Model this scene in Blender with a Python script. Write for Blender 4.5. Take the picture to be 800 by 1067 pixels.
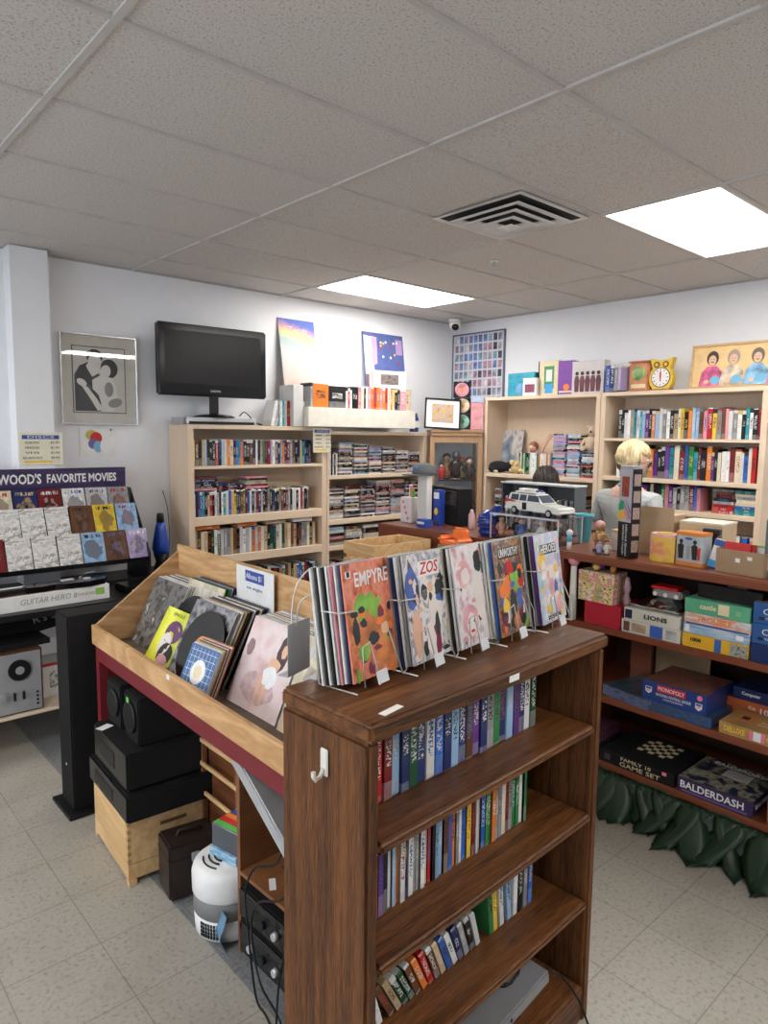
import bpy, bmesh, math, random
from mathutils import Vector, Matrix, Euler
random.seed(7)
PI = math.pi
R = math.radians
S = bpy.context.scene
C = S.collection
for o in list(bpy.data.objects): bpy.data.objects.remove(o)

# ------------------------------------------------------------------ camera, light, exposure
CAMH = 1.77
cd = bpy.data.cameras.new('camera'); cam = bpy.data.objects.new('camera', cd); C.objects.link(cam)
S.camera = cam
yaw, pitch, roll = R(48.0), R(6.3), R(.65)
fv = Vector((math.cos(yaw)*math.cos(pitch), math.sin(yaw)*math.cos(pitch), -math.sin(pitch)))
rv = Vector((math.sin(yaw), -math.cos(yaw), 0)); uv = rv.cross(fv)
r2 = math.cos(roll)*rv + math.sin(roll)*uv; u2 = -math.sin(roll)*rv + math.cos(roll)*uv
M = Matrix((r2, u2, -fv)).transposed().to_4x4(); M.translation = (0, 0, CAMH)
cam.matrix_world = M
cd.sensor_fit = 'VERTICAL'; cd.sensor_height = 36; cd.lens = 724/1067*36
cd.clip_start = .02
w = bpy.data.worlds.new('sky'); S.world = w; w.use_nodes = True
w.node_tree.nodes['Background'].inputs[0].default_value = (.72, .82, 1, 1)
w.node_tree.nodes['Background'].inputs[1].default_value = 1.0
S.view_settings.view_transform = 'Standard'; S.view_settings.look = 'None'
S.view_settings.exposure = 0.25; S.view_settings.gamma = 1; S.view_settings.use_curve_mapping = False
PANEL = 15.5          # strength of the ceiling panels
def area(name, loc, rot, sx, sy, power, col):
    l = bpy.data.lights.new(name, 'AREA'); l.shape = 'RECTANGLE'; l.size = sx; l.size_y = sy; l.energy = power; l.color = col
    o = bpy.data.objects.new(name, l); C.objects.link(o); o.location = loc; o.rotation_euler = rot; return o
# daylight arriving through the shop windows on the side behind the camera
area('window_daylight', (-3.9, 1.2, 1.55), (0, R(-90), 0), 1.9, 4.2, 85, (.80, .89, 1))

# ------------------------------------------------------------------ mesh helpers
class MB:
    def __init__(s, mats=None): s.bm = bmesh.new(); s.mats = []
    def _fin(s, vs, mi, M=None):
        if M is not None: bmesh.ops.transform(s.bm, matrix=M, verts=vs)
        for f in {f for v in vs for f in v.link_faces}: f.material_index = mi
    def box(s, x0, x1, y0, y1, z0, z1, mi=0, bev=0, M=None, seg=1):
        r = bmesh.ops.create_cube(s.bm, size=1)['verts']
        bmesh.ops.transform(s.bm, matrix=Matrix.Translation(((x0+x1)/2, (y0+y1)/2, (z0+z1)/2)) @ Matrix.Diagonal((abs(x1-x0), abs(y1-y0), abs(z1-z0), 1)), verts=r)
        if bev:
            es = list({e for v in r for e in v.link_edges})
            g = bmesh.ops.bevel(s.bm, geom=es, offset=bev, segments=seg, affect='EDGES', clamp_overlap=True)
            r = list({v for f in g['faces'] for v in f.verts} | {v for v in r if v.is_valid})
        s._fin(r, mi, M); return s
    def cyl(s, p, q, r0, r1=None, n=16, mi=0, cap=True, smooth=True):
        p = Vector(p); q = Vector(q); d = q-p; r1 = r0 if r1 is None else r1
        rr = bmesh.ops.create_cone(s.bm, cap_ends=cap, segments=n, radius1=r0, radius2=r1, depth=d.length)['verts']
        s._fin(rr, mi, Matrix.Translation((p+q)/2) @ d.to_track_quat('Z', 'Y').to_matrix().to_4x4())
        if smooth:
            for f in {f for v in rr for f in v.link_faces}:
                if len(f.verts) == 4: f.smooth = True
        return s
    def sph(s, c, r, mi=0, sc=(1, 1, 1), n=16, M=None):
        rr = bmesh.ops.create_uvsphere(s.bm, u_segments=n, v_segments=max(6, n//2+2), radius=r)['verts']
        T = Matrix.Translation(c) @ (M or Matrix()) @ Matrix.Diagonal((*sc, 1))
        s._fin(rr, mi, T)
        for f in {f for v in rr for f in v.link_faces}: f.smooth = True
        return s
    def lathe(s, prof, n=24, c=(0, 0, 0), mi=0):
        rings = []
        for r, z in prof:
            rings.append([s.bm.verts.new((c[0]+r*math.cos(2*PI*k/n), c[1]+r*math.sin(2*PI*k/n), c[2]+z)) for k in range(n)])
        for a, b in zip(rings, rings[1:]):
            for k in range(n):
                f = s.bm.faces.new((a[k], a[(k+1) % n], b[(k+1) % n], b[k])); f.smooth = True; f.material_index = mi
        for rg, rev in ((rings[0], True), (rings[-1], False)):
            f = s.bm.faces.new(rg[::-1] if rev else rg); f.material_index = mi
        return s
    def prism(s, pts, lo, hi, axis='y', mi=0, M=None):
        # outline pts in the plane across axis, swept lo..hi
        def P(a, b, t): return {'x': (t, a, b), 'y': (a, t, b), 'z': (a, b, t)}[axis]
        A = [s.bm.verts.new(P(a, b, lo)) for a, b in pts]; B = [s.bm.verts.new(P(a, b, hi)) for a, b in pts]
        n = len(pts); fs = [s.bm.faces.new(A), s.bm.faces.new(B[::-1])]
        for k in range(n): fs.append(s.bm.faces.new((A[k], B[k], B[(k+1) % n], A[(k+1) % n])))
        bmesh.ops.recalc_face_normals(s.bm, faces=fs)
        s._fin(A+B, mi, M); return s
    def tube(s, pts, r, n=6, mi=0):
        pts = [Vector(p) for p in pts]; rings = []
        for i, p in enumerate(pts):
            d = (pts[min(i+1, len(pts)-1)]-pts[max(i-1, 0)]).normalized()
            q = d.to_track_quat('Z', 'Y')
            rr = r[i] if isinstance(r, (list, tuple)) else r
            rings.append([s.bm.verts.new(p + q @ Vector((rr*math.cos(2*PI*k/n), rr*math.sin(2*PI*k/n), 0))) for k in range(n)])
        for a, b in zip(rings, rings[1:]):
            # keep the rings from twisting
            off = min(range(n), key=lambda o: (a[0].co-b[o].co).length)
            b2 = b[off:]+b[:off]
            b[:] = b2
            for k in range(n):
                f = s.bm.faces.new((a[k], a[(k+1) % n], b[(k+1) % n], b[k])); f.smooth = True; f.material_index = mi
        s.bm.faces.new(rings[0][::-1]).material_index = mi; s.bm.faces.new(rings[-1]).material_index = mi
        return s
    def grid(s, fn, nu, nv, mi=0, smooth=True):
        g = [[s.bm.verts.new(fn(i/nu, j/nv)) for j in range(nv+1)] for i in range(nu+1)]
        for i in range(nu):
            for j in range(nv):
                f = s.bm.faces.new((g[i][j], g[i+1][j], g[i+1][j+1], g[i][j+1])); f.smooth = smooth; f.material_index = mi
        return s
    def mesh(s, name, mats):
        me = bpy.data.meshes.new(name); s.bm.to_mesh(me); s.bm.free()
        for m in (mats if isinstance(mats, (list, tuple)) else [mats]): me.materials.append(m)
        return me
    def build(s, name, mats, parent=None, loc=None, rot=None):
        o = bpy.data.objects.new(name, s.mesh(name, mats)); C.objects.link(o)
        if parent: o.parent = parent
        if loc: o.location = loc
        if rot: o.rotation_euler = rot
        return o
def tag(o, label, cat=None, group=None, kind=None):
    o['label'] = label
    if cat: o['category'] = cat
    if group: o['group'] = group
    if kind: o['kind'] = kind
    return o
def T(name, label, cat, loc=(0, 0, 0), rz=0, group=None, rot=None):
    o = bpy.data.objects.new(name, None); o.empty_display_size = .05; C.objects.link(o)
    o.location = loc; o.rotation_euler = rot or (0, 0, rz)
    return tag(o, label, cat, group)
def struct(o): o['kind'] = 'structure'; return o
def text(parent, string, loc, size, mat, rot=(PI/2, 0, 0), width=None, name='lettering', ext=.0004, shear=0, bold=0):
    cu = bpy.data.curves.new('t', 'FONT'); cu.body = string; cu.size = size; cu.extrude = ext; cu.shear = shear; cu.offset = bold
    cu.align_x = 'CENTER'; cu.align_y = 'CENTER'; cu.resolution_u = 2
    t = bpy.data.objects.new('t', cu); C.objects.link(t)
    bpy.context.view_layer.update()
    me = bpy.data.meshes.new_from_object(t); bpy.data.objects.remove(t)
    me.materials.clear(); me.materials.append(mat)
    if width:
        xs = [v.co.x for v in me.vertices]; k = width/(max(xs)-min(xs))
        for v in me.vertices: v.co.x *= k
    o = bpy.data.objects.new(name, me); C.objects.link(o); o.parent = parent; o.location = loc; o.rotation_euler = rot
    return o

# ------------------------------------------------------------------ materials
MT = {}
def base(name):
    m = bpy.data.materials.new(name); m.use_nodes = True; nt = m.node_tree
    return m, nt, nt.nodes['Principled BSDF']
def N(nt, t, **k):
    n = nt.nodes.new(t)
    for a, v in k.items(): setattr(n, a, v)
    return n
def math_(nt, op, a, b=None, c=None):
    n = N(nt, 'ShaderNodeMath', operation=op)
    for i, v in enumerate((a, b, c)):
        if v is None: continue
        if isinstance(v, (int, float)): n.inputs[i].default_value = v
        else: nt.links.new(v, n.inputs[i])
    return n.outputs[0]
def mix(nt, f, a, b, mode='MIX'):
    n = N(nt, 'ShaderNodeMix', data_type='RGBA', blend_type=mode)
    for i, v in ((0, f), (6, a), (7, b)):
        if isinstance(v, (int, float)): n.inputs[i].default_value = v
        elif isinstance(v, tuple): n.inputs[i].default_value = (*v[:3], 1)
        else: nt.links.new(v, n.inputs[i])
    return n.outputs[2]
def ramp(nt, fac, stops, interp='LINEAR'):
    n = N(nt, 'ShaderNodeValToRGB'); n.color_ramp.interpolation = interp
    e = n.color_ramp.elements
    while len(e) < len(stops): e.new(.5)
    for k, (p, c) in enumerate(stops):
        e[k].position = p; e[k].color = (*c[:3], 1)
    nt.links.new(fac, n.inputs[0]); return n.outputs[0]
def plain(name, col, rough=.5, metal=0, emit=0, noise=0, spec=.5, alpha=1, bump=0, trans=0, coat=0):
    if name in MT: return MT[name]
    m, nt, b = base(name); L = nt.links
    b.inputs['Base Color'].default_value = (*col, 1); b.inputs['Roughness'].default_value = rough
    b.inputs['Metallic'].default_value = metal; b.inputs['Specular IOR Level'].default_value = spec
    b.inputs['Transmission Weight'].default_value = trans; b.inputs['Coat Weight'].default_value = coat
    tc = N(nt, 'ShaderNodeTexCoord'); nz = N(nt, 'ShaderNodeTexNoise'); nz.inputs['Scale'].default_value = 14; nz.inputs['Detail'].default_value = 4
    L.new(tc.outputs['Object'], nz.inputs['Vector'])
    k = noise or .06
    hi = tuple(min(1, c*(1+k)) for c in col); lo = tuple(c*(1-k) for c in col)
    L.new(ramp(nt, nz.outputs[0], [(.3, lo), (.7, hi)]), b.inputs['Base Color'])
    if emit: b.inputs['Emission Color'].default_value = (*col, 1); b.inputs['Emission Strength'].default_value = emit
    if bump:
        bp = N(nt, 'ShaderNodeBump'); bp.inputs['Strength'].default_value = bump; nz2 = N(nt, 'ShaderNodeTexNoise'); nz2.inputs['Scale'].default_value = 60
        L.new(tc.outputs['Object'], nz2.inputs['Vector']); L.new(nz2.outputs[0], bp.inputs['Height']); L.new(bp.outputs[0], b.inputs['Normal'])
    MT[name] = m; return m
def wood(name, c1, c2, axis='x', scale=9, rough=.4, rings=True, coat=0, stretch=.08, contrast=1):
    m, nt, b = base(name); L = nt.links
    tc = N(nt, 'ShaderNodeTexCoord'); mp = N(nt, 'ShaderNodeMapping')
    sc = [scale]*3; sc['xyz'.index(axis)] = scale*stretch
    mp.inputs['Scale'].default_value = sc; L.new(tc.outputs['Object'], mp.inputs['Vector'])
    n1 = N(nt, 'ShaderNodeTexNoise'); n1.inputs['Scale'].default_value = 1.2; n1.inputs['Detail'].default_value = 3; n1.inputs['Distortion'].default_value = .6
    L.new(mp.outputs[0], n1.inputs['Vector'])
    n2 = N(nt, 'ShaderNodeTexNoise'); n2.inputs['Scale'].default_value = 14; n2.inputs['Detail'].default_value = 5
    L.new(mp.outputs[0], n2.inputs['Vector'])
    f = n1.outputs[0]
    if rings: f = math_(nt, 'FRACT', math_(nt, 'MULTIPLY', f, 7.0))
    tri = math_(nt, 'ABSOLUTE', math_(nt, 'SUBTRACT', math_(nt, 'MULTIPLY', f, 2.0), 1.0)) if rings else f
    fac = math_(nt, 'ADD', math_(nt, 'MULTIPLY', tri, .45), math_(nt, 'MULTIPLY', n2.outputs[0], .55))
    mid = tuple((a+c)/2 for a, c in zip(c1, c2))
    L.new(ramp(nt, fac, [(.5-.28/contrast, c1), (.5, mid), (.5+.25/contrast, c2)]), b.inputs['Base Color'])
    b.inputs['Roughness'].default_value = rough; b.inputs['Coat Weight'].default_value = coat; b.inputs['Coat Roughness'].default_value = .2
    if contrast > 1: b.inputs['Specular IOR Level'].default_value = .3
    bp = N(nt, 'ShaderNodeBump'); bp.inputs['Strength'].default_value = .12; bp.inputs['Distance'].default_value = .003
    L.new(n2.outputs[0], bp.inputs['Height']); L.new(bp.outputs[0], b.inputs['Normal'])
    MT[name] = m; return m
def media(name, title_axis='z', rough=.25, art=False, soft=False):
    """printed card or plastic sleeve: base colour from the object, lettering-like marks and picture patches"""
    m, nt, b = base(name); L = nt.links
    tc = N(nt, 'ShaderNodeTexCoord'); oi = N(nt, 'ShaderNodeObjectInfo')
    sx = N(nt, 'ShaderNodeSeparateXYZ'); L.new(tc.outputs['Generated'], sx.inputs[0])
    x, y, z = sx.outputs
    rnd = oi.outputs['Random']; col = oi.outputs['Color']
    def noise(vec, scale, w, det=2):
        n = N(nt, 'ShaderNodeTexNoise', noise_dimensions='4D'); n.inputs['Scale'].default_value = scale; n.inputs['Detail'].default_value = det
        L.new(vec, n.inputs['Vector']); L.new(math_(nt, 'MULTIPLY', rnd, w), n.inputs['W']); return n
    alt = ramp(nt, rnd, [(0, (.6, .6, .57)), (.25, (.6, .45, .15)), (.35, (.03, .03, .04)), (.55, (.55, .55, .57)), (.7, (.35, .05, .04)), (.78, (.62, .62, .6)), (.93, (.06, .12, .3))], 'CONSTANT')
    if not art:
        mp = N(nt, 'ShaderNodeMapping'); mp.inputs['Scale'].default_value = (3.2, 0, 48); L.new(tc.outputs['Generated'], mp.inputs['Vector'])
        n = noise(mp.outputs[0], 1, 37, 1)
        t = math_(nt, 'GREATER_THAN', n.outputs[0], .52)
        t = math_(nt, 'MULTIPLY', t, math_(nt, 'LESS_THAN', math_(nt, 'ABSOLUTE', math_(nt, 'SUBTRACT', z, .56)), math_(nt, 'ADD', math_(nt, 'MULTIPLY', rnd, .2), .1)))
        t = math_(nt, 'MULTIPLY', t, math_(nt, 'LESS_THAN', math_(nt, 'ABSOLUTE', math_(nt, 'SUBTRACT', x, .5)), .3))
        c = mix(nt, t, col, alt)
        n2 = noise(tc.outputs['Generated'], 5, 91, 2)
        pic = mix(nt, .7, n2.outputs['Color'], col, 'MIX')
        hs = N(nt, 'ShaderNodeHueSaturation'); hs.inputs['Saturation'].default_value = 1.2; L.new(pic, hs.inputs['Color'])
        pm = math_(nt, 'LESS_THAN', z, math_(nt, 'MULTIPLY', math_(nt, 'FRACT', math_(nt, 'MULTIPLY', rnd, 7.3)), .33))
        c = mix(nt, pm, c, hs.outputs[0])
        tp = math_(nt, 'GREATER_THAN', z, math_(nt, 'ADD', .84, math_(nt, 'MULTIPLY', math_(nt, 'FRACT', math_(nt, 'MULTIPLY', rnd, 13.7)), .3)))
        c = mix(nt, tp, c, alt)
    else:
        n1 = noise(tc.outputs['Generated'], 2.6, 53, 6); n2 = noise(tc.outputs['Generated'], 5, 17, 5)
        dark = mix(nt, .72, col, (.02, .018, .02))
        f = ramp(nt, n2.outputs[0], [(.44, (0, 0, 0)), (.56, (1, 1, 1))])
        dd = math_(nt, 'ADD', math_(nt, 'POWER', math_(nt, 'MULTIPLY', math_(nt, 'SUBTRACT', x, .5), 2.0), 2.0), math_(nt, 'POWER', math_(nt, 'MULTIPLY', math_(nt, 'SUBTRACT', z, .42), 2.1), 2.0))
        inside = math_(nt, 'LESS_THAN', math_(nt, 'ADD', dd, math_(nt, 'MULTIPLY', math_(nt, 'SUBTRACT', n1.outputs[0], .5), 2.2)), .42)
        c = mix(nt, f, mix(nt, .35, col, dark), col)
        warm = mix(nt, .55, alt, (.22, .12, .08))
        c = mix(nt, math_(nt, 'MULTIPLY', inside, .8), c, mix(nt, f, dark, warm))
        mp = N(nt, 'ShaderNodeMapping'); mp.inputs['Scale'].default_value = (16, 0, 5); L.new(tc.outputs['Generated'], mp.inputs['Vector'])
        n3 = noise(mp.outputs[0], 1, 71, 1)
        t = math_(nt, 'MULTIPLY', math_(nt, 'GREATER_THAN', n3.outputs[0], .5), math_(nt, 'LESS_THAN', math_(nt, 'ABSOLUTE', math_(nt, 'SUBTRACT', z, .87)), .055))
        t = math_(nt, 'MULTIPLY', t, math_(nt, 'LESS_THAN', math_(nt, 'ABSOLUTE', math_(nt, 'SUBTRACT', x, .5)), .38))
        c = mix(nt, t, c, alt)
    L.new(c, b.inputs['Base Color']); b.inputs['Roughness'].default_value = rough
    if soft: b.inputs['Specular IOR Level'].default_value = .3
    MT[name] = m; return m
def artm(name, cols, scale=4, rough=.3, detail=5, dist=.3, stretch=(1, 1, 1), sharp=False):
    """a printed picture with its own palette"""
    m, nt, b = base(name); L = nt.links
    tc = N(nt, 'ShaderNodeTexCoord'); mp = N(nt, 'ShaderNodeMapping'); mp.inputs['Scale'].default_value = stretch
    mp.inputs['Location'].default_value = (len(name)*1.3, len(cols)*.7, scale*.31)
    L.new(tc.outputs['Generated'], mp.inputs['Vector'])
    n = N(nt, 'ShaderNodeTexNoise'); n.inputs['Scale'].default_value = scale; n.inputs['Detail'].default_value = detail; n.inputs['Distortion'].default_value = dist
    L.new(mp.outputs[0], n.inputs['Vector'])
    k = len(cols); L.new(ramp(nt, n.outputs[0], [(.3+.4*i/max(1, k-1), c) for i, c in enumerate(cols)], 'CONSTANT' if sharp else 'LINEAR'), b.inputs['Base Color'])
    b.inputs['Roughness'].default_value = rough; MT[name] = m; return m
def glass(name, col=(1, 1, 1), rough=.02, thin=.15):
    m, nt, b = base(name); L = nt.links
    tr = N(nt, 'ShaderNodeBsdfTransparent'); tr.inputs[0].default_value = (*col, 1)
    gl = N(nt, 'ShaderNodeBsdfGlossy'); gl.inputs['Roughness'].default_value = rough
    ms = N(nt, 'ShaderNodeMixShader'); fr = N(nt, 'ShaderNodeLayerWeight')
    L.new(math_(nt, 'ADD', math_(nt, 'MULTIPLY', math_(nt, 'POWER', fr.outputs['Facing'], 5.0), .6), .03+thin*.05), ms.inputs[0]); L.new(tr.outputs[0], ms.inputs[1]); L.new(gl.outputs[0], ms.inputs[2])
    L.new(ms.outputs[0], nt.nodes['Material Output'].inputs[0]); MT[name] = m; return m

white = plain('white_plastic', (.8, .8, .78), .4)
black = plain('black_plastic', (.010, .010, .011), .4, spec=.3)
blackm = plain('matt_black', (.010, .010, .011), .65, spec=.2)
gloss = plain('gloss_black', (.005, .005, .006), .15, spec=.35)
grey = plain('grey_metal', (.45, .47, .5), .35, .3)
silver = plain('silver_plastic', (.55, .56, .58), .28, .5)
wirem = plain('wire_coating', (.6, .6, .58), .3, .4)
maple = wood('maple_laminate', (.66, .50, .35), (.78, .62, .46), 'z', 5, .45, False)
mapleh = wood('maple_laminate_shelf', (.68, .53, .38), (.80, .65, .49), 'x', 5, .45, False)
oak = wood('dark_oak', (.024, .008, .003), (.185, .070, .021), 'z', 34, .55, False, 0, .04, 2)
oakx = wood('dark_oak_long_grain', (.028, .009, .003), (.215, .083, .026), 'x', 30, .42, False, .03, .045, 2)
ply = wood('plywood', (.46, .25, .10), (.66, .41, .20), 'y', 5, .5, True, 0, .22)
plyx = wood('plywood_side', (.38, .20, .08), (.60, .36, .17), 'x', 5, .5, True, 0, .22)
pine = wood('pine_crate', (.60, .37, .16), (.74, .50, .25), 'y', 6, .6, True, 0, .12)
cherry = wood('red_brown_board', (.12, .028, .012), (.26, .072, .03), 'y', 14, .35, False, .3, .06)
cabw = wood('honey_wood', (.34, .19, .09), (.50, .31, .17), 'z', 10, .4, False, .2)
redp = plain('red_paint', (.17, .012, .018), .5)
paper = plain('paper_edge', (.75, .72, .66), .8)
M_spine = media('printed_spine'); M_spine2 = media('printed_spine_matt', rough=.5, soft=True)
M_art = media('printed_cover', art=True, rough=.3)
M_artg = media('shrink_wrapped_cover', art=True, rough=.12)
def tint(name, col, rough=.5):  return plain(name, col, rough)
TW = tint('print_white', (.8, .8, .8)); TB = tint('print_black', (.01, .01, .01)); TY = tint('print_yellow', (.85, .55, .05))
TO = tint('print_orange', (.85, .22, .04)); TP = tint('print_pink', (.85, .2, .35)); TBL = tint('print_blue', (.03, .08, .35))
TR = tint('print_red', (.6, .02, .02)); TC = tint('print_cream', (.75, .65, .42)); TG = tint('print_green', (.1, .45, .08))

COL = {'black': (.012, .012, .014), 'white': (.72, .72, .7), 'grey': (.28, .28, .29), 'silver': (.5, .5, .52), 'red': (.45, .02, .02), 'dark red': (.17, .012, .015),
 'navy blue': (.015, .03, .13), 'blue': (.03, .12, .45), 'pale blue': (.28, .45, .65), 'teal': (.02, .28, .33), 'green': (.03, .22, .06), 'dark green': (.012, .07, .03),
 'yellow': (.75, .52, .05), 'orange': (.7, .2, .03), 'brown': (.13, .055, .025), 'tan': (.5, .36, .2), 'cream': (.7, .62, .45), 'pink': (.65, .25, .3), 'purple': (.12, .03, .22), 'lilac': (.4, .32, .55)}
DVD = ['black']*7+['navy blue']*2+['white']*3+['grey']*3+['dark red', 'red', 'brown', 'tan', 'pale blue', 'blue', 'yellow', 'teal', 'cream', 'lilac', 'orange', 'silver', 'green']
BOOKS = ['black']*4+['white']*4+['cream']*3+['red', 'dark red', 'orange', 'yellow', 'teal', 'pale blue', 'blue', 'navy blue', 'tan', 'brown', 'pink', 'grey', 'grey', 'green', 'purple']
PINKY = ['white']*4+['grey']*5+['pink']*1+['black']*9+['cream']*2+['lilac', 'tan', 'silver', 'silver', 'pale blue', 'dark red', 'brown', 'brown']
ORD = 'first second third fourth fifth sixth seventh eighth ninth tenth eleventh twelfth thirteenth fourteenth fifteenth sixteenth seventeenth eighteenth nineteenth'.split()
TENS = ['', '', 'twent', 'thirt', 'fort', 'fift', 'sixt', 'sevent']
def od(n):
    if n < 20: return ORD[n-1]
    t, u = divmod(n, 10)
    return TENS[t]+'ieth' if u == 0 else TENS[t]+'y-'+ORD[u-1]
def unit(name, mats, kind):
    b = MB()
    if kind == 'case':
        b.box(-.5, .5, -.5, .5, -.5, .5, 0, bev=.03)
    elif kind == 'book':
        b.box(-.5, -.42, -.5, .5, -.5, .5, 0); b.box(.42, .5, -.5, .5, -.5, .5, 0); b.box(-.5, .5, -.5, -.44, -.5, .5, 0)
        b.box(-.42, .42, -.44, .47, -.485, .485, 1)
    elif kind == 'sleeve':      # thin card sleeve, cover at -y
        b.box(-.5, .5, -.5, .5, -.5, .5, 0)
    return b.mesh(name, mats)
U_case = unit('case_mesh', [M_spine], 'case'); U_book = unit('book_mesh', [M_spine2, paper], 'book')
U_art = unit('cover_mesh', [M_art], 'sleeve'); U_artg = unit('wrapped_cover_mesh', [M_artg], 'case')
def item(name, me, loc, dims, rot, cname, label, cat, group=None, jit=.18):
    o = bpy.data.objects.new(name, me); C.objects.link(o); o.location = loc; o.scale = dims; o.rotation_euler = rot
    c = COL[cname] if isinstance(cname, str) else cname; k = 1+random.uniform(-jit, jit)
    o.color = (*[min(1, v*k) for v in c], 1); return tag(o, label, cat, group)
def row(start, ang, length, z, pal, where, name='dvd_case', noun='DVD case', cat='DVD case', h=(.19, .19), t=(.014, .016), d=.135, me=None, group=None, lean=0, skip=0, order=None, jd=.004, rise=None):
    """things standing side by side from start along direction ang, spines facing to the right-hand normal"""
    c, s = math.cos(ang), math.sin(ang); p = 0; k = 0
    while True:
        th = random.uniform(*t); hh = random.uniform(*h)
        if p+th > length: break
        k += 1
        cn = order[(k-1) % len(order)] if order else random.choice(pal)
        dy = d/2+random.uniform(0, jd)
        ln = lean if (random.random() < .85) else 0
        cx = p+th/2; zz = z+hh/2*math.cos(lean)+th/2*abs(math.sin(lean))+.0005
        loc = (start[0]+c*cx-s*dy, start[1]+s*cx+c*dy, zz)
        item(name, me or U_case, loc, (th*.97, d, hh), Euler((0, lean, ang)), cn, f'{cn} {noun}, {od(k)} from the left {where}', cat, group or f'{noun}s {where}')
        p += th*(1/math.cos(lean))+.0006+skip
    return k
def stack(x, y, ang, z, n, pal, where, name='dvd_case', noun='DVD case', cat='DVD case', wid=.19, d=.135, t=.0145, me=None, group=None, jit=.006, zmax=9, order=None):
    """things lying flat one on another, spine outwards, centre of the front edge at (x, y)"""
    c, s = math.cos(ang), math.sin(ang); zz = z; cols = []
    for k in range(n):
        th = t*random.uniform(.9, 1.1)
        if zz+th > zmax: break
        cn = order[k % len(order)] if order else random.choice(pal)
        jx = random.uniform(-jit, jit); jy = random.uniform(0, jit); a2 = random.uniform(-.03, .03)
        dy = d/2+jy
        o = item(name, me or U_case, (x+c*jx-s*dy, y+s*jx+c*dy, zz+th/2), (th*.97, d, wid*random.uniform(.97, 1)), Euler((0, PI/2, ang+a2)), cn, '', cat, group or f'{noun}s {where}')
        cols.append((o, cn)); zz += th
    m = len(cols)
    for k, (o, cn) in enumerate(cols):
        o['label'] = f'{cn} {noun}, {od(m-k)} from the top {where}' if k < m-1 else f'{cn} {noun} lying on top {where}'
    return zz

# ------------------------------------------------------------------ room shell
CH, LW, RW = 2.886, 4.877, 5.32      # ceiling height, left wall y, right wall x
X0, Y0 = -4.0, -3.2
wallm = plain('painted_wall', (.82, .83, .86), .6, noise=.012, bump=.03)
def floor_mat():
    m, nt, b = base('vinyl_floor_tile'); L = nt.links
    tc = N(nt, 'ShaderNodeTexCoord'); s = N(nt, 'ShaderNodeSeparateXYZ'); L.new(tc.outputs['Object'], s.inputs[0])
    def line(c, off):
        f = math_(nt, 'FRACT', math_(nt, 'DIVIDE', math_(nt, 'SUBTRACT', c, off-.3048*20), .3048))
        d = math_(nt, 'ABSOLUTE', math_(nt, 'SUBTRACT', f, .5)); return math_(nt, 'GREATER_THAN', d, .494), math_(nt, 'FLOOR', math_(nt, 'DIVIDE', math_(nt, 'SUBTRACT', c, off-.3048*20), .3048))
    lx, ix = line(s.outputs[0], .779); ly, iy = line(s.outputs[1], .79)
    ln = math_(nt, 'MAXIMUM', lx, ly)
    cv = N(nt, 'ShaderNodeCombineXYZ'); L.new(ix, cv.inputs[0]); L.new(iy, cv.inputs[1])
    wn = N(nt, 'ShaderNodeTexWhiteNoise'); L.new(cv.outputs[0], wn.inputs[0])
    n = N(nt, 'ShaderNodeTexNoise'); n.inputs['Scale'].default_value = 70; n.inputs['Detail'].default_value = 5; n.inputs['Distortion'].default_value = .4; L.new(tc.outputs['Object'], n.inputs['Vector'])
    n2 = N(nt, 'ShaderNodeTexNoise'); n2.inputs['Scale'].default_value = 3.5; n2.inputs['Detail'].default_value = 3; L.new(tc.outputs['Object'], n2.inputs['Vector'])
    c = ramp(nt, n.outputs[0], [(.33, (.27, .245, .205)), (.42, (.37, .345, .295)), (.6, (.41, .385, .335))])
    gs = ramp(nt, n.outputs[0], [(.36, (.13, .14, .15)), (.5, (.19, .20, .215)), (.65, (.22, .23, .245))])
    strip = math_(nt, 'MULTIPLY', math_(nt, 'GREATER_THAN', s.outputs[0], 1.06), math_(nt, 'LESS_THAN', s.outputs[0], 1.62))
    strip = math_(nt, 'MULTIPLY', strip, math_(nt, 'GREATER_THAN', s.outputs[1], 1.3))
    c = mix(nt, strip, c, gs)
    c = mix(nt, math_(nt, 'MULTIPLY', wn.outputs[0], .10), c, (.30, .27, .22))
    c = mix(nt, math_(nt, 'MULTIPLY', ramp(nt, n2.outputs[0], [(.5, (0, 0, 0)), (.75, (1, 1, 1))]), .35), c, (.24, .215, .17))
    wv = N(nt, 'ShaderNodeTexVoronoi', feature='DISTANCE_TO_EDGE'); wv.inputs['Scale'].default_value = 2.3; L.new(tc.outputs['Object'], wv.inputs['Vector'])
    c = mix(nt, math_(nt, 'MULTIPLY', ln, .55), c, (.12, .105, .08))
    L.new(c, b.inputs['Base Color']); b.inputs['Roughness'].default_value = .38
    return m
def ceil_mat():
    m, nt, b = base('acoustic_ceiling_tile'); L = nt.links
    tc = N(nt, 'ShaderNodeTexCoord')
    n = N(nt, 'ShaderNodeTexNoise'); n.inputs['Scale'].default_value = 130; n.inputs['Detail'].default_value = 3; L.new(tc.outputs['Object'], n.inputs['Vector'])
    L.new(ramp(nt, n.outputs[0], [(.32, (.36, .33, .30)), (.42, (.60, .575, .55)), (.6, (.66, .64, .615))]), b.inputs['Base Color'])
    b.inputs['Roughness'].default_value = .95
    bp = N(nt, 'ShaderNodeBump'); bp.inputs['Strength'].default_value = .4; bp.inputs['Distance'].default_value = .002; L.new(n.outputs[0], bp.inputs['Height']); L.new(bp.outputs[0], b.inputs['Normal'])
    return m
struct(MB().box(X0-.1, RW+.1, Y0-.1, LW+.1, -.08, 0).build('floor', floor_mat()))
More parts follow.
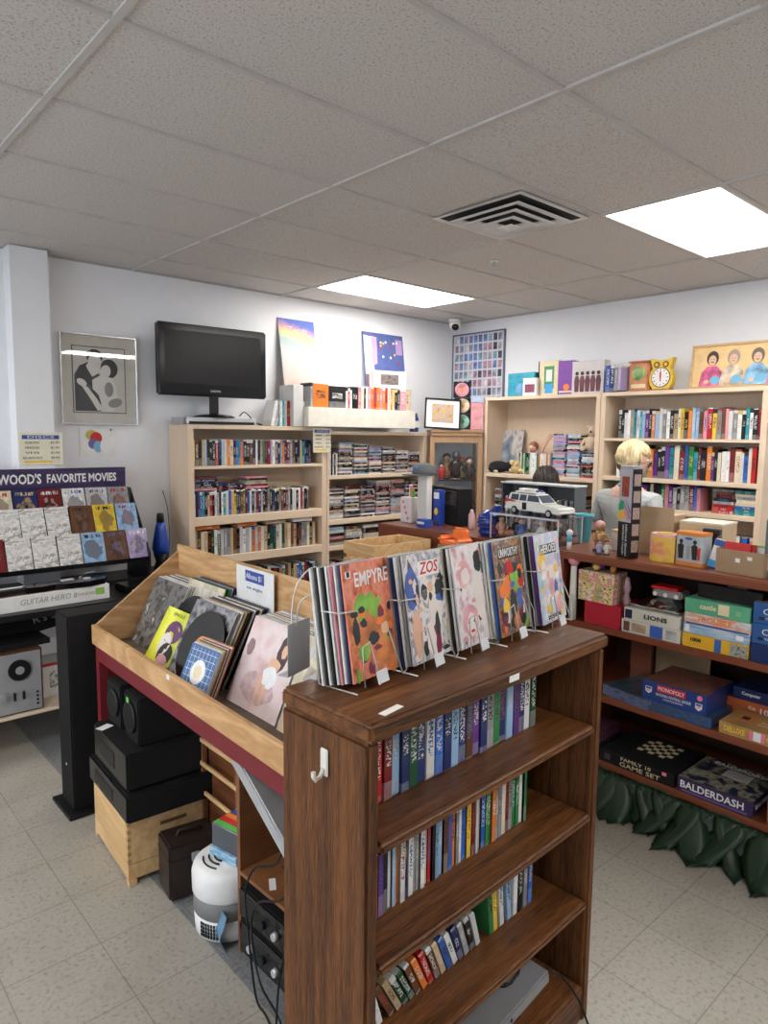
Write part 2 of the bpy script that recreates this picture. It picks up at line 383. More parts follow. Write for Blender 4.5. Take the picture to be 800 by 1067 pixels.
# ceiling: tiles and T-bars; light fixtures and the vent sit in openings of the grid
GX, GY = [.801+1.2192*k for k in range(-4, 5)], [2.002+.6096*k for k in range(-9, 6)]
holes = set()
def cell(b, i): return (.801+1.2192*b, .801+1.2192*(b+1), 2.002+.6096*i, 2.002+.6096*(i+1))
LIGHTS = [(2, -1), (2, 3), (-2, 3), (-2, -1), (2, -5), (0, -5)]  # last panel is added out of view to brighten the floor on the right
cb = MB()
xs = sorted([X0]+[g for g in GX if X0 < g < RW]+[RW]); ys = sorted([Y0]+[g for g in GY if Y0 < g < LW]+[LW])
lit = [cell(*q) for q in LIGHTS]
for a, b_ in zip(xs, xs[1:]):
    for c_, d_ in zip(ys, ys[1:]):
        mx, my = (a+b_)/2, (c_+d_)/2
        z = CH+.05 if any(q[0] < mx < q[1] and q[2] < my < q[3] for q in lit) else CH+.004
        dz = random.uniform(0, .003)
        cb.box(a, b_, c_, d_, z+dz, z+.02+dz)
struct(cb.build('ceiling', ceil_mat()))
tb = MB()
for g in GX:
    if X0 < g < RW: tb.box(g-.012, g+.012, Y0, LW, CH-.003, CH+.006)
for k, g in enumerate(GY):
    if Y0 < g < LW: tb.box(X0, RW, g-.010, g+.010, CH-.0015, CH+.007)
tb.box(X0, RW, LW-.018, LW, CH-.003, CH+.003); tb.box(RW-.018, RW, Y0, LW, CH-.003, CH+.003)
o = tb.build('trim_1', plain('ceiling_bar', (.55, .53, .51), .6)); struct(o); o['label'] = 'pale metal ceiling grid bars'
struct(MB().box(X0-.1, RW+.1, LW, LW+.1, 0, CH+.1).build('wall_left', wallm))
struct(MB().box(RW, RW+.1, Y0-.1, LW, 0, CH+.1).build('wall_right', wallm))
struct(MB().box(X0-.1, RW+.1, Y0-.1, Y0, 0, CH+.1).build('wall_near', wallm))
# window side behind the camera: sill wall, header and piers with real openings
b = MB(); b.box(X0-.1, X0, Y0, LW, 0, .55); b.box(X0-.1, X0, Y0, LW, 2.5, CH+.1)
for a, c_ in ((Y0, -1.3), (1.1, 1.3), (3.6, LW)): b.box(X0-.1, X0, a, c_, .55, 2.5)
struct(b.build('wall_front', wallm))
for k, (a, c_) in enumerate(((-1.3, 1.1), (1.3, 3.6))):
    b = MB(); b.box(X0-.07, X0-.02, a, c_, .55, .6); b.box(X0-.07, X0-.02, a, c_, 2.45, 2.5); b.box(X0-.07, X0-.02, a, a+.05, .6, 2.45); b.box(X0-.07, X0-.02, c_-.05, c_, .6, 2.45); b.box(X0-.07, X0-.02, (a+c_)/2-.02, (a+c_)/2+.02, .6, 2.45)
    b.box(X0-.05, X0-.045, a+.05, c_-.05, .6, 2.45, 1)
    struct(b.build(f'window_{k+1}', [plain('aluminium_frame', (.4, .4, .42), .4, .6), glass('window_glass')]))
o = MB().box(1.202, 1.42, 4.73, LW, 0, CH).build('wall_pier', wallm); struct(o)
bbm = plain('baseboard_vinyl', (.06, .055, .05), .5)
struct(MB().box(X0, 1.2, LW-.012, LW, 0, .1).box(1.42, RW, LW-.012, LW, 0, .1).build('baseboard_left', bbm))
struct(MB().box(RW-.012, RW, Y0, LW, 0, .1).build('baseboard_right', bbm))

# ceiling light panels
em = base('light_diffuser'); emm = em[0]
em[2].inputs['Base Color'].default_value = (.9, .9, .9, 1); em[2].inputs['Emission Color'].default_value = (1, .965, .92, 1); em[2].inputs['Emission Strength'].default_value = PANEL
WH = ['near right wall, brighter and larger in view', 'over the DVD shelves near the left wall', 'behind the viewer near the left wall', 'behind the viewer over the aisle', 'on the right out of view', 'added out of view to brighten the floor']
for q, wh in zip(lit, WH):
    t = T('ceiling_light', f'flat white recessed ceiling light panel {wh}', 'light', ((q[0]+q[1])/2, (q[2]+q[3])/2, CH), 0, 'ceiling light panels')
    hx, hy = (q[1]-q[0])/2-.013, (q[3]-q[2])/2-.011
    f = MB(); f.box(-hx, hx, -hy, -hy+.014, -.002, .045); f.box(-hx, hx, hy-.014, hy, -.002, .045); f.box(-hx, -hx+.014, -hy+.014, hy-.014, -.002, .045); f.box(hx-.014, hx, -hy+.014, hy-.014, -.002, .045)
    f.build('frame', white, t)
    MB().box(-hx+.014, hx-.014, -hy+.014, hy-.014, .004, .010).build('diffuser', emm, t)
# air vent
t = T('ceiling_vent', 'square stepped metal air vent set in the ceiling', 'air vent', (2.95, 2.335, CH))
vm = plain('vent_metal', (.82, .81, .80), .45)
def sqring(b, r0, r1, z0, z1, mi=0):
    for sx, sy in ((1, 0), (-1, 0), (0, 1), (0, -1)):
        if sx: pts = [(sx*r0, -r0, z0), (sx*r0, r0, z0), (sx*r1, r1, z1), (sx*r1, -r1, z1)]
        else: pts = [(-r0, sy*r0, z0), (r0, sy*r0, z0), (r1, sy*r1, z1), (-r1, sy*r1, z1)]
        vs = [b.bm.verts.new(p) for p in pts]; f = b.bm.faces.new(vs); f.material_index = mi
        vs2 = [b.bm.verts.new((p[0], p[1], p[2]+.004)) for p in pts]; f = b.bm.faces.new(vs2[::-1]); f.material_index = mi
b = MB(); sqring(b, .285, .255, -.004, -.002); b.build('outer_flange', vm, t)
MB().box(-.27, .27, -.27, .27, .0005, .003).build('duct_opening', plain('duct_dark', (.02, .02, .02), .8), t)
for r_, z_ in ((.225, -.004), (.165, -.012), (.105, -.02)):
    b = MB(); sqring(b, r_, r_-.054, z_-.018, z_-.006); sqring(b, r_, r_-.008, z_-.018, z_-.020); b.build('louvre', vm, t)
MB().box(-.04, .04, -.04, .04, -.05, -.046).build('centre_plate', vm, t)
t = T('sprinkler_head', 'small metal sprinkler head on the ceiling beyond the vent', 'sprinkler', (3.586, 2.955, CH))
MB().cyl((0, 0, -.004), (0, 0, 0), .03).build('escutcheon', white, t)
MB().cyl((0, 0, -.03), (0, 0, -.004), .008).cyl((0, 0, -.034), (0, 0, -.03), .016).build('nozzle', grey, t)
t = T('security_camera', 'white dome security camera on the ceiling in the corner', 'security camera', (5.06, 4.63, CH))
MB().lathe([(.06, -.03), (.062, 0)], c=(0, 0, 0)).lathe([(.02, -.105), (.05, -.085), (.058, -.055), (.056, -.03)]).build('housing', white, t)
MB().sph((-.022, -.022, -.078), .036).build('lens', gloss, t)

# ------------------------------------------------------------------ light-wood bookcases
def bookcase(label, loc, rz, W, D, H, shelves, lips=(), shelf_t=.022, side=.045, left=True, group='light wood wall bookcases', front_stile=.0, bottom=True):
    t = T('bookcase', label, 'bookcase', loc, rz, group)
    for x0, x1 in (((0, side), (W-side, W))): MB().box(x0, x1, -D, 0, 0, H-.03, bev=.001).build('side_panel', maple, t)
    MB().box(0, W, -D, 0, H-.03, H, bev=.002).build('top', mapleh, t)
    MB().box(side, W-side, -.012, 0, 0, H-.03).build('back_panel', maple, t)
    for i, z in enumerate(shelves):
        lip = lips[i] if i < len(lips) else shelf_t
        b = MB().box(side, W-side, -D+.02, -.012, z-shelf_t, z)
        b.box(side, W-side, -D+.001, -D+.02, z-lip, z, bev=.002); b.build('shelf', mapleh, t)
    return t
# unit under the television: x 2.25..3.47
bookcase('light wood bookcase of DVDs below the television', (2.25, LW-.012, 0), 0, 1.22, .30, 1.83, [1.535, 1.166, .868, .55, .22], [.022, .062, .06, .06, .06])
WT = 'on the {} of the bookcase below the television'
yb = LW-.012-.30+.03
row((2.30, yb), 0, 1.06, 1.535, DVD, 'top shelf, bookcase below television', order=None, h=(.188, .192), t=(.0145, .028), d=.135)
row((2.30, yb), 0, 1.03, 1.166, DVD, 'second shelf, bookcase below television', t=(.0145, .024), h=(.17, .19))
row((2.30, yb), 0, 1.10, .868, ['black', 'white', 'cream', 'grey', 'tan', 'silver', 'orange', 'dark green', 'white', 'black', 'brown'], 'third shelf, bookcase below television', name='vhs_tape', noun='VHS tape', cat='video tape', t=(.025, .028), h=(.187, .2), d=.12)
row((2.30, yb), 0, 1.10, .55, DVD, 'fourth shelf, bookcase below television', name='vhs_tape', noun='VHS tape', cat='video tape', t=(.025, .028), h=(.17, .19))  # a DVD row, drawn with tape-sized cases
for xx, n, zz, wh in ((2.40, 6, 1.357, 'left'), (2.60, 3, 1.357, 'middle'), (2.83, 6, 1.357, 'right')):
    stack(xx, yb, 0, zz+.0, n if wh != 'middle' else 3, ['white', 'black', 'dark red', 'pink', 'navy blue', 'tan'], f'of the {wh} pile, second shelf below television', t=.0155, group='DVDs piled flat on the rows', zmax=1.51)
for xx, n, wh in ((2.42, 4, 'left'), (2.75, 3, 'centre'), (3.0, 5, 'inner right'), (3.25, 4, 'right')):
    stack(xx, yb, 0, 1.069, (n+1)//2, ['black', 'white', 'grey', 'dark green', 'tan', 'orange'], f'of the {wh} pile, third shelf below television', name='vhs_tape', noun='VHS tape', cat='video tape', t=.026, group='cases piled flat on the tapes', zmax=1.14)  # piled DVD cases, drawn tape-sized
# media tower: x 3.475..4.62
bookcase('light wood media shelves packed with stacked discs beneath the white box', (3.475, LW-.012, 0), 0, 1.15, .30, 1.80, [1.432, 1.06, .838, .5, .16], [.03, .04, .035, .035, .035], side=.025)
xt = [3.80+.155*k for k in range(6)]
for k in range(5):
    stack(3.62+.165*k+.08, yb, 0, 1.432, 22, PINKY, f'in stack {["one", "two", "three", "four", "five"][k]} on the upper media shelf', name='cd_case', noun='CD case', cat='CD case', wid=.150, d=.135, t=.0148, zmax=1.66+.09*random.random() if k < 4 else 1.64, group='disc cases stacked on the upper media shelf')
row((3.505, yb), 0, .115, 1.432, ['black', 'white', 'grey'], 'upright at left of upper media shelf', t=(.014, .02))
stack(4.50, yb, 0, 1.432, 13, PINKY, 'in the rightmost upper media shelf stack', name='cd_case', noun='CD case', cat='CD case', wid=.15, t=.0148, group='disc cases stacked on the upper media shelf')
for k in range(6):
    stack(3.595+.178*k, yb, 0, 1.06, 22, PINKY, f'in stack {["one", "two", "three", "four", "five", "six"][k]} on the middle media shelf', wid=.165, t=.0150, zmax=1.33+.06*random.random(), group='disc cases stacked on the middle media shelf')
for k in range(5):
    stack(3.595+.20*k, yb, 0, .838, 12, PINKY, f'in stack {["one", "two", "three", "four", "five"][k]} on the lower media shelf', name='vhs_tape', noun='VHS tape', cat='video tape', wid=.18, t=.0250, zmax=1.0, group='disc cases stacked on the lower media shelf')  # stacked disc cases, drawn tape-sized
row((3.51, yb), 0, 1.05, .5, ['black', 'brown', 'dark red', 'grey'], 'fourth media shelf', name='vhs_tape', noun='VHS tape', cat='video tape', t=(.02, .03), h=(.18, .2))
# white fascia box
t = T('display_box', 'long cream white box lying across the top of the media shelves', 'box', (3.24, 4.50, 1.832))
MB().box(0, 1.18, 0, .34, 0, .155, bev=.004, seg=2).build('body', plain('cream_card', (.78, .75, .66), .5), t)
# price sign under it
def price_sign(loc, w_, h_, label, rz=0):
    t = T('price_sign', label, 'sign', loc, rz)
    MB().box(-w_/2, w_/2, -.004, 0, -h_/2, h_/2, bev=.002).build('card', plain('cream_sign', (.78, .74, .58), .5), t)
    MB().box(-w_*.42, w_*.42, -.005, -.004, h_*.30, h_*.42).build('heading_bar', TBL, t)
    text(t, 'DISCS', (0, -.0055, h_*.36), h_*.10, TW, width=w_*.6)
    for i, (a, c_) in enumerate((('ALBUMS', '$3.99'), ('SINGLES', '$1.99'), ('VHS', '$1.00'), ('ALL BOX SETS', '$9.99'))):
        z = h_*(.19-.155*i)
        text(t, a, (-w_*.2, -.0052, z), h_*.09, TB, width=w_*(.32 if i < 3 else .44)); text(t, c_, (w_*.32, -.0052, z), h_*.09, TB, width=w_*.2)
    MB().box(-w_*.38, w_*.25, -.005, -.004, -h_*.42, -h_*.36).build('underline', TY, t)
    return t
price_sign((3.41, 4.55, 1.725), .18, .20, 'cream price card hanging below the white box')
price_sign((1.335, 4.73, 1.66), .26, .205, 'cream price card on the wall pier above the movie rack')

# right-hand wall bookcases, fronts facing -x (local -y)
def rb(label, y, W, shelves, lips): return bookcase(label, (RW-.012, y, 0), -PI/2, W, .31, 2.125, shelves, lips, side=.04)
rb('light wood bookcase with a nearly empty top bay left of the blond person', 4.19, 1.19, [1.44, 1.07, .72, .36, .08], [.035]*5)
rb('light wood bookcase full of books behind the blond person', 2.995, 1.235, [1.768, 1.47, 1.245, .90, .5, .1], [.022, .032, .035, .035, .035, .035])
xf = RW-.012-.31
order1 = 'black black white white grey teal white teal pale-blue purple black orange pale-blue white grey white black tan cream yellow black orange pale-blue pale-blue brown pink red yellow grey brown pink white grey white black teal white black dark-red'.replace('pale-', 'pale~').replace('dark-', 'dark~').split()
order1 = [c.replace('~', ' ') for c in order1]
row((xf+.04, 2.86), -PI/2, 1.05, 1.768, BOOKS, 'top shelf behind the blond person', name='book', noun='hardback book', cat='book', me=U_book, h=(.195, .225), t=(.020, .034), d=.15, order=order1)
row((xf+.04, 2.86), -PI/2, 1.05, 1.47, BOOKS+['cream']*3, 'second shelf behind the blond person', name='book', noun='hardback book', cat='book', me=U_book, h=(.2, .25), t=(.018, .045), d=.16)
row((xf+.04, 2.86), -PI/2, .68, 1.245, BOOKS, 'third shelf behind the blond person', name='book', noun='book', cat='book', me=U_book, h=(.16, .2), t=(.02, .035), d=.15)
for yy, wh, cols in ((2.03, 'red', ['red', 'red', 'red', 'grey', 'black', 'black', 'brown', 'grey']), (1.875, 'blue', ['teal', 'teal', 'blue', 'cream', 'cream', 'grey', 'cream'])):
    stack(xf+.04, yy, -PI/2, 1.245, 8, BOOKS, f'of the pile with {wh} books lowest', name='book', noun='book', cat='book', me=U_book, wid=.145, t=.021, d=.16, order=cols, group='books piled flat on the third shelf')
for k in range(5): 
    o = item('book', U_book, (xf+.12, 2.0-.05*k+.02, 1.0+.0), (.035, .15, .19), Euler((0, 0, -PI/2)), ['blue', 'red', 'white', 'blue', 'pink'][k], f'{["blue", "red", "white", "bright blue", "pink"][k]} upright book low behind the cardboard box', 'book', 'books low behind the cardboard box')
# left bay content
for k in range(7):
    stack(xf+.05, 4.02-.135*k if k < 7 else 0, -PI/2, 1.07, 18, ['black', 'grey', 'brown', 'dark red', 'silver', 'white', 'black'], f'in pile {["one", "two", "three", "four", "five", "six", "seven"][k]} below the empty bay', name='cd_case', noun='CD case', cat='CD case', wid=.125, d=.14, t=.0125, zmax=1.385, group='CD cases piled below the empty bay')
for k, (yy, zt) in enumerate(((3.405, 1.80), (3.265, 1.81), (3.125, 1.66))):
    stack(xf+.05, yy, -PI/2, 1.44, 34, ['white', 'silver', 'grey', 'lilac', 'pink', 'pale blue', 'black'] if k < 2 else ['white', 'pale blue', 'black', 'black', 'red', 'grey'], f'in the {["left", "middle", "right"][k]} tall CD stack', name='cd_case', noun='CD case', cat='CD case', wid=.125, d=.14, t=.0125, zmax=zt, group='CD cases in the three tall stacks')
row((xf+.05, 3.82), -PI/2, .34, 1.44, ['white', 'white', 'cream', 'white', 'black', 'orange', 'green'], 'upright beside the tall CD stacks', h=(.188, .192), t=(.014, .022), d=.14)

# ------------------------------------------------------------------ foreground oak bookcase (origin: near-left foot)
FA = R(2.6); FX, FY = .848, .974
t = T('bookcase', 'dark oak bookcase in the foreground with racks of comics on top', 'bookcase', (FX, FY, 0), FA)
W_, D_, H_ = .940, .290, 1.21
for x0 in (0, W_-.036):
    MB().box(x0, x0+.036, .006, D_, 0, H_-.042, bev=.008, seg=2).build('side_panel', oak, t)
MB().box(-.001, W_+.004, -.004, D_+.002, H_-.042, H_, bev=.009, seg=3).build('top', oakx, t)
for zz in (.945, .675, .40, .125):
    MB().box(.036, W_-.036, .004, D_-.012, zz-.028, zz, bev=.009, seg=3).build('shelf', oakx, t)
MB().box(.036, W_-.036, .014, .034, 0, .095).build('plinth', oakx, t)
MB().box(.036, W_-.036, D_-.012, D_-.002, .0, H_-.034).build('back_panel', oak, t)
# plastic hook on the side
hk = MB().box(-.006, 0, -.012, .012, -.03, .03, bev=.003); hk.tube([(-.006, 0, -.012), (-.014, 0, -.028), (-.026, 0, -.032), (-.032, 0, -.022), (-.032, 0, -.012)], .005, 8)
ho = hk.build('wall_hook', plain('clear_white_plastic', (.7, .68, .62), .2), None, (FX-.0, FY, 0)); ho.rotation_euler = (0, 0, FA)
p_ = Matrix.Rotation(FA, 4, 'Z') @ Vector((-.0005, .135, 1.09)); ho.location = (FX+p_.x, FY+p_.y, p_.z)
tag(ho, 'small clear plastic adhesive hook on the side of the oak bookcase', 'hook')
def fb(x, y): 
    v = Matrix.Rotation(FA, 4, 'Z') @ Vector((x, y, 0)); return FX+v.x, FY+v.y
lb = MB().box(-.032, .032, -.009, .009, 0, .0006); lo = lb.build('price_label', white); lo.location = (*fb(.085, .028), H_+.0003); lo.rotation_euler = (0, 0, FA+R(8)); tag(lo, 'blank white paper label stuck on the oak bookcase top, near corner', 'label')
lb = MB().box(-.02, .02, -.0006, 0, -.008, .008); lo = lb.build('price_sticker', white); lo.location = (*fb(.47, -.0065), H_-.016); lo.rotation_euler = (0, 0, FA); tag(lo, 'small torn white sticker on the front edge of the oak bookcase top', 'label')
# row 1: clamshell VHS tapes
r1 = 'grey navy~blue blue red dark~red pale~blue navy~blue dark~green navy~blue white blue navy~blue pale~blue navy~blue brown purple navy~blue grey green navy~blue pale~blue purple navy~blue white dark~green'.split()
r1 = [c.replace('~', ' ') for c in r1]
x_, y_ = fb(.045, .115)
row((x_, y_), FA, .72, .945, BOOKS, 'top row of the oak bookcase', name='vhs_tape', noun='clamshell video tape', cat='video tape', h=(.198, .212), t=(.026, .031), d=.125, order=r1, jd=.008, group='clamshell video tapes on the top shelf of the oak bookcase')
# row 2: slim children's books
row(fb(.045, .115), FA, .70, .675, BOOKS+['pale blue', 'green', 'orange', 'white']*3, 'second row of the oak bookcase', name='book', noun='slim book', cat='book', me=U_book, h=(.165, .19), t=(.009, .019), d=.13, jd=.01, group='slim books on the second shelf of the oak bookcase')
# row 3: leaning thin books and tapes, a fallen row
random.seed(12)
items3 = [('white', .05, .3), ('cream', .10, .3), ('white', .135, .3), ('brown', .165, .5), ('tan', .19, .5), ('dark green', .213, .5), ('dark green', .236, .5), ('brown', .26, .45), ('orange', .285, .45), ('red', .31, .4),
          ('brown', .335, .4), ('tan', .358, .4), ('blue', .382, .4), ('white', .405, .4), ('navy blue', .43, .35), ('grey', .455, .35), ('black', .48, .3), ('silver', .505, .3), ('green', .57, .12), ('yellow', .59, .1), ('white', .62, .1), ('pale blue', .655, .1), ('white', .69, 0), ('black', .715, 0), ('grey', .74, 0), ('blue', .765, 0)]
for k, (cn, xx, ln) in enumerate(items3):
    hh = .11 if k < 18 else .175; th = .018
    px, py = fb(xx, .115+.065)
    # lying with the spine up-front and leaning to the left
    item('video_game' if k < 18 else 'book', U_case, (px, py, .4005+hh/2*math.cos(ln)+th/2*math.sin(ln)), (th, .13, hh), Euler((0, -ln, FA)), cn,
         f'{cn} {"slim case" if k < 18 else "slim book"}, {od(k+1)} from left in the leaning row of the oak bookcase', 'case' if k < 18 else 'book', 'leaning cases on the third shelf of the oak bookcase')
px, py = fb(.085, .075); item('book', U_art, (px, py, .4095), (.10, .14, .016), Euler((0, 0, FA+.3)), 'white', 'white paperback with a red picture lying on the third shelf, near corner', 'book')
px, py = fb(.075, .055); item('book', U_art, (px, py, .133+.006), (.14, .11, .014), Euler((0, 0, FA+.1)), 'white', 'white cover with a red pattern lying flat on the lowest shelf, near corner', 'book')
# bottom shelf electronics
px, py = fb(.46, .17)
t = T('dvd_player', 'black slim disc player on the lowest shelf of the oak bookcase', 'disc player', (px, py, .126), FA)
MB().box(-.21, .21, -.10, .13, 0, .045, bev=.004).build('body', gloss, t); MB().box(-.2, .2, -.103, -.1, .018, .022).build('trim_line', silver, t); MB().box(-.16, -.02, -.103, -.1, .026, .040).build('disc_tray', blackm, t)
px, py = fb(.60, .145)
t = T('cable_box', 'grey set top box tilted on the lowest oak shelf beneath a coiled cord', 'set top box', (px, py, .205), FA, rot=(0, R(-6), FA))
MB().box(-.2, .16, -.11, .11, -.02, .02, bev=.006, seg=2).build('body', plain('dull_grey_plastic', (.22, .22, .23), .35), t)
for k in range(4): MB().cyl((-.15+.04*k, -.112, 0), (-.15+.04*k, -.109, 0), .005).build('button', black, t)
def cable(name, label, pts, r=.003, mat=black, cat='cable', group=None):
    # smooth curve through the given points
    P = [Vector(p) for p in pts]; out = []
    for i in range(len(P)-1):
        p0, p1, p2, p3 = P[max(i-1, 0)], P[i], P[i+1], P[min(i+2, len(P)-1)]
        for q in range(6):
            u = q/6; out.append(.5*((2*p1)+(p2-p0)*u+(2*p0-5*p1+4*p2-p3)*u*u+(3*p1-p0-3*p2+p3)*u**3))
    out.append(P[-1]); b = MB().tube(out, r, 6); return tag(b.build(name, mat), label, cat, group)
cc = Vector((*fb(.66, .12), .235))
cable('electric_cable', 'black cord coiled on the grey set top box, trailing out to the floor', [cc+Vector((.05*math.cos(a), .03*math.sin(a), .008*math.sin(2.3*a))) for a in [k*.8 for k in range(20)]] + [(*fb(.80, .06), .2), (*fb(.85, .0), .13), (*fb(.87, -.03), .05), (*fb(.88, -.05), .004), (*fb(.95, -.1), .004)], .0035)

# ------------------------------------------------------------------ comics in wire racks on top of it
U_comic = None
def comic_mesh(name, cover, back=None):
    b = MB(); b.box(-.085, .085, 0, .0042, 0, .262, 1)
    b.box(-.0852, .0852, -.0004, 0, -.0002, .2622, 0)
    b.box(-.0858, -.085, -.0004, .0042, 0, .262, 0)
    return b.mesh(name, [cover, paper])
generic = comic_mesh('comic_mesh', M_art)
def comic_rack(x, y, rz, covers, title, label_front, n, fan, cols, which, mat, deco):
    tilt = R(9.5); roll_ = R(1)
    Rm = Matrix.Rotation(rz, 4, 'Z') @ Matrix.Rotation(-tilt, 4, 'X') @ Matrix.Rotation(roll_, 4, 'Y')
    base_ = Vector((x, y, H_+.016))
    rt = T('comic_rack', f'white wire display rack holding the {which} stack of comics', 'wire rack', (x, y, H_), rz, 'wire racks for comics')
    b = MB(); b.tube([(-.075, -.022, .012), (-.075, -.013, .10), (-.045, -.010, .105), (-.03, -.014, .06), (-.022, -.024, .004)], .0019, 6); b.build('wire_loop', wirem, rt); b = MB()
    b.tube([(.07, -.022, .004), (.06, .012, .10), (.055, .022, .13), (.082, .022, .13), (.1, -.005, .06), (.1, -.012, .004), (.07, -.022, .004)], .0019, 6); b.build('wire_loop', wirem, rt); b = MB()
    b.tube([(-.1, .11, .17), (-.104, .03, .175), (-.06, .012, .175)], .0019, 6); b.build('wire_loop', wirem, rt)
    b = MB(); b.tube([(-.1, -.02, .003), (-.1, .09, .003), (-.1, .11, .20), (.08, .11, .2), (.08, .09, .003), (.08, -.02, .003)], .0022, 6); b.build('back_frame', wirem, rt)
    b = MB(); b.box(-.045, -.005, -.040, -.038, .001, .03, bev=.0008, M=Matrix.Rotation(R(-18), 4, 'X')); b.build('label_holder', plain('clear_grey_plastic', (.62, .64, .66), .15), rt)
    for k in range(n):
        off = Rm @ Vector((-.085*0, .0075*k, 0)) + Vector((-fan*k, 0, 0))
        front = k == 0
        me = comic_mesh('comic_cover_mesh', mat) if front else generic
        o = bpy.data.objects.new('comic_book', me); C.objects.link(o)
        R2 = Rm @ Matrix.Rotation(random.uniform(-.012, .012) if k else 0, 4, 'Y')
        m = Matrix.Translation(base_+off+(R2 @ Vector((.0, 0, 0)))) @ R2; o.matrix_world = m
        cn = cols[k % len(cols)]; o.color = (*COL[cn], 1)
        if front:
            tag(o, label_front, 'comic book', 'comics at the front of the racks')
            for fn in deco: fn(o)
        else:
            tag(o, f'{cn} comic, {od(k+1)} from the front in the {which} rack', 'comic book', f'comics behind the front one in the {which} rack')
def busy(n, z0, z1, mats, seed, r=(.006, .02)):
    def fn(o):
        rg = random.Random(seed)
        for k in range(n):
            x = rg.uniform(-.07, .07); z = rg.uniform(z0, z1); a = rg.uniform(*r); c_ = rg.uniform(*r); ph = rg.uniform(0, 6); x = max(-.083+a, min(.083-a, x)); yy = -.0006-.00003*k
            pts = [(x+a*math.cos(2*PI*i/9)*(1+.2*math.sin(3*i+ph)), z+c_*math.sin(2*PI*i/9)*(1+.2*math.cos(2*i+ph))) for i in range(9)]
            MB().prism(pts, yy-.00003, yy).build('cover_picture', mats[k % len(mats)], o)
    return fn
def banner(string, z, w_, h_, col, bg=None, x=0, sh=0):
    def fn(o):
        if bg: MB().box(x-w_/2-.004, x+w_/2+.004, -.0009, -.0005, z-h_*.62, z+h_*.62).build('title_band', bg, o)
        text(o, string, (x, -.0013, z), h_*1.35, col, width=w_, shear=sh, name='title', ext=.0002, bold=.0006)
    return fn
def blobs(lst):
    def fn(o):
        for k, (x, z, rx, rz_, m) in enumerate(lst):
            yy = -.0007-.00012*k; n = 14
            pts = [(x+rx*math.cos(2*PI*i/n)*(1+.12*math.sin(3*i+k)), z+rz_*math.sin(2*PI*i/n)*(1+.12*math.cos(2*i+k))) for i in range(n)]
            MB().prism(pts, yy-.0002, yy).build('cover_picture', m, o)
    return fn
lime = plain('ink_lime', (.2, .45, .06), .35, noise=.5); rock = plain('ink_rock_orange', (.6, .2, .06), .35, noise=.6); ink = plain('ink_dark', (.02, .03, .03), .35); skin_i = plain('ink_skin', (.75, .45, .3), .35); flesh = plain('ink_pale', (.78, .7, .66), .35); wine = plain('ink_wine', (.2, .02, .06), .35); pinkl = plain('ink_soft_pink', (.75, .38, .42), .35, noise=.3); bluei = plain('ink_blue', (.06, .12, .4), .35, noise=.4)
a1 = artm('cover_orange_battle', [(.12, .04, .03), (.65, .16, .06), (.75, .28, .2), (.55, .09, .05)], 6)
a2 = artm('cover_pale_pirates', [(.03, .04, .08), (.6, .58, .6), (.75, .72, .68), (.25, .28, .4), (.7, .5, .3)], 7)
a3 = artm('cover_pale_pink_sketch', [(.12, .10, .14), (.68, .64, .66), (.78, .74, .74), (.7, .6, .62), (.5, .25, .3)], 5)
a4 = artm('cover_dark_crowd', [(.02, .02, .02), (.25, .05, .03), (.05, .15, .2), (.7, .3, .05), (.04, .04, .06), (.3, .3, .3)], 9)
a5 = artm('cover_pale_rainbow', [(.5, .6, .25), (.7, .72, .75), (.4, .6, .75), (.7, .45, .6), (.75, .7, .5)], 6)
sx0 = [(1.022, 1.150), (1.205, 1.150), (1.385, 1.160), (1.550, 1.160), (1.745, 1.165)]
cc_ = ['black', 'white', 'white', 'navy blue', 'black', 'pink', 'white', 'cream', 'grey', 'purple']
comic_rack(*sx0[0], R(12), None, None, 'orange red comic with green and orange rocky figures, leftmost rack', 9, .0035, ['white', 'navy blue', 'white', 'pink', 'white', 'black', 'white', 'black', 'white'], 'leftmost', a1,
   [busy(34, .01, .17, [rock, ink, lime, TO, rock, wine, ink], 1), banner('EMPYRE', .222, .125, .034, TW, None, .014), banner('1', .238, .01, .012, TB, TW, -.068), blobs([(-.03, .16, .028, .03, lime), (.0, .165, .02, .024, lime), (.02, .12, .045, .04, rock), (-.02, .10, .03, .03, rock), (.035, .05, .045, .03, rock), (.0, .085, .02, .015, ink), (-.06, .11, .012, .03, ink), (-.035, .155, .012, .008, ink), (.045, .10, .015, .014, skin_i), (-.04, .06, .02, .02, lime)])])
comic_rack(*sx0[1], R(12), None, None, 'pale comic titled in a white and red panel, second rack from left', 10, .0035, ['white', 'grey', 'white', 'navy blue', 'grey', 'white', 'cream', 'white', 'grey', 'white'], 'second from left', a2,
   [busy(30, .01, .20, [ink, flesh, bluei, ink, flesh, skin_i], 2), banner('ZOS', .222, .085, .030, TR, TW, .02, .2), blobs([(-.06, .18, .03, .05, bluei), (.035, .13, .03, .06, flesh), (.02, .175, .012, .014, skin_i), (.06, .165, .022, .025, ink), (-.01, .165, .014, .02, ink), (-.055, .07, .022, .055, skin_i), (.03, .045, .014, .045, wine), (.035, .08, .01, .03, ink), (0, .05, .02, .045, flesh)])])
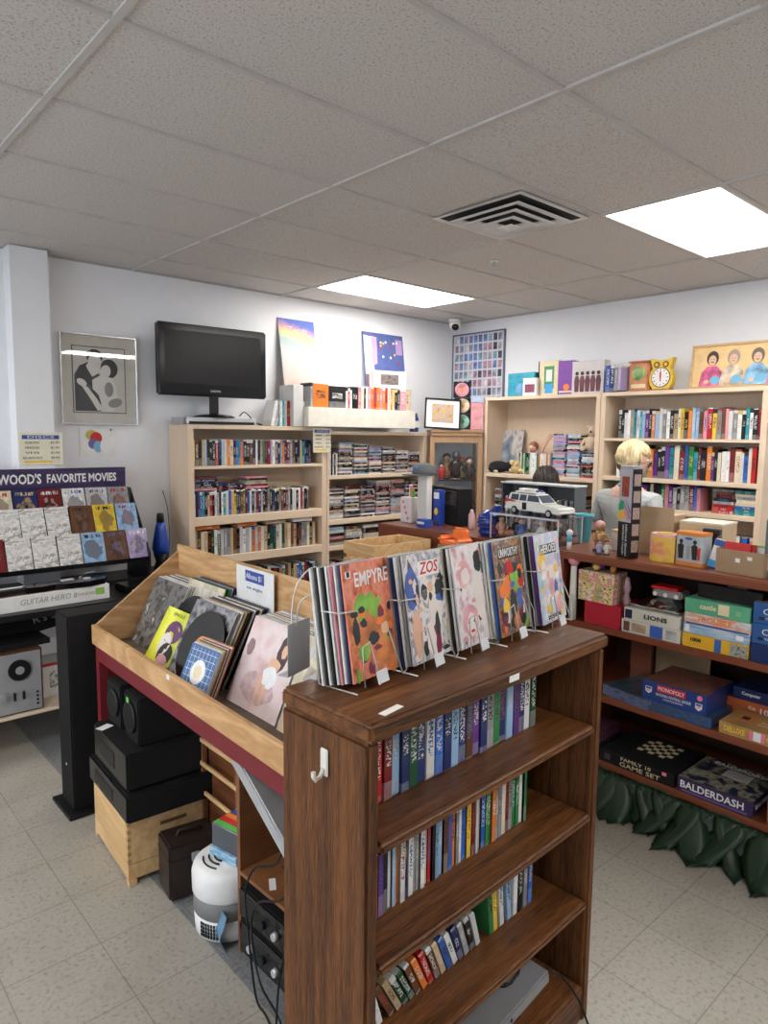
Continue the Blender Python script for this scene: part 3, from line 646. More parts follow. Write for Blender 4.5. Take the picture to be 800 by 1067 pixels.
comic_rack(*sx0[2], R(12), None, None, 'pale pink comic with two softly drawn heads, middle rack', 9, .0035, ['white', 'white', 'black', 'cream', 'grey', 'white', 'brown', 'white', 'green'], 'middle', a3,
   [busy(22, .02, .24, [flesh, pinkl, ink, flesh, plain('ink_mist', (.5, .47, .5), .4)], 3, (.004, .016)), blobs([(-.035, .19, .036, .036, pinkl), (-.03, .182, .022, .022, flesh), (.04, .215, .02, .03, ink), (.045, .12, .04, .07, flesh), (-.025, .065, .04, .045, pinkl), (-.02, .055, .026, .03, flesh), (-.035, .062, .005, .003, ink), (-.008, .062, .005, .003, ink), (-.02, .038, .01, .004, TR), (.055, .04, .02, .04, flesh)])])
comic_rack(*sx0[3], R(12), None, None, 'black comic with a crowd of coloured figures, fourth rack from left', 8, .0045, ['black', 'blue', 'white', 'white', 'grey', 'teal', 'white', 'teal'], 'fourth from left', a4,
   [busy(40, .01, .20, [ink, TR, ink, TO, bluei, lime, ink, wine, flesh], 4), banner('UNWORTHY', .225, .12, .024, TW, TB), blobs([(0, .17, .02, .035, TR), (-.035, .13, .02, .03, TO), (.03, .14, .022, .03, lime), (.045, .09, .02, .03, bluei), (-.045, .07, .02, .035, TY), (0, .08, .02, .04, ink), (.05, .04, .02, .025, wine), (.01, .03, .02, .02, rock)])])
comic_rack(*sx0[4], R(12), None, None, 'pale rainbow comic with a yellow haired figure, rightmost rack', 11, .0035, ['white', 'purple', 'grey', 'black', 'white', 'black', 'grey', 'green', 'black', 'grey', 'teal'], 'rightmost', a5,
   [busy(34, .02, .19, [flesh, TY, pinkl, flesh, plain('ink_aqua', (.3, .5, .55), .4), TW, plain('ink_lavender', (.4, .33, .5), .4)], 5), banner('HEROES', .215, .11, .024, TW, TB), blobs([(-.05, .18, .025, .035, TY), (-.045, .165, .015, .02, flesh), (0, .13, .03, .04, flesh), (0, .10, .02, .03, pinkl), (.03, .09, .014, .03, bluei), (-.03, .04, .02, .014, TY), (.04, .045, .02, .025, pinkl)]), banner('ISSUE', .014, .10, .012, TB, TW)])
# grey steel bookends at the left end of the top
for k, (xx, yy, ww) in enumerate(((.935, 1.265, .075), (.900, 1.325, .09))):
    t = T('bookend', ['grey metal bookend nearest the leftmost comics', 'grey metal bookend behind, next to the record bin'][k], 'bookend', (xx+.02, yy-.01, H_), R(20), 'grey bookends on the oak bookcase')
    MB().box(-ww/2, ww/2, 0, .0015, 0, .105+.02*k, bev=.0005).build('upright_plate', grey, t); MB().box(-ww/2, ww/2, .0015, .03, 0, .0015).build('foot_plate', grey, t)
cable('wire_stand', 'empty white wire stand loop rising between the records and comics', [(.93, 1.33, 1.215), (.93, 1.36, 1.33), (.96, 1.37, 1.42), (1.05, 1.40, 1.42), (1.05, 1.36, 1.215)], .002, wirem, 'wire stand')
cable('wire_stand', 'lower white wire stand loop beside the grey bookends', [(.90, 1.30, 1.33), (.905, 1.28, 1.395), (.96, 1.25, 1.40), (.97, 1.24, 1.31), (.965, 1.235, 1.213)], .002, wirem, 'wire stand')

# ------------------------------------------------------------------ record bin
BA = R(-1.3)     # slight turn
bx0, by0 = 1.033, 1.345; BL, BD = 1.82, .43
t = T('record_bin', 'plywood topped record bin on a dark red stand', 'record bin', (bx0, by0, 0), BA)
MB().box(0, .018, 0, BL, .815, .902, bev=.001).build('front_lip', ply, t)
MB().box(BD-.015, BD, 0, BL, .80, 1.232, bev=.001).build('back_board', ply, t)
for y0 in (0, BL-.015): MB().prism([(.018, .815), (.018, .902), (BD-.015, 1.20), (BD-.015, .815)], y0, y0+.015).build('side_board', plyx, t)
MB().box(.018, BD-.015, .015, BL-.015, .80, .815).build('tray_floor', plain('worn_brown_board', (.15, .115, .085), .6, noise=.3), t)
b = MB(); b.box(.012, .03, .01, BL-.01, .742, .815); b.box(BD-.03, BD-.012, .01, BL-.01, .742, .815); b.box(.03, BD-.03, BL-.028, BL-.01, .742, .815); b.box(.03, BD-.03, .01, .028, .742, .815); b.build('apron', redp, t)
for x0 in (.012, BD-.052):
    for y0 in (.01, BL-.05): MB().box(x0, x0+.04, y0, y0+.04, 0, .742).build('leg', redp, t)
MB().box(.03, BD-.03, BL-.045, BL-.028, .05, .742).build('end_panel', redp, t)
def binp(x, y): 
    v = Matrix.Rotation(BA, 4, 'Z') @ Vector((x, y+.055, 0)); return bx0+v.x, by0+v.y
# albums lean back towards the rear board; cover faces the aisle (-x).
def lp(x, y, z, tilt, name, label, cname, me, size=.315, th=.004, rz=-PI/2, rl=0, grp='record albums in the bin'):
    """x,y,z = bottom centre of the sleeve, leaning back by tilt from the vertical"""
    Rm = Matrix.Rotation(rz, 4, 'Z') @ Matrix.Rotation(-tilt, 4, 'X') @ Matrix.Rotation(rl, 4, 'Y')
    o = bpy.data.objects.new(name, me); C.objects.link(o)
    o.matrix_world = Matrix.Translation(Vector((x, y, z)) + Rm @ Vector((0, 0, size/2))) @ Rm @ Matrix.Diagonal((size, th, size, 1))
    o.color = (*COL[cname], 1); tag(o, label, 'record album', grp); return o
def cover_mesh(cover, side=None):
    b = MB(); b.box(-.5, .5, -.5, .5, -.5, .5, 1); b.box(-.5, .5, -.56, -.5, -.5, .5, 0); return b.mesh('sleeve_mesh', [cover, side or paper])
def lp_group(y, x0, n, tilt, cols, where, front=None, frontlabel=None, step=.0085, rz=-PI/2, size=.315, z=.8165, rl=0, x_end=None):
    for k in range(n):
        me = front if (k == 0 and front) else U_art
        cn = cols[k % len(cols)]
        xx, yy = binp(x0+step*k, y)
        lp(xx, yy+random.uniform(-.004, .004)*(k > 0), z, tilt, 'record_album', frontlabel if (k == 0 and frontlabel) else f'{cn} record sleeve, {od(k+1)} behind the front one {where}' if k else f'{cn} record sleeve at the front {where}', cn, me, rz=rz, size=size, rl=rl, grp=f'record albums {where}')
pk = artm('cover_pale_pink_album', [(.62, .42, .42), (.74, .58, .57), (.78, .66, .66), (.72, .52, .52)], 3)
fr = lp(*binp(.155, .62), .817, R(24), 'record_album', 'pale pink album with a dark haired woman in white, front of the near stack', 'pink', cover_mesh(pk), grp='record albums in the near stack')
def mkfig(parent, lst, sc=1):
    # flat printed figures on a sleeve (unit square coordinates), a hair above the cover
    k = 0
    for x, z, rx, rz_, m in lst:
        k += 1; n = 16; b = MB()
        pts = [(x+rx*math.cos(2*PI*i/n)*(1+.08*math.sin(3*i+k)), z+rz_*math.sin(2*PI*i/n)*(1+.08*math.cos(2*i+k))) for i in range(n)]
        b.prism(pts, -.58-.03*k, -.57-.03*k); b.build('cover_picture', m, parent)
hairb = plain('ink_brown_hair', (.06, .03, .025), .4)
mkfig(fr, [(-.02, -.24, .32, .18, plain('ink_dusty_pink', (.6, .42, .42), .4, noise=.2)), (.24, .20, .10, .20, hairb), (.26, .23, .05, .075, skin_i), (.16, .06, .11, .07, skin_i), (.08, .0, .035, .12, skin_i), (.14, -.08, .14, .12, TW), (.0, -.22, .04, .15, skin_i), (.10, -.28, .035, .12, skin_i), (-.38, .15, .07, .1, plain('ink_mauve_shade', (.3, .18, .2), .4))])
lp_group(.62, .164, 14, R(24), ['white', 'silver', 'cream', 'grey', 'white', 'cream', 'tan', 'white', 'dark red', 'cream', 'grey', 'white'], 'in the near stack', step=.0082)
lp_group(.285, .155, 14, R(24), ['cream', 'white', 'tan', 'white', 'grey', 'white', 'cream'], 'beside the oak bookcase', step=.0082)
lp_group(1.02, .10, 12, R(27), ['black', 'grey', 'white', 'tan', 'brown', 'black', 'white', 'black', 'cream', 'black', 'navy blue', 'white'], 'in the middle stack', step=.0135, front=cover_mesh(artm('cover_dark_clear_sleeve', [(.02, .02, .022), (.05, .05, .055), (.3, .3, .32), (.03, .03, .03)], 5, .15)), frontlabel='dark album in a clear sleeve behind the blue record single')
# a bare black disc half out of its sleeve
def disc(x, y, z, tilt, label, lab_mat, size=.15):
    Rm = Matrix.Rotation(-PI/2, 4, 'Z') @ Matrix.Rotation(-tilt, 4, 'X')
    t = T('vinyl_record', label, 'vinyl record', (0, 0, 0)); t.matrix_world = Matrix.Translation((x, y, z)) @ Rm @ Matrix.Translation((0, 0, size))
    MB().cyl((0, -.001, 0), (0, .001, 0), size, n=64).build('disc', gloss, t); MB().cyl((0, -.0015, 0), (0, .0015, 0), size*.33, n=32).build('label', lab_mat, t)
disc(*binp(.082, .985), .818, R(27), 'bare black vinyl record standing behind the blue record single', plain('record_label_orange', (.7, .25, .06), .5))
disc(*binp(.150, 1.235), .818, R(24), 'black vinyl record standing right of the grey photo album', plain('record_label_grey', (.3, .3, .3), .5))
gp = artm('cover_grey_photo', [(.03, .03, .03), (.10, .095, .09), (.2, .19, .18), (.06, .055, .05), (.55, .55, .53)], 4, .14)
lp_group(1.53, .155, 9, R(25), ['black', 'white', 'cream', 'white', 'black', 'white', 'brown', 'white', 'tan', 'black', 'cream'], 'in the farthest stack', step=.0125, front=cover_mesh(gp), frontlabel='dark grey photo album in a shiny sleeve at the far end of the bin')
lp_group(1.30, .235, 6, R(20), ['cream', 'black', 'green', 'lilac', 'black', 'brown', 'black', 'grey', 'black'], 'behind the bare record', step=.0115, z=.83)
# yellow single sleeve and the blue 7-inch pack in front
b = MB(); b.grid(lambda u, v: Vector(((u-.5)*.18, -.02*math.sin(PI*u)*0 + .028*(u-.3)**2*4, v*.25)), 10, 2); b.grid(lambda u, v: Vector(((.5-u)*.18, .003+.028*(.7-u)**2*4, v*.25)), 10, 2)
yo = b.build('magazine', artm('cover_bright_yellow', [(.8, .75, .02), (.75, .78, .05), (.55, .65, .03)], 2)); tag(yo, 'bright yellow curled magazine with a purple haired portrait leaning in the bin', 'magazine')
yx, yy = binp(.085, 1.29); yo.matrix_world = Matrix.Translation((yx, yy, .8165)) @ Matrix.Rotation(-PI/2+R(10), 4, 'Z') @ Matrix.Rotation(R(-30), 4, 'X') @ Matrix.Rotation(R(5), 4, 'Y')
def yfig(lst):
    k = 0
    for x, z, rx, rz_, m in lst:
        k += 1; b = MB(); n = 14
        def yy_(x): return .028*(((x/.18)+.5)-.3)**2*4-.0012-.0003*k
        b.bm.faces.new([b.bm.verts.new((x+rx*math.cos(-2*PI*i/n), yy_(x+rx*math.cos(-2*PI*i/n)), z+rz_*math.sin(-2*PI*i/n))) for i in range(n)][::-1]); b.build('cover_picture', m, yo)
yfig([(.015, .155, .038, .05, plain('ink_purple', (.12, .02, .12), .4)), (.0, .10, .028, .05, flesh), (.02, .06, .032, .05, TB), (.02, .03, .025, .03, pinkl)])
text(yo, 'SINGLE', (.02, -.004, .228), .02, TB, width=.08, ext=.0002)
bl = artm('cover_blue_grid', [(.03, .10, .26), (.05, .15, .34), (.04, .12, .3)], 2)
for k in range(9):
    xx, yy2 = binp(.028+.0085*k, .825+.004*k)
    o = lp(xx, yy2, .8165+.022, R(25), 'record_single', 'blue and white grid record single at the front of the bin' if k == 0 else f'{["white", "cream", "tan", "brown", "cream", "dark red", "cream", "white", "orange"][k]} record single, {od(k+1)} in the small pack behind the blue one', ['white', 'white', 'cream', 'tan', 'brown', 'cream', 'dark red', 'white', 'orange'][k], cover_mesh(bl) if k == 0 else U_art, size=.182, th=.003, rz=-PI/2+R(4), grp='record singles in the small pack')
    if k == 0:
        b = MB()
        for q in range(-3, 4):
            b.box(q*.13-.004, q*.13+.004, -.62, -.57, -.46, .46); b.box(-.46, .46, -.62, -.57, q*.13-.004, q*.13+.004)
        b.build('printed_grid', TW, o); MB().cyl((0, -.66, 0), (0, -.6, 0), .24, n=32).build('centre_disc', TW, o); MB().cyl((0, -.72, 0), (0, -.66, 0), .13, n=32).build('centre_label', TC, o)
ao = T('bin_sign', 'white card headed with a blue strip standing at the back of the record bin', 'sign', (*binp(BD-.035, .99), 0), -PI/2+BA)
MB().box(-.145, .145, -.003, 0, 1.05, 1.232).build('card', white, ao); MB().box(-.07, .075, -.0045, -.003, 1.175, 1.22).build('heading_bar', TBL, ao)
text(ao, 'Albums $1', (0, -.005, 1.197), .032, TW, width=.12)
text(ao, 'see singles', (0, -.0036, 1.15), .018, TBL, width=.12)
po = MB().box(-.012, .012, -.001, 0, -.004, .014).build('price_sticker', white); po.location = (*binp(-.0012, .93), .885); po.rotation_euler = (0, 0, -PI/2+BA); tag(po, 'small white price tag on the plywood front lip of the bin', 'label')
# ------------------------------------------------------------------ things under and around the record bin
t = T('tower_speaker', 'tall black tower speaker standing at the far end of the record bin', 'speaker', (.985, 3.215, 0))
MB().box(0, .34, 0, .17, .02, .94, bev=.006, seg=2).build('cabinet', blackm, t)
MB().box(-.035, .36, -.045, .21, 0, .02, bev=.004).build('base_plate', black, t)
b = MB(); [b.cyl((-.002, .085, .02+.15*k+.2), (.002, .085, .02+.15*k+.2), .006) for k in range(1)]; b.build('screw', grey, t)
# wooden crate (bee box) with finger joints
t = T('wooden_crate', 'pale pine box crate with finger joints under the record bin', 'crate', (.975, 2.555, 0), R(-4))
L_, Wd, hh = .38, .45, .27
def crate_box(t, z0, z1, mat):
    MB().box(0, .02, 0, Wd, z0, z1).build('front_board', mat, t); MB().box(L_-.02, L_, 0, Wd, z0, z1).build('back_board', mat, t)
    MB().box(.02, L_-.02, 0, .02, z0, z1).build('side_board', mat, t); MB().box(.02, L_-.02, Wd-.02, Wd, z0, z1).build('side_board', mat, t)
crate_box(t, .085, .265, pine); crate_box(t, .02, .083, pine)
b = MB()
for k in range(6): b.box(-.001, .012, -.001, .021, .09+.03*k, .105+.03*k)
b.build('finger_joint', wood('pine_end_grain', (.35, .2, .08), (.5, .32, .14), 'x', 20), t)
MB().box(.13, .24, -.001, .004, .205, .222, bev=.0015).build('handle_slot', plain('slot_shadow_wood', (.16, .08, .03), .8), t)  # shade inside the hand slot painted as a dark inlay
MB().box(.0, L_, .0, Wd, .255, .263).build('lid_board', pine, t)
MB().box(-.001, .03, -.01, .02, 0, .02).box(.35, .38, 0, .03, 0, .02).box(0, .03, .42, .45, 0, .02).box(.35, .38, .42, .45, 0, .02).build('foot', pine, t)
def deck(label, loc, rz, w_, d_, h_, name='receiver', cat='audio equipment', knobs=0, panel=True):
    t = T(name, label, cat, loc, rz)
    MB().box(0, d_, 0, w_, .008, h_, bev=.004, seg=2).build('body', blackm, t)
    MB().box(-.006, 0, .004, w_-.004, .012, h_-.004, bev=.002).build('front_panel', gloss, t)
    if panel: MB().box(-.008, -.006, w_*.35, w_*.82, h_*.3, h_*.72, bev=.001).build('display_window', black, t)
    for k in range(4): MB().cyl((.03+(d_-.06)*(k % 2), .03+(w_-.06)*(k//2), 0), (.03+(d_-.06)*(k % 2), .03+(w_-.06)*(k//2), .01), .012, n=10).build('foot', black, t)
    for k in range(knobs): MB().cyl((-.006, .05+.07*k, h_*.5), (-.022, .05+.07*k, h_*.5), .014, .012, 16).build('knob', silver if k % 2 else black, t)
    return t
deck('flat black video deck lying on the pine crate', (.965, 2.515, .266), R(-3), .47, .36, .115)
deck('taller black receiver stacked on the video deck', (.98, 2.545, .382), R(-3), .40, .34, .155)
t = T('note_card', 'blank white card lying on the black receiver', 'card', (1.01, 2.86, .5375), R(20)); MB().box(-.03, .03, -.02, .02, 0, .0008).build('card', white, t)
t = T('stereo_speaker', 'black stereo with round driver and green sticker on the receiver', 'speaker', (1.04, 2.58, .538), R(-3))
MB().box(0, .25, 0, .16, 0, .19, bev=.006, seg=2).build('cabinet', blackm, t); MB().cyl((-.012, .08, .10), (0, .08, .10), .06, .066, 32).build('driver', black, t); MB().cyl((-.014, .08, .10), (-.010, .08, .10), .045, .05, 32).build('cone', blackm, t)
MB().box(-.0155, -.0125, .065, .085, .165, .185).build('sticker', plain('neon_green_sticker', (.15, .7, .08), .5), t)
t = T('stereo_speaker', 'black speaker with a taller driver behind the green stickered one', 'speaker', (1.05, 2.78, .538), R(0))
MB().box(0, .2, 0, .15, 0, .19, bev=.006, seg=2).build('cabinet', blackm, t); MB().cyl((-.012, .07, .10), (0, .07, .10), .055, .06, 32).build('driver', black, t)
# brown latching case
t = T('carry_case', 'small dark brown carrying case with a metal latch on the floor', 'case', (1.048, 2.345, 0), R(-8))
dk = plain('dark_brown_leatherette', (.022, .013, .010), .45, bump=.2)
MB().box(0, .20, 0, .145, .004, .222, bev=.008, seg=2).build('body', dk, t)
MB().box(-.001, .201, -.001, .146, .165, .168).build('seam', black, t)
MB().box(.085, .115, -.006, 0, .145, .18, bev=.002).build('latch', silver, t)
MB().box(.13, .19, -.003, 0, .05, .08, bev=.001).build('name_plate', plain('brass_plate', (.35, .25, .12), .35, .7), t)
MB().tube([(.05, .07, .222), (.06, .07, .24), (.14, .07, .24), (.15, .07, .222)], .006, 8).build('handle', dk, t)
# air purifier
t = T('air_purifier', 'round white air purifier with a grey band on the floor', 'air purifier', (1.165, 2.115, 0))
MB().lathe([(.095, 0), (.115, .01), (.118, .035), (.120, .085)], 40).build('lower_shell', white, t)
MB().lathe([(.119, .085), (.121, .087), (.121, .15), (.119, .152)], 40).build('grey_band', plain('warm_grey_plastic', (.2, .2, .2), .45), t)
MB().lathe([(.121, .152), (.125, .158), (.126, .222), (.120, .245), (.102, .260), (.03, .266), (.001, .266)], 40).build('upper_shell', white, t)
for rr_, a0 in ((.085, .1), (.065, .2), (.045, .3)):
    MB().tube([(rr_*math.cos(PI+a), rr_*math.sin(PI+a), .2675-(.006 if rr_ > .08 else .001)) for a in [a0*0-.6+q*.15 for q in range(9)]], .0035, 6).build('outlet_slot', black, t)
for i in range(4):
    for j in range(7):
        a = PI+.75+(-.55+.09*j); z = .028+.014*i
        MB().box(-.004, .004, -.003, .003, -.005, .005, M=Matrix.Translation((.1190*math.cos(a), .1190*math.sin(a), z)) @ Matrix.Rotation(a, 4, 'Z')).build('vent_hole', black, t)
# disc boxes on it
t = T('disc_box', 'small pale blue and white boxed pack lying on the air purifier', 'box', (1.185, 2.10, .269), R(12)); MB().box(-.055, .085, -.07, .07, 0, .028, bev=.001).build('box', artm('print_sky_box', [(.75, .75, .72), (.08, .35, .6), (.7, .72, .7)], 2), t)
t = T('disc_box', 'clear pack of coloured discs on top of the pale blue box', 'box', (1.195, 2.10, .2975), R(12)); MB().box(-.055, .085, -.07, .07, 0, .085, bev=.002).build('box', plain('smoky_case', (.08, .09, .11), .15), t)
for k in range(5): MB().box(-.05+.026*k, -.028+.026*k, -.065, .065, .085, .088).build('spine_strip', [TG, TR, TO, TBL, TG][k], t)
# small wooden media stand under the near end
t = T('media_stand', 'brown wooden open media stand under the near end of the bin', 'stand', (1.135, 1.592, 0), R(2))
ms = wood('stand_brown', (.15, .055, .02), (.27, .115, .045), 'x', 12, .45, False)
MB().box(0, .30, .36, .378, 0, .724).build('side_panel', ms, t); MB().box(0, .30, -.04, -.022, 0, .724).build('side_panel', ms, t)
for z in (.30, .738): MB().box(.0, .30, -.022, .36, z-.014, z).build('shelf', ms, t)
MB().box(.29, .3, -.022, .36, 0, .672).build('back_panel', ms, t)
t = T('magazine_rack', 'light wooden dowel rack behind the brown media stand', 'rack', (1.28, 2.24, 0))
MB().box(0, .02, 0, .02, 0, .55).box(.0, .02, .28, .30, 0, .55).build('post', ms, t)
for z in (.30, .42, .52): MB().box(-.006, .002, 0, .30, z-.008, z+.008).build('rail', pine, t)
MB().box(.03, .16, -.04, .30, .0, .50).build('back_panel', wood('deep_brown', (.10, .03, .012), (.17, .06, .02), 'y', 12), t)
deck('black cassette deck in the media stand, upper of the pair', (1.125, 1.60, .148), R(2), .34, .25, .11, knobs=3)
deck('black receiver on the floor of the media stand', (1.125, 1.60, .02), R(2), .34, .25, .12, knobs=4)
t = T('disc_player', 'silver disc player leaning out from under the bin apron', 'disc player', (1.10, 1.78, .60), 0, rot=(R(34), 0, R(2)))
MB().box(0, .24, -.17, .20, -.024, .024, bev=.005, seg=2).build('body', silver, t); MB().box(-.003, 0, -.15, .0, -.006, .012, bev=.001).build('disc_tray', grey, t); MB().cyl((.02, -.171, 0), (.02, -.176, 0), .009).build('knob', grey, t)
t = T('paper_tag', 'white price tag lying on the middle shelf of the media stand', 'tag', (1.165, 1.82, .301), R(60)); MB().box(-.03, .03, -.011, .011, 0, .0008).build('tag', white, t)
b = MB(); b.grid(lambda u, v: Vector((-.02*math.sin(PI*v)+.01*u, .05*u+.01*math.sin(6*v), .13*v)), 6, 10); o = b.build('plastic_bag', plain('pale_blue_film', (.12, .25, .38), .25)); o.location = (1.085, 1.985, .002); m = o.modifiers.new('s', 'SOLIDIFY'); m.thickness = .002; tag(o, 'crumpled pale blue plastic wrapper beside the air purifier', 'wrapper')
for k, pts in enumerate(([(1.16, 1.72, .52), (1.10, 1.70, .46), (1.085, 1.80, .40), (1.075, 1.84, .30), (1.06, 1.80, .2), (1.05, 1.74, .02), (1.04, 1.66, .006), (1.0, 1.5, .006)],
                         [(1.14, 1.64, .48), (1.075, 1.62, .40), (1.075, 1.76, .31), (1.06, 1.78, .22), (1.04, 1.70, .1), (1.05, 1.6, .006), (.93, 1.62, .006), (.87, 1.72, .006)],
                         [(1.12, 1.60, .52), (1.08, 1.58, .35), (1.06, 1.62, .15), (1.02, 1.58, .006), (.98, 1.5, .006)])):
    cable('electric_cable', ['black cord looping over the front of the media stand shelf', 'black cord trailing across the floor strip to the left', 'black cord hanging closest to the oak bookcase side'][k], pts, .0035)
t = T('power_plug', 'black two prong plug lying at the end of the cord on the floor', 'plug', (.865, 1.73, 0), R(120)); MB().box(-.018, .018, -.01, .01, 0, .016, bev=.004, seg=2).build('body', black, t); MB().box(.018, .034, .003, .0045, .006, .011).build('prong', silver, t); MB().box(.018, .034, -.0045, -.003, .006, .011).build('prong', silver, t)
b = MB(); random.seed(3)
for k in range(4): b.tube([(1.13+.02*math.sin(q*1.3+k*2), 1.63+.012*k+.01*math.cos(q+k), .34+.03*q) for q in range(9)], .006, 6)
o = b.build('cable_bundle', black); o['kind'] = 'stuff'; tag(o, 'bundle of tangled black cables hanging in the media stand', 'cables')

# ------------------------------------------------------------------ left: table, movie rack, tape deck
t = T('display_table', 'long black topped table with a low light wood shelf along the left wall', 'table', (-.2, 3.98, 0))
MB().box(0, 2.38, 0, .87, .765, .80, bev=.003).build('table_top', black, t)
MB().box(0, 2.0, .0, .85, .232, .25, bev=.002).build('lower_shelf', mapleh, t)
for x0 in (.02, 2.30):
    for y0 in (.02, .81): MB().box(x0, x0+.04, y0, y0+.04, 0, .765).build('leg', black, t)
# movie rack on the table
rk = T('movie_rack', 'black stepped movie rack with a purple header reading FAVORITE MOVIES', 'display rack', (.30, 4.41, .8005))
RL = 1.56
MB().box(0, RL, .30, .315, .56, .735, bev=.001).build('header_sign', artm('header_violet', [(.012, .010, .03), (.025, .016, .06), (.05, .025, .11), (.012, .012, .03)], 3), rk)
text(rk, "WOOD'S", (.90, .2985, .668), .085, TW, width=.25, bold=.002); text(rk, 'FAVORITE MOVIES', (1.275, .2985, .668), .075, TW, width=.44, bold=.002)
MB().box(.95, 1.3, .2988, .2998, .597, .600).build('header_rule', TBL, rk)
for k, (y0, z0, y1, z1) in enumerate(((-.02, .148, .06, .345), (.07, .312, .14, .475), (.17, .415, .23, .60))):
    MB().prism([(y0, z0), (y1, z1), (y1+.012, z1), (y0+.012, z0)], 0, RL, 'x').build('back_board', black, rk)
    MB().box(0, RL, y0-.035, y0+.012, z0-.01, z0, bev=.001).build('ledge', black, rk)
    MB().box(0, RL, y0-.037, y0-.034, z0-.01, z0+.018).build('ledge_lip', gloss, rk)
for x0 in (-.01, RL): MB().prism([(-.06, 0), (.315, 0), (.315, .60), (.24, .60), (-.06, .19)], x0, x0+.01, 'x').build('side_panel', black, rk)
MB().box(0, RL, -.02, .0, 0, .03).build('base_rail', black, rk)
glare = artm('cover_glare_wrap', [(.35, .34, .33), (.72, .72, .71), (.5, .48, .45), (.78, .77, .76), (.3, .27, .25), (.7, .7, .7)], 1.6, .1, 3, .8, (1, 1, 3.5))  # white glare on the plastic wrap is painted into the cover colours
def dvd(x, y, z, tilt, label, me, col, rl=0, n=1, size=(.136, .19), grp='DVDs on the movie rack'):
    for k in range(n):
        Rm = Matrix.Rotation(-tilt, 4, 'X') @ Matrix.Rotation(rl, 4, 'Y')
        o = bpy.data.objects.new('dvd_case', me if k == 0 else U_case); C.objects.link(o)
        o.matrix_world = Matrix.Translation(Vector((.30+x*.982+(.0-.004*k), 4.41+y, .8005+z+.006)) + Rm @ Vector((0, .0155*k-.008, size[1]/2+.004))) @ Rm @ Matrix.Diagonal((size[0], .0145, size[1], 1))
        o.color = (*COL[col], 1) if k == 0 else (.012, .012, .014, 1)
        tag(o, label if k == 0 else f'black cased DVD {od(k+1)} behind the {label.split(" DVD")[0]} one', 'DVD case', grp)
gm = cover_mesh(glare, plain('case_black', (.01, .01, .01), .3))
am = cover_mesh(M_artg, plain('case_black', (.01, .01, .01), .3))
R3 = ['dark red:glossy dark red DVD at the left edge of the lowest row', 'w:first DVD with painted silvery glare in the lowest row', 'w:second DVD with painted silvery glare in the lowest row', 'w:third DVD with painted silvery glare, left of the pale blue one', 'pale blue:pale blue DVD in the lowest row', 'brown:brown faced DVD right of the pale blue one', 'lilac:lilac and red DVD at the right end of the lowest row']
R2 = ['w:glaring DVD at the left end of the middle row', 'w:second DVD with painted glare in the middle row', 'w:third crumpled DVD with painted glare in the middle row', 'brown:dark brown DVD pile leaning in the middle row', 'yellow:yellow and red DVD in the middle row', 'pale blue:sky blue DVD with yellow figures, right end of middle row']
R1 = ['cream:cream DVD at the left of the top row', 'navy blue:navy blue DVD in the top row left of the red one', 'dark red:dark red DVD in the top row', 'white:white DVD in the top row', 'silver:pale grey and red DVD in the top row', 'grey:grey blue DVD at the right end of the top row']
for lst, xr, dx, y, z, tl in ((R3, 1.535, .1445, -.029, .150, R(19)), (R2, 1.50, .1445, .058, .314, R(21)), (R1, 1.49, .1445, .158, .417, R(20))):
    for k, s_ in enumerate(lst):
        c_, lab = s_.split(':'); k2 = len(lst)-1-k
        dvd(xr-dx*k2, y, z, tl, lab, gm if c_ == 'w' else am, 'white' if c_ == 'w' else c_, rl=random.uniform(-.02, .02), n=2 if 'pile' in lab else 1)
# guitar controller in its white box
t = T('controller_box', 'long white game box with outlined lettering on the table front', 'box', (.35, 4.01, .8005), R(2.5))
MB().box(0, 1.14, 0, .26, 0, .085, bev=.002).build('box', white, t)
MB().box(.02, .95, .005, .22, .0852, .0858).build('printed_top', artm('box_orange_print', [(.02, .02, .02), (.6, .2, .05), (.05, .04, .04), (.6, .55, .5)], 9, stretch=(4, 1, 1)), t)
text(t, 'GUITAR HERO II', (.80, -.001, .045), .045, plain('outline_grey', (.35, .33, .3), .5), width=.30, shear=.2); text(t, 'GUITAR BUNDLE', (1.0, -.001, .045), .026, plain('print_gold', (.5, .4, .2), .5), width=.13)
MB().box(1.06, 1.11, -.001, 0, .03, .07).build('green_label', plain('label_green', (.3, .55, .1), .5), t)
t = T('toy_guitar', 'black guitar shaped game controller lying on the white box', 'game controller', (1.24, 4.12, .887), R(8))
pts = [(-.20+.0, -.03), (-.12, -.05), (-.05, -.04), (.02, -.075), (.12, -.10), (.22, -.08), (.27, -.01), (.23, .06), (.14, .09), (.05, .06), (-.04, .05), (-.12, .07), (-.2, .03)]
b = MB(); b.prism(pts, .0, .032, 'z'); b.build('body', gloss, t)
MB().box(-.62, -.2, -.022, .022, .005, .03, bev=.003).build('neck', black, t)
for k in range(5): MB().box(-.60+.035*k, -.575+.035*k, -.015, .015, .03, .036, bev=.002).build('fret_button', [TG, TR, TY, TBL, TO][k], t)
MB().box(.0, .07, -.02, .02, .032, .042, bev=.004).build('strum_bar', grey, t); MB().cyl((.14, -.02, .032), (.14, -.02, .038), .022).build('dial', grey, t); MB().tube([(.12, .03, .035), (.18, .05, .05), (.22, .045, .05)], .004).build('whammy_bar', silver, t)
t = T('game_console', 'flat glossy black device on the table beside the white box', 'console', (1.60, 4.05, .8005), R(3)); MB().box(0, .26, 0, .2, 0, .045, bev=.006, seg=2).build('body', gloss, t); MB().box(.02, .10, -.001, .001, .015, .03).build('front_slot', silver, t)
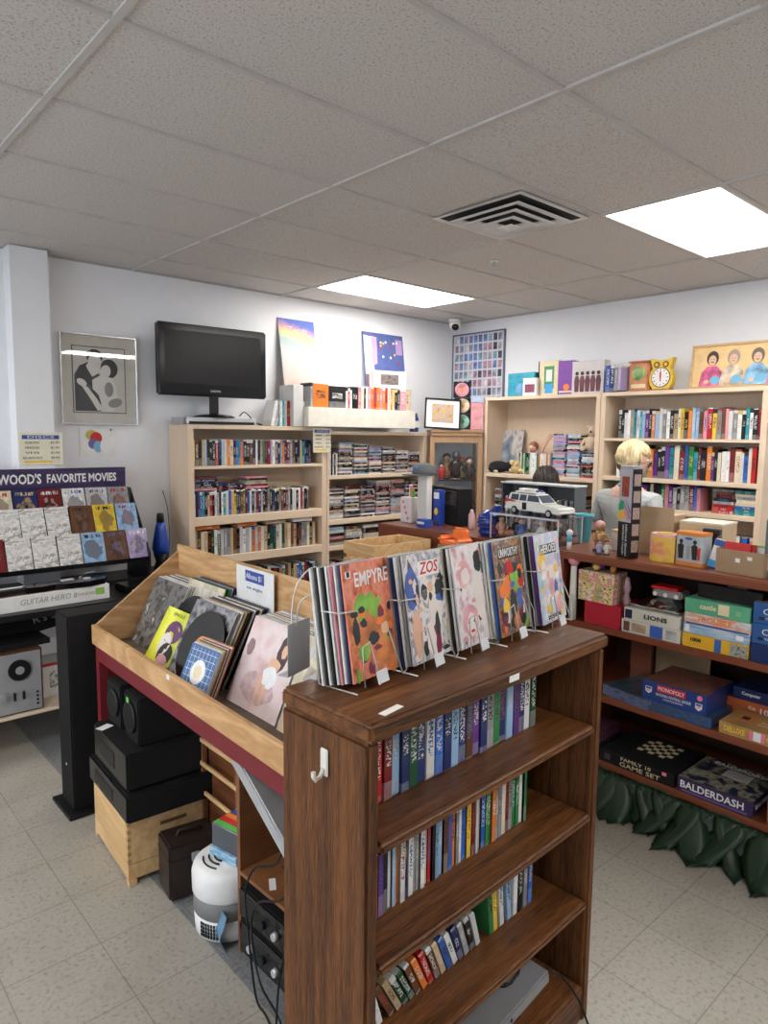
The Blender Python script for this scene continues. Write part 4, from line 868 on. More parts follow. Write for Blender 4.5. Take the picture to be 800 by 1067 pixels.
for (x, y, z, lab) in ((2.06, 4.62, .8005, 'blue glass lava lamp on a black base beside the tape bookcase'),):
    t = T('lava_lamp', lab, 'lava lamp', (x, y, z), 0, None)
    MB().lathe([(.055, 0), (.06, .004), (.036, .075), (.052, .13)], 28).build('base', black, t)
    MB().lathe([(.050, .13), (.062, .165), (.055, .21), (.034, .32), (.026, .35)], 28).build('globe', plain('deep_blue_glass', (.01, .06, .42), .08, coat=.5), t)
    MB().lathe([(.027, .35), (.024, .40), (.018, .412), (.001, .413)], 28).build('cap', black, t)
cable('electric_cable', 'thin black lamp cord running up beside the bookcase edge', [(2.1, 4.66, .81), (2.16, 4.7, .95), (2.20, 4.8, 1.2), (2.19, 4.86, 1.35)], .003)
# open reel tape deck on the low shelf
t = T('tape_deck', 'silver open reel tape deck with black reels on the low shelf', 'tape deck', (.68, 3.99, .2505), 0)
MB().box(0, .41, .012, .2, 0, .345, bev=.004).build('wooden_case', wood('walnut_case', (.05, .02, .01), (.12, .05, .025), 'x', 14), t)
MB().box(.012, .398, 0, .012, .01, .335, bev=.002).build('face_plate', silver, t)
for x in (.09, .29):
    MB().cyl((x, -.014, .245), (x, 0, .245), .056, .056, 36).build('reel', black, t); MB().cyl((x, -.017, .245), (x, -.014, .245), .022, .022, 24).build('reel_hub', silver, t)
for x, z, r_ in ((.20, .115, .027), (.20, .115, .018)): MB().cyl((x, -.02 if r_ > .02 else -.03, z), (x, 0, z), r_, r_*.9, 20).build('knob', silver, t)
for x in (.255, .30): MB().box(x, x+.012, -.012, 0, .08, .125, bev=.002).build('lever', black, t)
for k in range(4): MB().cyl((.375, -.006, .04+.022*k), (.375, 0, .04+.022*k), .006, .006, 10).build('button', black, t)
for k in range(3): MB().cyl((.33, -.016, .06+.03*k), (.33, 0, .06+.03*k), .005, .004, 10).build('switch', grey, t)
MB().box(.03, .16, -.004, 0, .055, .105, bev=.001).build('level_meter', plain('meter_dark', (.02, .02, .025), .2), t); MB().box(.04, .15, -.006, -.004, .12, .15).build('head_cover', grey, t)
t = T('guitar_strap_box', 'black printed box lying across the top of the tape deck', 'box', (.55, 4.02, .5965), R(3)); MB().box(0, .60, 0, .22, 0, .03, bev=.002).build('box', blackm, t)
t = T('banner_board', 'black board lettered R\'S SPO leaning behind the tape deck', 'sign', (.86, 4.26, .40), R(0), None, (R(-10), R(-9), 0)); MB().box(0, .65, 0, .01, .16, .30).build('board', blackm, t)
text(t, "R's SPO", (.42, -.001, .23), .06, plain('print_dull_grey', (.3, .3, .32), .5), width=.22)
t = T('boxed_device', 'small white box with drawings behind the tape deck', 'box', (1.125, 4.15, .2505), R(2)); MB().box(0, .24, 0, .2, .0, .19, bev=.002).build('box', white, t); MB().box(.04, .2, -.001, 0, .05, .15).build('printed_picture', artm('line_drawing', [(.7, .7, .7), (.75, .75, .75), (.1, .1, .1), (.74, .74, .74)], 7), t); MB().box(-.001, .241, -.001, .02, .18, .191).build('red_edge', TR, t)

# framed photograph and small picture on the left wall
t = T('framed_photo', 'metal framed black and white photograph of an embracing couple', 'framed picture', (1.762, LW-.002, 2.12))
fw, fh = .255, .30
for a in ((-fw, fw, fh-.008, fh), (-fw, fw, -fh, -fh+.008), (-fw, -fw+.008, -fh+.008, fh-.008), (fw-.008, fw, -fh+.008, fh-.008)): MB().box(a[0], a[1], -.03, 0, a[2], a[3], bev=.001).build('frame', plain('bright_silver', (.75, .75, .75), .2, .6), t)
MB().box(-fw+.008, fw-.008, -.012, -.002, -fh+.008, fh-.008).build('mat_board', plain('mat_warm_grey', (.60, .58, .52), .8), t)
MB().box(-.178, .178, -.014, -.012, -.222, .222).build('inner_border', plain('border_dark', (.05, .05, .045), .6), t)
MB().box(-.172, .172, -.0155, -.014, -.216, .216).build('print', plain('print_soft_grey', (.6, .58, .53), .6), t)
suit = plain('print_charcoal', (.025, .025, .027), .6); lt = plain('print_light_grey', (.7, .68, .64), .6); hair_ = plain('print_near_black', (.015, .015, .015), .6); mid_ = plain('print_mid_grey', (.25, .245, .23), .6)
def pic(parent, lst, y0):
    for k, (pts, m) in enumerate(lst):
        b = MB(); yy = y0-.0004*k; b.prism(pts, yy-.0003, yy); b.build('printed_shape', m, parent)
def ell(x, z, a, c_, n=16, rot=0): return [(x+a*math.cos(2*PI*i/n)*math.cos(rot)-c_*math.sin(2*PI*i/n)*math.sin(rot), z+a*math.cos(2*PI*i/n)*math.sin(rot)+c_*math.sin(2*PI*i/n)*math.cos(rot)) for i in range(n)]
pic(t, [([(-.165, -.21), (-.165, .03), (-.13, .09), (-.07, .12), (-.02, .09), (.02, -.02), (.0, -.21)], suit), (ell(-.03, .155, .055, .05), hair_), (ell(-.03, .12, .045, .05), lt), (ell(.065, .08, .06, .065), hair_), (ell(.04, .06, .035, .045, rot=-.3), lt), ([(-.05, .0), (.0, .03), (.08, .02), (.11, -.04), (.12, -.13), (.09, -.21), (.02, -.21), (-.01, -.1), (-.05, -.06)], lt),
        ([(-.15, .0), (-.13, -.03), (-.08, -.05), (-.02, -.13), (.02, -.2), (-.02, -.205), (-.07, -.12), (-.11, -.06)], lt), (ell(-.12, -.02, .035, .022, rot=-.5), lt), ([(.01, .1), (-.06, .13), (-.09, .09), (-.05, .02), (0, .05)], lt), (ell(.10, -.15, .05, .03, rot=.3), mid_), (ell(.06, -.06, .03, .05), mid_), ([(-.10, .04), (-.085, .08), (-.09, .03)], hair_)], -.0158)
MB().box(-fw+.008, fw-.008, -.026, -.0245, -fh+.008, fh-.008).build('glass_front', glass('picture_glass', rough=.01, thin=.3), t)
t = T('wall_card', 'small white card with a colourful cartoon print pinned under the framed photograph', 'picture', (1.74, LW-.001, 1.70)); MB().box(-.12, .12, -.004, 0, -.10, .10).build('card', white, t)
pic(t, [(ell(-.04, .05, .04, .035), plain('print_olive', (.5, .45, .1), .5)), (ell(-.01, .03, .04, .04), TR), (ell(-.03, -.01, .035, .035), plain('print_violet', (.15, .12, .35), .5)), (ell(.0, -.03, .03, .04), plain('print_sky', (.2, .4, .6), .5)), (ell(.05, -.03, .035, .06), TW)], -.0045)
MB().cyl((.09, -.008, .085), (.09, -.004, .085), .006, n=10).build('pin', black, t)

# television on the bookcase
t = T('television', 'black flat screen television standing on the left wall bookcase', 'television', (2.53, 4.70, 1.835), R(0))
MB().box(-.425, .425, -.03, .03, .15, .655, bev=.012, seg=3).build('casing', gloss, t)
MB().box(-.375, .375, -.032, -.0295, .235, .605, bev=.0008).build('screen', plain('screen_black', (.006, .006, .007), .25, spec=.3), t)
MB().prism([(-.30, .03), (-.30, .09), (.30, .09), (.30, .03)], .2, .58, 'z').build('back_cover', black, t)
MB().box(-.03, .03, -.02, .02, .03, .16, bev=.004).build('neck', black, t); MB().lathe([(.15, 0), (.155, .006), (.12, .018), (.03, .03)], 36).build('stand_base', gloss, t)
text(t, 'SAMSUNG', (0, -.0335, .19), .022, silver, width=.08, ext=.0003)
t.rotation_euler = (0, 0, R(-3)); t.location.z = 1.885
t = T('video_recorder', 'silver and black video recorder beneath the television', 'video recorder', (2.20, 4.585, 1.8305), R(0)); MB().box(.06, .62, 0, .24, .004, .052, bev=.003).build('body', silver, t); MB().box(.075, .60, -.003, 0, .006, .024).build('front_panel', black, t); MB().box(.1, .3, -.002, 0, .030, .044).build('tape_door', grey, t)
t = T('cable_modem', 'small grey box standing beside the video recorder', 'box', (2.17, 4.63, 1.8305+.0)); t.location = (2.262, 4.62, 1.8305); 
MB().box(-.012, .012, -.0, .16, 0, .052, bev=.003).build('body', plain('mid_grey_plastic', (.35, .35, .36), .4), t)
t.location.x = 2.245+.0
cable('electric_cable', 'black cords tangled on the bookcase top right of the television foot', [(2.72, 4.66, 1.90), (2.74, 4.62, 1.93), (2.80, 4.62, 1.88), (2.78, 4.62, 1.85), (2.86, 4.64, 1.85), (2.88, 4.60, 1.837), (2.84, 4.60, 1.837)], .004)
for k, (cn, th, ln) in enumerate((('white', .03, -.22), ('silver', .022, -.22), ('teal', .018, 0), ('white', .022, 0), ('teal', .02, 0), ('silver', .025, 0), ('red', .045, 0), ('cream', .03, 0), ('white', .032, 0), ('white', .032, 0), ('white', .032, 0), ('white', .032, 0))):
    x = 2.955+.0
    xx = x+sum(q for q in (.034, .03, .018, .022, .02, .025, .045, .03, .032, .032, .032, .032)[:k])+.008
    item('book', U_book, (xx+th/2+(.02 if k < 2 else 0), 4.67, 1.8305+.1*math.cos(ln)+th/2*abs(math.sin(ln))), (th*.96, .13, .2), Euler((0, -ln, 0)), cn, f'{cn} spined volume, {od(k+1)} from the left on top of the television bookcase', 'book', 'volumes on top of the television bookcase')
# volumes along the top of the cream box
x = 3.285; tops = [('grey', .02, .19), ('orange', .15, .185), ('black', .17, .175), ('white', .022, .165), ('red', .02, .165), ('white', .02, .17), ('black', .065, .18), ('pink', .03, .18), ('cream', .03, .18), ('black', .02, .19), ('white', .02, .19), ('pink', .035, .19), ('orange', .03, .19), ('red', .03, .19), ('orange', .035, .19), ('pink', .03, .19), ('orange', .03, .19), ('red', .028, .19), ('cream', .03, .19), ('orange', .02, .17), ('tan', .03, .18), ('black', .03, .18), ('black', .03, .18), ('pink', .07, .19), ('cream', .03, .185), ('tan', .03, .185)]
sc_ = 1.105/sum(q[1] for q in tops)
for k, (cn, th, hh) in enumerate(tops):
    th *= sc_
    item('book', U_book, (x+th/2, 4.60, 1.988+hh/2), (th*.97, .14, hh), Euler((0, 0, 0)), cn, f'{cn} spined volume, {od(k+1)} from the left along the top of the cream box', 'book', 'volumes on the cream box', jit=.3); x += th
t = T('storage_box', 'plain white box standing left of the volumes above the cream box', 'box', (3.14, 4.56, 1.8305)); MB().box(0, .095, 0, .2, 0, .325, bev=.003).build('box', plain('offwhite_card', (.6, .6, .58), .6), t)
# two posters and a white boxed item
def poster(label, xa, xb, z0, z1, yb_, yt, mat, th=.004):
    t = T('poster', label, 'poster', ((xa+xb)/2, yb_, z0)); L_ = math.hypot(z1-z0, yt-yb_); ang = -math.atan2(yt-yb_, z1-z0)
    t.rotation_euler = (ang, 0, 0); w_ = (xb-xa)/2
    MB().box(-w_, w_, 0, th, 0, L_).build('board', mat, t); return t, w_, L_
pm = base('poster_rainbow'); MT['x'] = pm[0]
tc = N(pm[1], 'ShaderNodeTexCoord'); sp = N(pm[1], 'ShaderNodeSeparateXYZ'); pm[1].links.new(tc.outputs['Generated'], sp.inputs[0])
nn = N(pm[1], 'ShaderNodeTexNoise'); nn.inputs['Scale'].default_value = 4; pm[1].links.new(tc.outputs['Generated'], nn.inputs['Vector'])
zz = math_(pm[1], 'ADD', math_(pm[1], 'ADD', sp.outputs[2], math_(pm[1], 'MULTIPLY', sp.outputs[0], .10)), math_(pm[1], 'MULTIPLY', math_(pm[1], 'SUBTRACT', nn.outputs[0], .5), .12))
pm[1].links.new(ramp(pm[1], zz, [(.05, (.6, .28, .15)), (.2, (.45, .3, .22)), (.35, (.42, .38, .34)), (.62, (.42, .42, .43)), (.78, (.3, .4, .4)), (.84, (.5, .55, .25)), (.89, (.75, .5, .25)), (.93, (.5, .25, .35)), (1.0, (.08, .14, .5))]), pm[2].inputs['Base Color'])
po_, w_, L_ = poster('tall rainbow topped poster with pale rocks leaning above the cream box', 3.20, 3.56, 1.992, 2.71, 4.74, 4.87, pm[0])
text(po_, 'Zepp', (0, -.001, L_*.88), .07, plain('print_peach', (.8, .5, .35), .5), width=.2)
po_.location.z = 1.992
p2, w_, L_ = poster('dark blue poster with flying dots and a small orange panel', 4.09, 4.585, 2.0, 2.695, 4.775, 4.865, plain('poster_blue', (.09, .13, .34), .45, noise=.15))
pic(p2, [([(-.235, .30), (-.235, .67), (-.14, .66), (-.13, .3)], white), ([(-.15, .40), (-.15, .67), (-.08, .66), (-.09, .42)], plain('print_rose', (.7, .35, .5), .5)), ([(.15, .52), (.15, .66), (.23, .66), (.23, .52)], plain('print_lilac_tag', (.45, .3, .55), .5)), ([(-.245, .20), (-.245, .32), (.245, .32), (.245, .20)], plain('print_dusk', (.16, .12, .14), .5)), ([(.02, .24), (.02, .36), (.16, .36), (.16, .24)], plain('print_amber', (.8, .45, .1), .5)), ([(-.245, .12), (-.245, .17), (.245, .17), (.245, .12)], plain('print_coral', (.75, .25, .15), .5))] +
    [(ell(-.05+.22*random.random(), .42+.23*random.random(), .012, .012, 10), [TW, TR, TY, TW][k % 4]) for k in range(12)], -.0006)
t = T('boxed_figure', 'white boxed toy with a dark window in front of the blue poster', 'box', (4.03, 4.62, 2.19), R(-14)); MB().box(0, .32, 0, .10, 0, .15, bev=.002).build('box', plain('box_offwhite', (.65, .58, .56), .5), t); MB().box(.06, .24, -.001, 0, .03, .12).build('window', artm('window_dark', [(.05, .04, .04), (.2, .16, .15), (.1, .08, .08)], 6), t)
t.location.z = 2.181

# ------------------------------------------------------------------ corner: curio cabinet
cu = T('curio_cabinet', 'honey wood glass curio cabinet standing across the corner', 'cabinet', (4.865, 4.435, 0), R(-38))
cw, cdp, chh = .222, .15, 1.83
for sx in (-1, 1):
    MB().box(sx*cw-.022, sx*cw+.022, -cdp-.002, -cdp+.03, 0, chh-.06, bev=.002).build('front_post', cabw, cu)
    MB().box(sx*cw-.015, sx*cw+.015, cdp-.03, cdp, 0, chh-.06).build('rear_post', cabw, cu)
    MB().box(sx*cw-.002, sx*cw+.002, -cdp+.03, cdp-.03, .4, chh-.1).build('side_glass', glass('cabinet_glass'), cu)
MB().box(-cw-.02, cw+.02, -cdp-.02, cdp+.0, chh-.03, chh, bev=.006, seg=2).build('crown', cabw, cu); MB().box(-cw-.015, cw+.015, -cdp-.012, cdp, chh-.06, chh-.03, bev=.004).build('crown_moulding', cabw, cu)
MB().box(-cw+.022, cw-.022, -cdp, -cdp+.02, chh-.12, chh-.06).build('top_rail', cabw, cu); MB().box(-cw, cw, -cdp+.005, cdp, .36, .40).build('base_deck', cabw, cu); MB().box(-cw+.022, cw-.022, -cdp, -cdp+.018, 0, .36).build('base_panel', cabw, cu)
MB().box(-cw+.015, cw-.015, cdp-.012, cdp-.004, .4, chh-.06).build('mirror_back', plain('painted_mirror_tone', (.42, .47, .52), .35), cu)  # bright reflection of the mirror painted as a flat pale colour
MB().box(-cw+.022, cw-.022, -cdp+.006, -cdp+.009, .4, chh-.12).build('door_glass', MT['cabinet_glass'], cu)
for z in (.80, 1.10, 1.36): MB().box(-cw+.015, cw-.015, -cdp+.035, cdp-.03, z-.008, z, bev=.001).build('glass_shelf', MT['cabinet_glass'], cu)
def cupt(x, y, z): v = Matrix.Rotation(R(-38), 4, 'Z') @ Vector((x, y, 0)); return (4.84+v.x, 4.42+v.y, z)
def figurine(label, loc, sc, body, head, hair=None, cat='figurine', rz=R(-38), name='figurine'):
    t = T(name, label, cat, loc, rz); t.scale = (sc,)*3
    MB().lathe([(.03, 0), (.034, .004), (.03, .012)], 16).build('base', plain('figure_base', (.05, .05, .05), .5), t)
    MB().lathe([(.018, .012), (.024, .03), (.02, .055), (.026, .08), (.02, .095), (.008, .102)], 14).build('body', body, t)
    for s in (-1, 1): MB().tube([(s*.022, 0, .088), (s*.036, -.008, .066), (s*.03, -.022, .05)], [.008, .007, .006], 8).build('arm', body, t)
    MB().sph((0, 0, .12), .021, sc=(1, 1, 1.1)).build('head', head, t)
    if hair: MB().sph((0, .004, .126), .023, sc=(1.05, 1, .95)).build('hair', hair, t)
    return t
hb_ = plain('toy_black', (.012, .012, .014), .4); hw_ = plain('toy_white', (.7, .68, .62), .4); hs_ = plain('toy_skin', (.6, .36, .24), .4); hr_ = plain('toy_red', (.5, .03, .03), .4); hy_ = plain('toy_yellow', (.7, .5, .08), .4); hp_ = plain('toy_violet', (.4, .35, .6), .4)
figurine('black figurine on the top glass shelf of the curio cabinet', cupt(.02, -.06, 1.361), 1.9, hb_, hb_)
figurine('pale figurine behind the black one on the top cabinet shelf', cupt(.09, .05, 1.361), 1.5, hw_, hs_, hr_)
figurine('brown figurine rear left on the top cabinet shelf', cupt(-.05, .05, 1.361), 1.7, hs_, hs_, hb_)
figurine('dark figurine at the right of the top cabinet shelf', cupt(.15, -.04, 1.361), 1.5, hb_, hs_, hb_)
figurine('reddish figurine at the left of the top cabinet shelf', cupt(-.11, -.04, 1.361), 1.1, hr_, hs_, hb_)
figurine('white figurine on the middle cabinet shelf, left', cupt(-.11, -.08, 1.101), 1.5, hw_, hs_, hw_)
figurine('small figurine on the middle cabinet shelf, centre rear', cupt(-.02, .0, 1.101), 1.2, hb_, hs_, hr_)
t = T('toy_helmet', 'white and violet helmet ornament on the middle cabinet shelf', 'ornament', cupt(.07, -.08, 1.101), R(-38)); MB().sph((0, 0, .06), .06, sc=(1, 1, 1)).build('shell', hw_, t); MB().box(-.045, .045, -.062, -.03, .045, .07, bev=.01, seg=2).build('visor', hp_, t)
figurine('dark figurine on the middle cabinet shelf, right', cupt(.16, -.06, 1.101), .9, hb_, hs_, hb_)
figurine('yellow figurine on the low cabinet shelf, left', cupt(-.10, -.07, .801), 1.3, hy_, hs_, hb_); figurine('black figurine on the low cabinet shelf, centre', cupt(.03, -.07, .801), 1.3, hb_, hs_, hb_)
# on the cabinet
t = T('framed_print', 'black framed colourful print with a wide white mat on the curio cabinet', 'framed picture', cupt(-.13, -.14, 1.832), R(-30)); t.rotation_euler = (R(-14), R(3), R(-40))
for a in ((-.165, .165, .27, .285), (-.165, .165, 0, .015), (-.165, -.15, .015, .27), (.15, .165, .015, .27)): MB().box(a[0], a[1], -.012, .008, a[2], a[3], bev=.001).build('frame', black, t)
MB().box(-.15, .15, -.002, .004, .015, .27).build('mat_board', white, t); MB().box(-.10, .10, -.004, -.002, .06, .235).build('print', artm('print_autumn', [(.3, .1, .06), (.55, .4, .1), (.35, .25, .35), (.6, .45, .3)], 6), t)
for k, (dx, z, cn) in enumerate(((.065, 2.14, (.6, .25, .3)), (.075, 1.995, (.6, .5, .35)), (.075, 1.85, (.25, .5, .42)))):
    t = T('mounted_disc', ['pink picture disc in a black square sleeve, highest of three', 'tan picture disc in black, middle of three', 'green picture disc in black, lowest of three'][k], 'picture disc', cupt(dx-.005, -.06, z-.018), R(-45), 'picture discs on the cabinet')
    MB().box(-.078, .078, 0, .006, 0, .144).build('backing', black, t); MB().cyl((0, -.003, .072), (0, 0, .072), .064, n=32).build('disc', plain(f'disc_print_{k}', cn, .3, noise=.6), t); MB().cyl((0, -.005, .072), (0, -.003, .072), .02, n=20).build('centre', plain(f'disc_centre_{k}', (.6, .3, .1) if k != 2 else (.1, .25, .15), .4), t)
t = T('toy_box', 'tall pink and blue topped toy box on the curio cabinet', 'box', cupt(.20, -.11, 1.832), R(-38)); MB().box(-.055, .055, 0, .08, 0, .245, bev=.003).build('box', plain('box_pink', (.75, .35, .38), .4, noise=.2), t); MB().box(-.056, .056, -.001, .081, .245, .305, bev=.002).build('blue_top', artm('box_blue_top', [(.2, .4, .65), (.6, .65, .75), (.3, .3, .6)], 7), t)
t = T('blue_bottle', 'dark blue canister at the right end above the media shelves', 'canister', (4.56, 4.66, 1.805)); MB().lathe([(.04, 0), (.042, .01), (.042, .12), (.03, .15), (.028, .17)], 24).build('body', plain('canister_blue', (.03, .06, .2), .3), t); MB().box(-.03, .03, -.045, -.038, .04, .10).build('label', white, t)
# framed sheet of small cards on the right wall
t = T('framed_cards', 'large framed sheet of many small trading cards in the wall corner', 'framed picture', (RW-.002, 4.55, 2.28), -PI/2)
fw, fh = .335, .50
fm = plain('frame_slate', (.12, .15, .2), .4)
for a in ((-fw, fw, fh-.014, fh), (-fw, fw, -fh, -fh+.014), (-fw, -fw+.014, -fh+.014, fh-.014), (fw-.014, fw, -fh+.014, fh-.014)): MB().box(a[0], a[1], -.02, 0, a[2], a[3]).build('frame', fm, t)
MB().box(-fw+.014, fw-.014, -.008, 0, -fh+.014, fh-.014).build('backing', plain('pale_backing', (.62, .63, .7), .5), t)
cards = []
random.seed(5)
cm_ = [plain(f'card_print_{k}', c_, .4, noise=.7) for k, c_ in enumerate(((.3, .3, .36), (.12, .2, .4), (.35, .2, .25), (.05, .06, .08), (.5, .45, .5), (.2, .32, .4)))]
for i in range(10):
    for j in range(10):
        x = -.275+.0612*i; z = .440-.086*j
        if z < -.36: continue
        MB().box(x-.022, x+.022, -.010, -.008, z-.034, z+.034).build('trading_card', random.choice(cm_), t)
# ------------------------------------------------------------------ things on top of the right bookcases (top at z = 2.125)
def onshelf(y, x=5.10): return (x, y, 2.1255)
t = T('board_game', 'teal boxed game leaning at the left end above the right bookcases', 'box', onshelf(3.86), -PI/2-R(4)); MB().box(-.155, .155, 0, .05, 0, .21, bev=.002).build('box', artm('box_teal', [(.02, .25, .32), (.05, .4, .45), (.03, .3, .5), (.02, .2, .25)], 3), t)
t = T('boxed_mug', 'white and blue boxed toy in front of the teal game', 'box', (5.04, 3.72, 2.1255), -PI/2+R(12)); MB().box(-.065, .065, 0, .08, 0, .155, bev=.002).build('box', white, t); MB().box(-.045, .045, -.001, 0, .03, .10).build('printed_panel', plain('panel_maroon', (.25, .06, .12), .4, noise=.4), t); MB().sph((-.10, .03, .06), .045, sc=(1, .6, 1.3)).build('blue_toy', plain('toy_sky', (.15, .4, .65), .4), t)
t = T('collector_box', 'tall cream and green window box on the right bookcase top', 'box', onshelf(3.575), -PI/2); MB().box(-.10, .10, 0, .08, 0, .295, bev=.002).build('box', TC, t); MB().box(-.04, .06, -.001, 0, .06, .25).build('green_panel', plain('panel_green', (.05, .3, .12), .4), t); MB().box(-.02, .04, -.002, -.001, .12, .22).build('window', white, t); MB().box(-.03, .05, -.002, 0, .02, .10).build('blue_panel', plain('panel_azure', (.05, .35, .7), .4), t); MB().box(-.101, -.09, -.001, .081, 0, .296).build('dark_edge', black, t)
t = T('collector_box', 'tall purple box with an orange seal on the right bookcase top', 'box', onshelf(3.40), -PI/2+R(4)); MB().box(-.072, .072, 0, .09, 0, .285, bev=.002).build('box', plain('box_purple', (.22, .07, .38), .35), t); MB().cyl((.01, -.001, .065), (.01, .001, .065), .028, n=24).build('seal', TO, t); MB().box(-.06, .06, -.001, 0, .02, .035).build('strip', TC, t)
t = T('boxed_set', 'wide white window box showing a row of dark red figures', 'box', onshelf(3.19), -PI/2); MB().box(-.148, .148, 0, .09, 0, .27, bev=.002).build('box', plain('box_pale_pink', (.65, .6, .6), .4), t)
for k in range(5): 
    x = -.10+.05*k; b = MB(); b.prism([(x-.018, .02), (x-.024, .11), (x-.014, .15), (x+.014, .15), (x+.024, .11), (x+.018, .02)], -.002, -.0005); b.build('printed_figure', plain('fig_wine', (.14, .04, .06), .4, noise=.5), t); MB().cyl((x, -.002, .17), (x, 0, .17), .016, n=12).build('printed_head', hb_, t)
for k, (y, th, cn) in enumerate(((2.965, .035, 'blue'), (2.928, .03, 'navy blue'), (2.895, .03, 'grey'), (2.865, .025, 'lilac'))): item('book', U_book, (5.10, y, 2.1255+.11), (th, .14, .22-.01*k), Euler((0, 0, -PI/2)), cn, f'{cn} volume, {od(k+1)} of four beside the orange tin above the bookcases', 'book', 'four volumes above the bookcases')
t = T('tin', 'orange square tin with a green round picture above the bookcases', 'tin', onshelf(2.745), -PI/2); MB().box(-.085, .085, 0, .08, 0, .225, bev=.012, seg=3).build('body', plain('tin_orange', (.62, .26, .12), .3, noise=.3), t); MB().box(-.088, .088, -.003, .083, .225, .238, bev=.004).build('lid', plain('tin_lid', (.55, .2, .1), .3), t); MB().cyl((0, -.002, .14), (0, .001, .14), .055, n=32).build('round_picture', plain('picture_green', (.25, .4, .15), .4, noise=.8), t); MB().box(-.06, .06, -.001, 0, .03, .06).build('flower_panel', TC, t)
# owl clock
t = T('owl_clock', 'yellow owl shaped clock on the right bookcase top', 'clock', onshelf(2.555, 5.08), -PI/2)
oy = plain('owl_yellow', (.75, .52, .06), .35)
pts = [(-.06, .012), (.06, .012), (.085, .05), (.092, .10), (.08, .15), (.066, .165), (.078, .20), (.088, .245), (.05, .232), (0, .226), (-.05, .232), (-.088, .245), (-.078, .20), (-.066, .165), (-.08, .15), (-.092, .10), (-.085, .05)]
MB().prism(pts, 0, .06).build('body', oy, t); MB().box(-.08, .08, -.02, .07, 0, .014, bev=.004).build('base', plain('owl_base', (.3, .15, .06), .4), t)
MB().cyl((0, -.006, .10), (0, 0, .10), .068, n=36).build('dial', TW, t); MB().cyl((0, -.003, .10), (0, .001, .10), .074, n=36).build('dial_rim', TB, t)
for k in range(12): a = k*PI/6; MB().box(-.003, .003, -.0075, -.006, .050, .060, M=Matrix.Translation((0, 0, .10)) @ Matrix.Rotation(a, 4, 'Y')).build('hour_mark', TB, t)
MB().box(-.004, .004, -.009, -.0075, .07, .145).build('minute_hand', TR, t); MB().box(-.006, .006, -.0105, -.009, .10, .135).build('hour_hand', TR, t)
for s in (-1, 1): MB().cyl((s*.035, -.004, .195), (s*.035, 0, .195), .024, n=20).build('eye', plain('owl_brown', (.2, .09, .02), .4), t); MB().cyl((s*.035, -.006, .195), (s*.035, -.004, .195), .012, n=16).build('pupil', TY, t)
# framed group picture: a plain stand-in with four seated figures
t = T('framed_picture', 'wide wood framed picture of four people in bright coats', 'framed picture', (5.08, 1.965, 2.1255), -PI/2); t.rotation_euler = (R(-6), 0, -PI/2)
fw, fh = .37, .315; fr_ = wood('pale_frame_wood', (.45, .28, .12), (.6, .4, .2), 'x', 12)
for a in ((-fw, fw, fh-.018, fh), (-fw, fw, 0, .018), (-fw, -fw+.018, .018, fh-.018), (fw-.018, fw, .018, fh-.018)): MB().box(a[0], a[1], -.012, .012, a[2], a[3], bev=.002).build('frame', fr_, t)
MB().box(-fw+.018, fw-.018, -.004, .004, .018, fh-.018).build('print', plain('print_sunny', (.75, .52, .25), .35, noise=.1), t)
L4 = []
for k, (cx, cc2, hc) in enumerate(((-.22, (.6, .12, .25), (.06, .035, .03)), (-.075, (.55, .45, .35), (.33, .27, .22)), (.085, (.2, .4, .6), (.14, .11, .1)), (.235, (.5, .2, .3), (.05, .035, .03)))):
    coat = plain(f'coat_print_{k}', cc2, .4, noise=.7); hr = plain(f'hair_print_{k}', hc, .5); fc = plain('face_print', (.7, .45, .3), .5)
    L4 += [([(cx-.085, .02), (cx-.07, .12), (cx-.03, .16), (cx+.03, .16), (cx+.07, .12), (cx+.085, .02)], coat), (ell(cx, .215, .042, .052), hr), (ell(cx, .20, .027, .036), fc), (ell(cx, .188, .013, .004, 8), hr), (ell(cx-.010, .207, .004, .003, 6), TB), (ell(cx+.010, .207, .004, .003, 6), TB), (ell(cx+.03, .06, .035, .03), plain('hand_trim_print', (.15, .4, .6), .5)), (ell(cx-.03, .05, .02, .014), fc)]
pic(t, L4, -.0045)
# ------------------------------------------------------------------ inside the left bay of the right bookcases
bz = 1.4405
t = T('art_book', 'grey album with a pale face leaning at the left of the empty bay', 'album', (5.19, 4.065, bz), -PI/2); t.rotation_euler = (R(-9), 0, -PI/2); MB().box(-.145, .145, 0, .012, 0, .40).build('board', artm('cover_misty_face', [(.03, .05, .09), (.12, .17, .24), (.25, .27, .3), (.55, .5, .45), (.1, .13, .18)], 2, .35, 2, .8), t)
t = T('plush_toy', 'black plush dog with a cream muzzle lying beside the grey album', 'plush toy', (5.075, 4.06, bz), -PI/2)
bf = plain('black_fur', (.01, .01, .011), .95, bump=.8); yf = plain('cream_fur', (.65, .5, .25), .95, bump=.8)
MB().sph((0, .0, .055), .06, sc=(1.9, .9, .9)).build('body', bf, t); MB().sph((-.10, -.01, .035), .035, sc=(1.6, 1, 1)).build('leg', bf, t); MB().sph((-.04, -.035, .03), .03, sc=(1.8, 1, 1)).build('leg', bf, t)
MB().sph((-.08, -.04, .015), .016, sc=(1.8, 1, .8)).build('paw', hw_, t); MB().sph((.0, -.05, .014), .016, sc=(1.8, 1, .8)).build('paw', hw_, t); MB().sph((.13, -.02, .06), .045).build('head', bf, t)
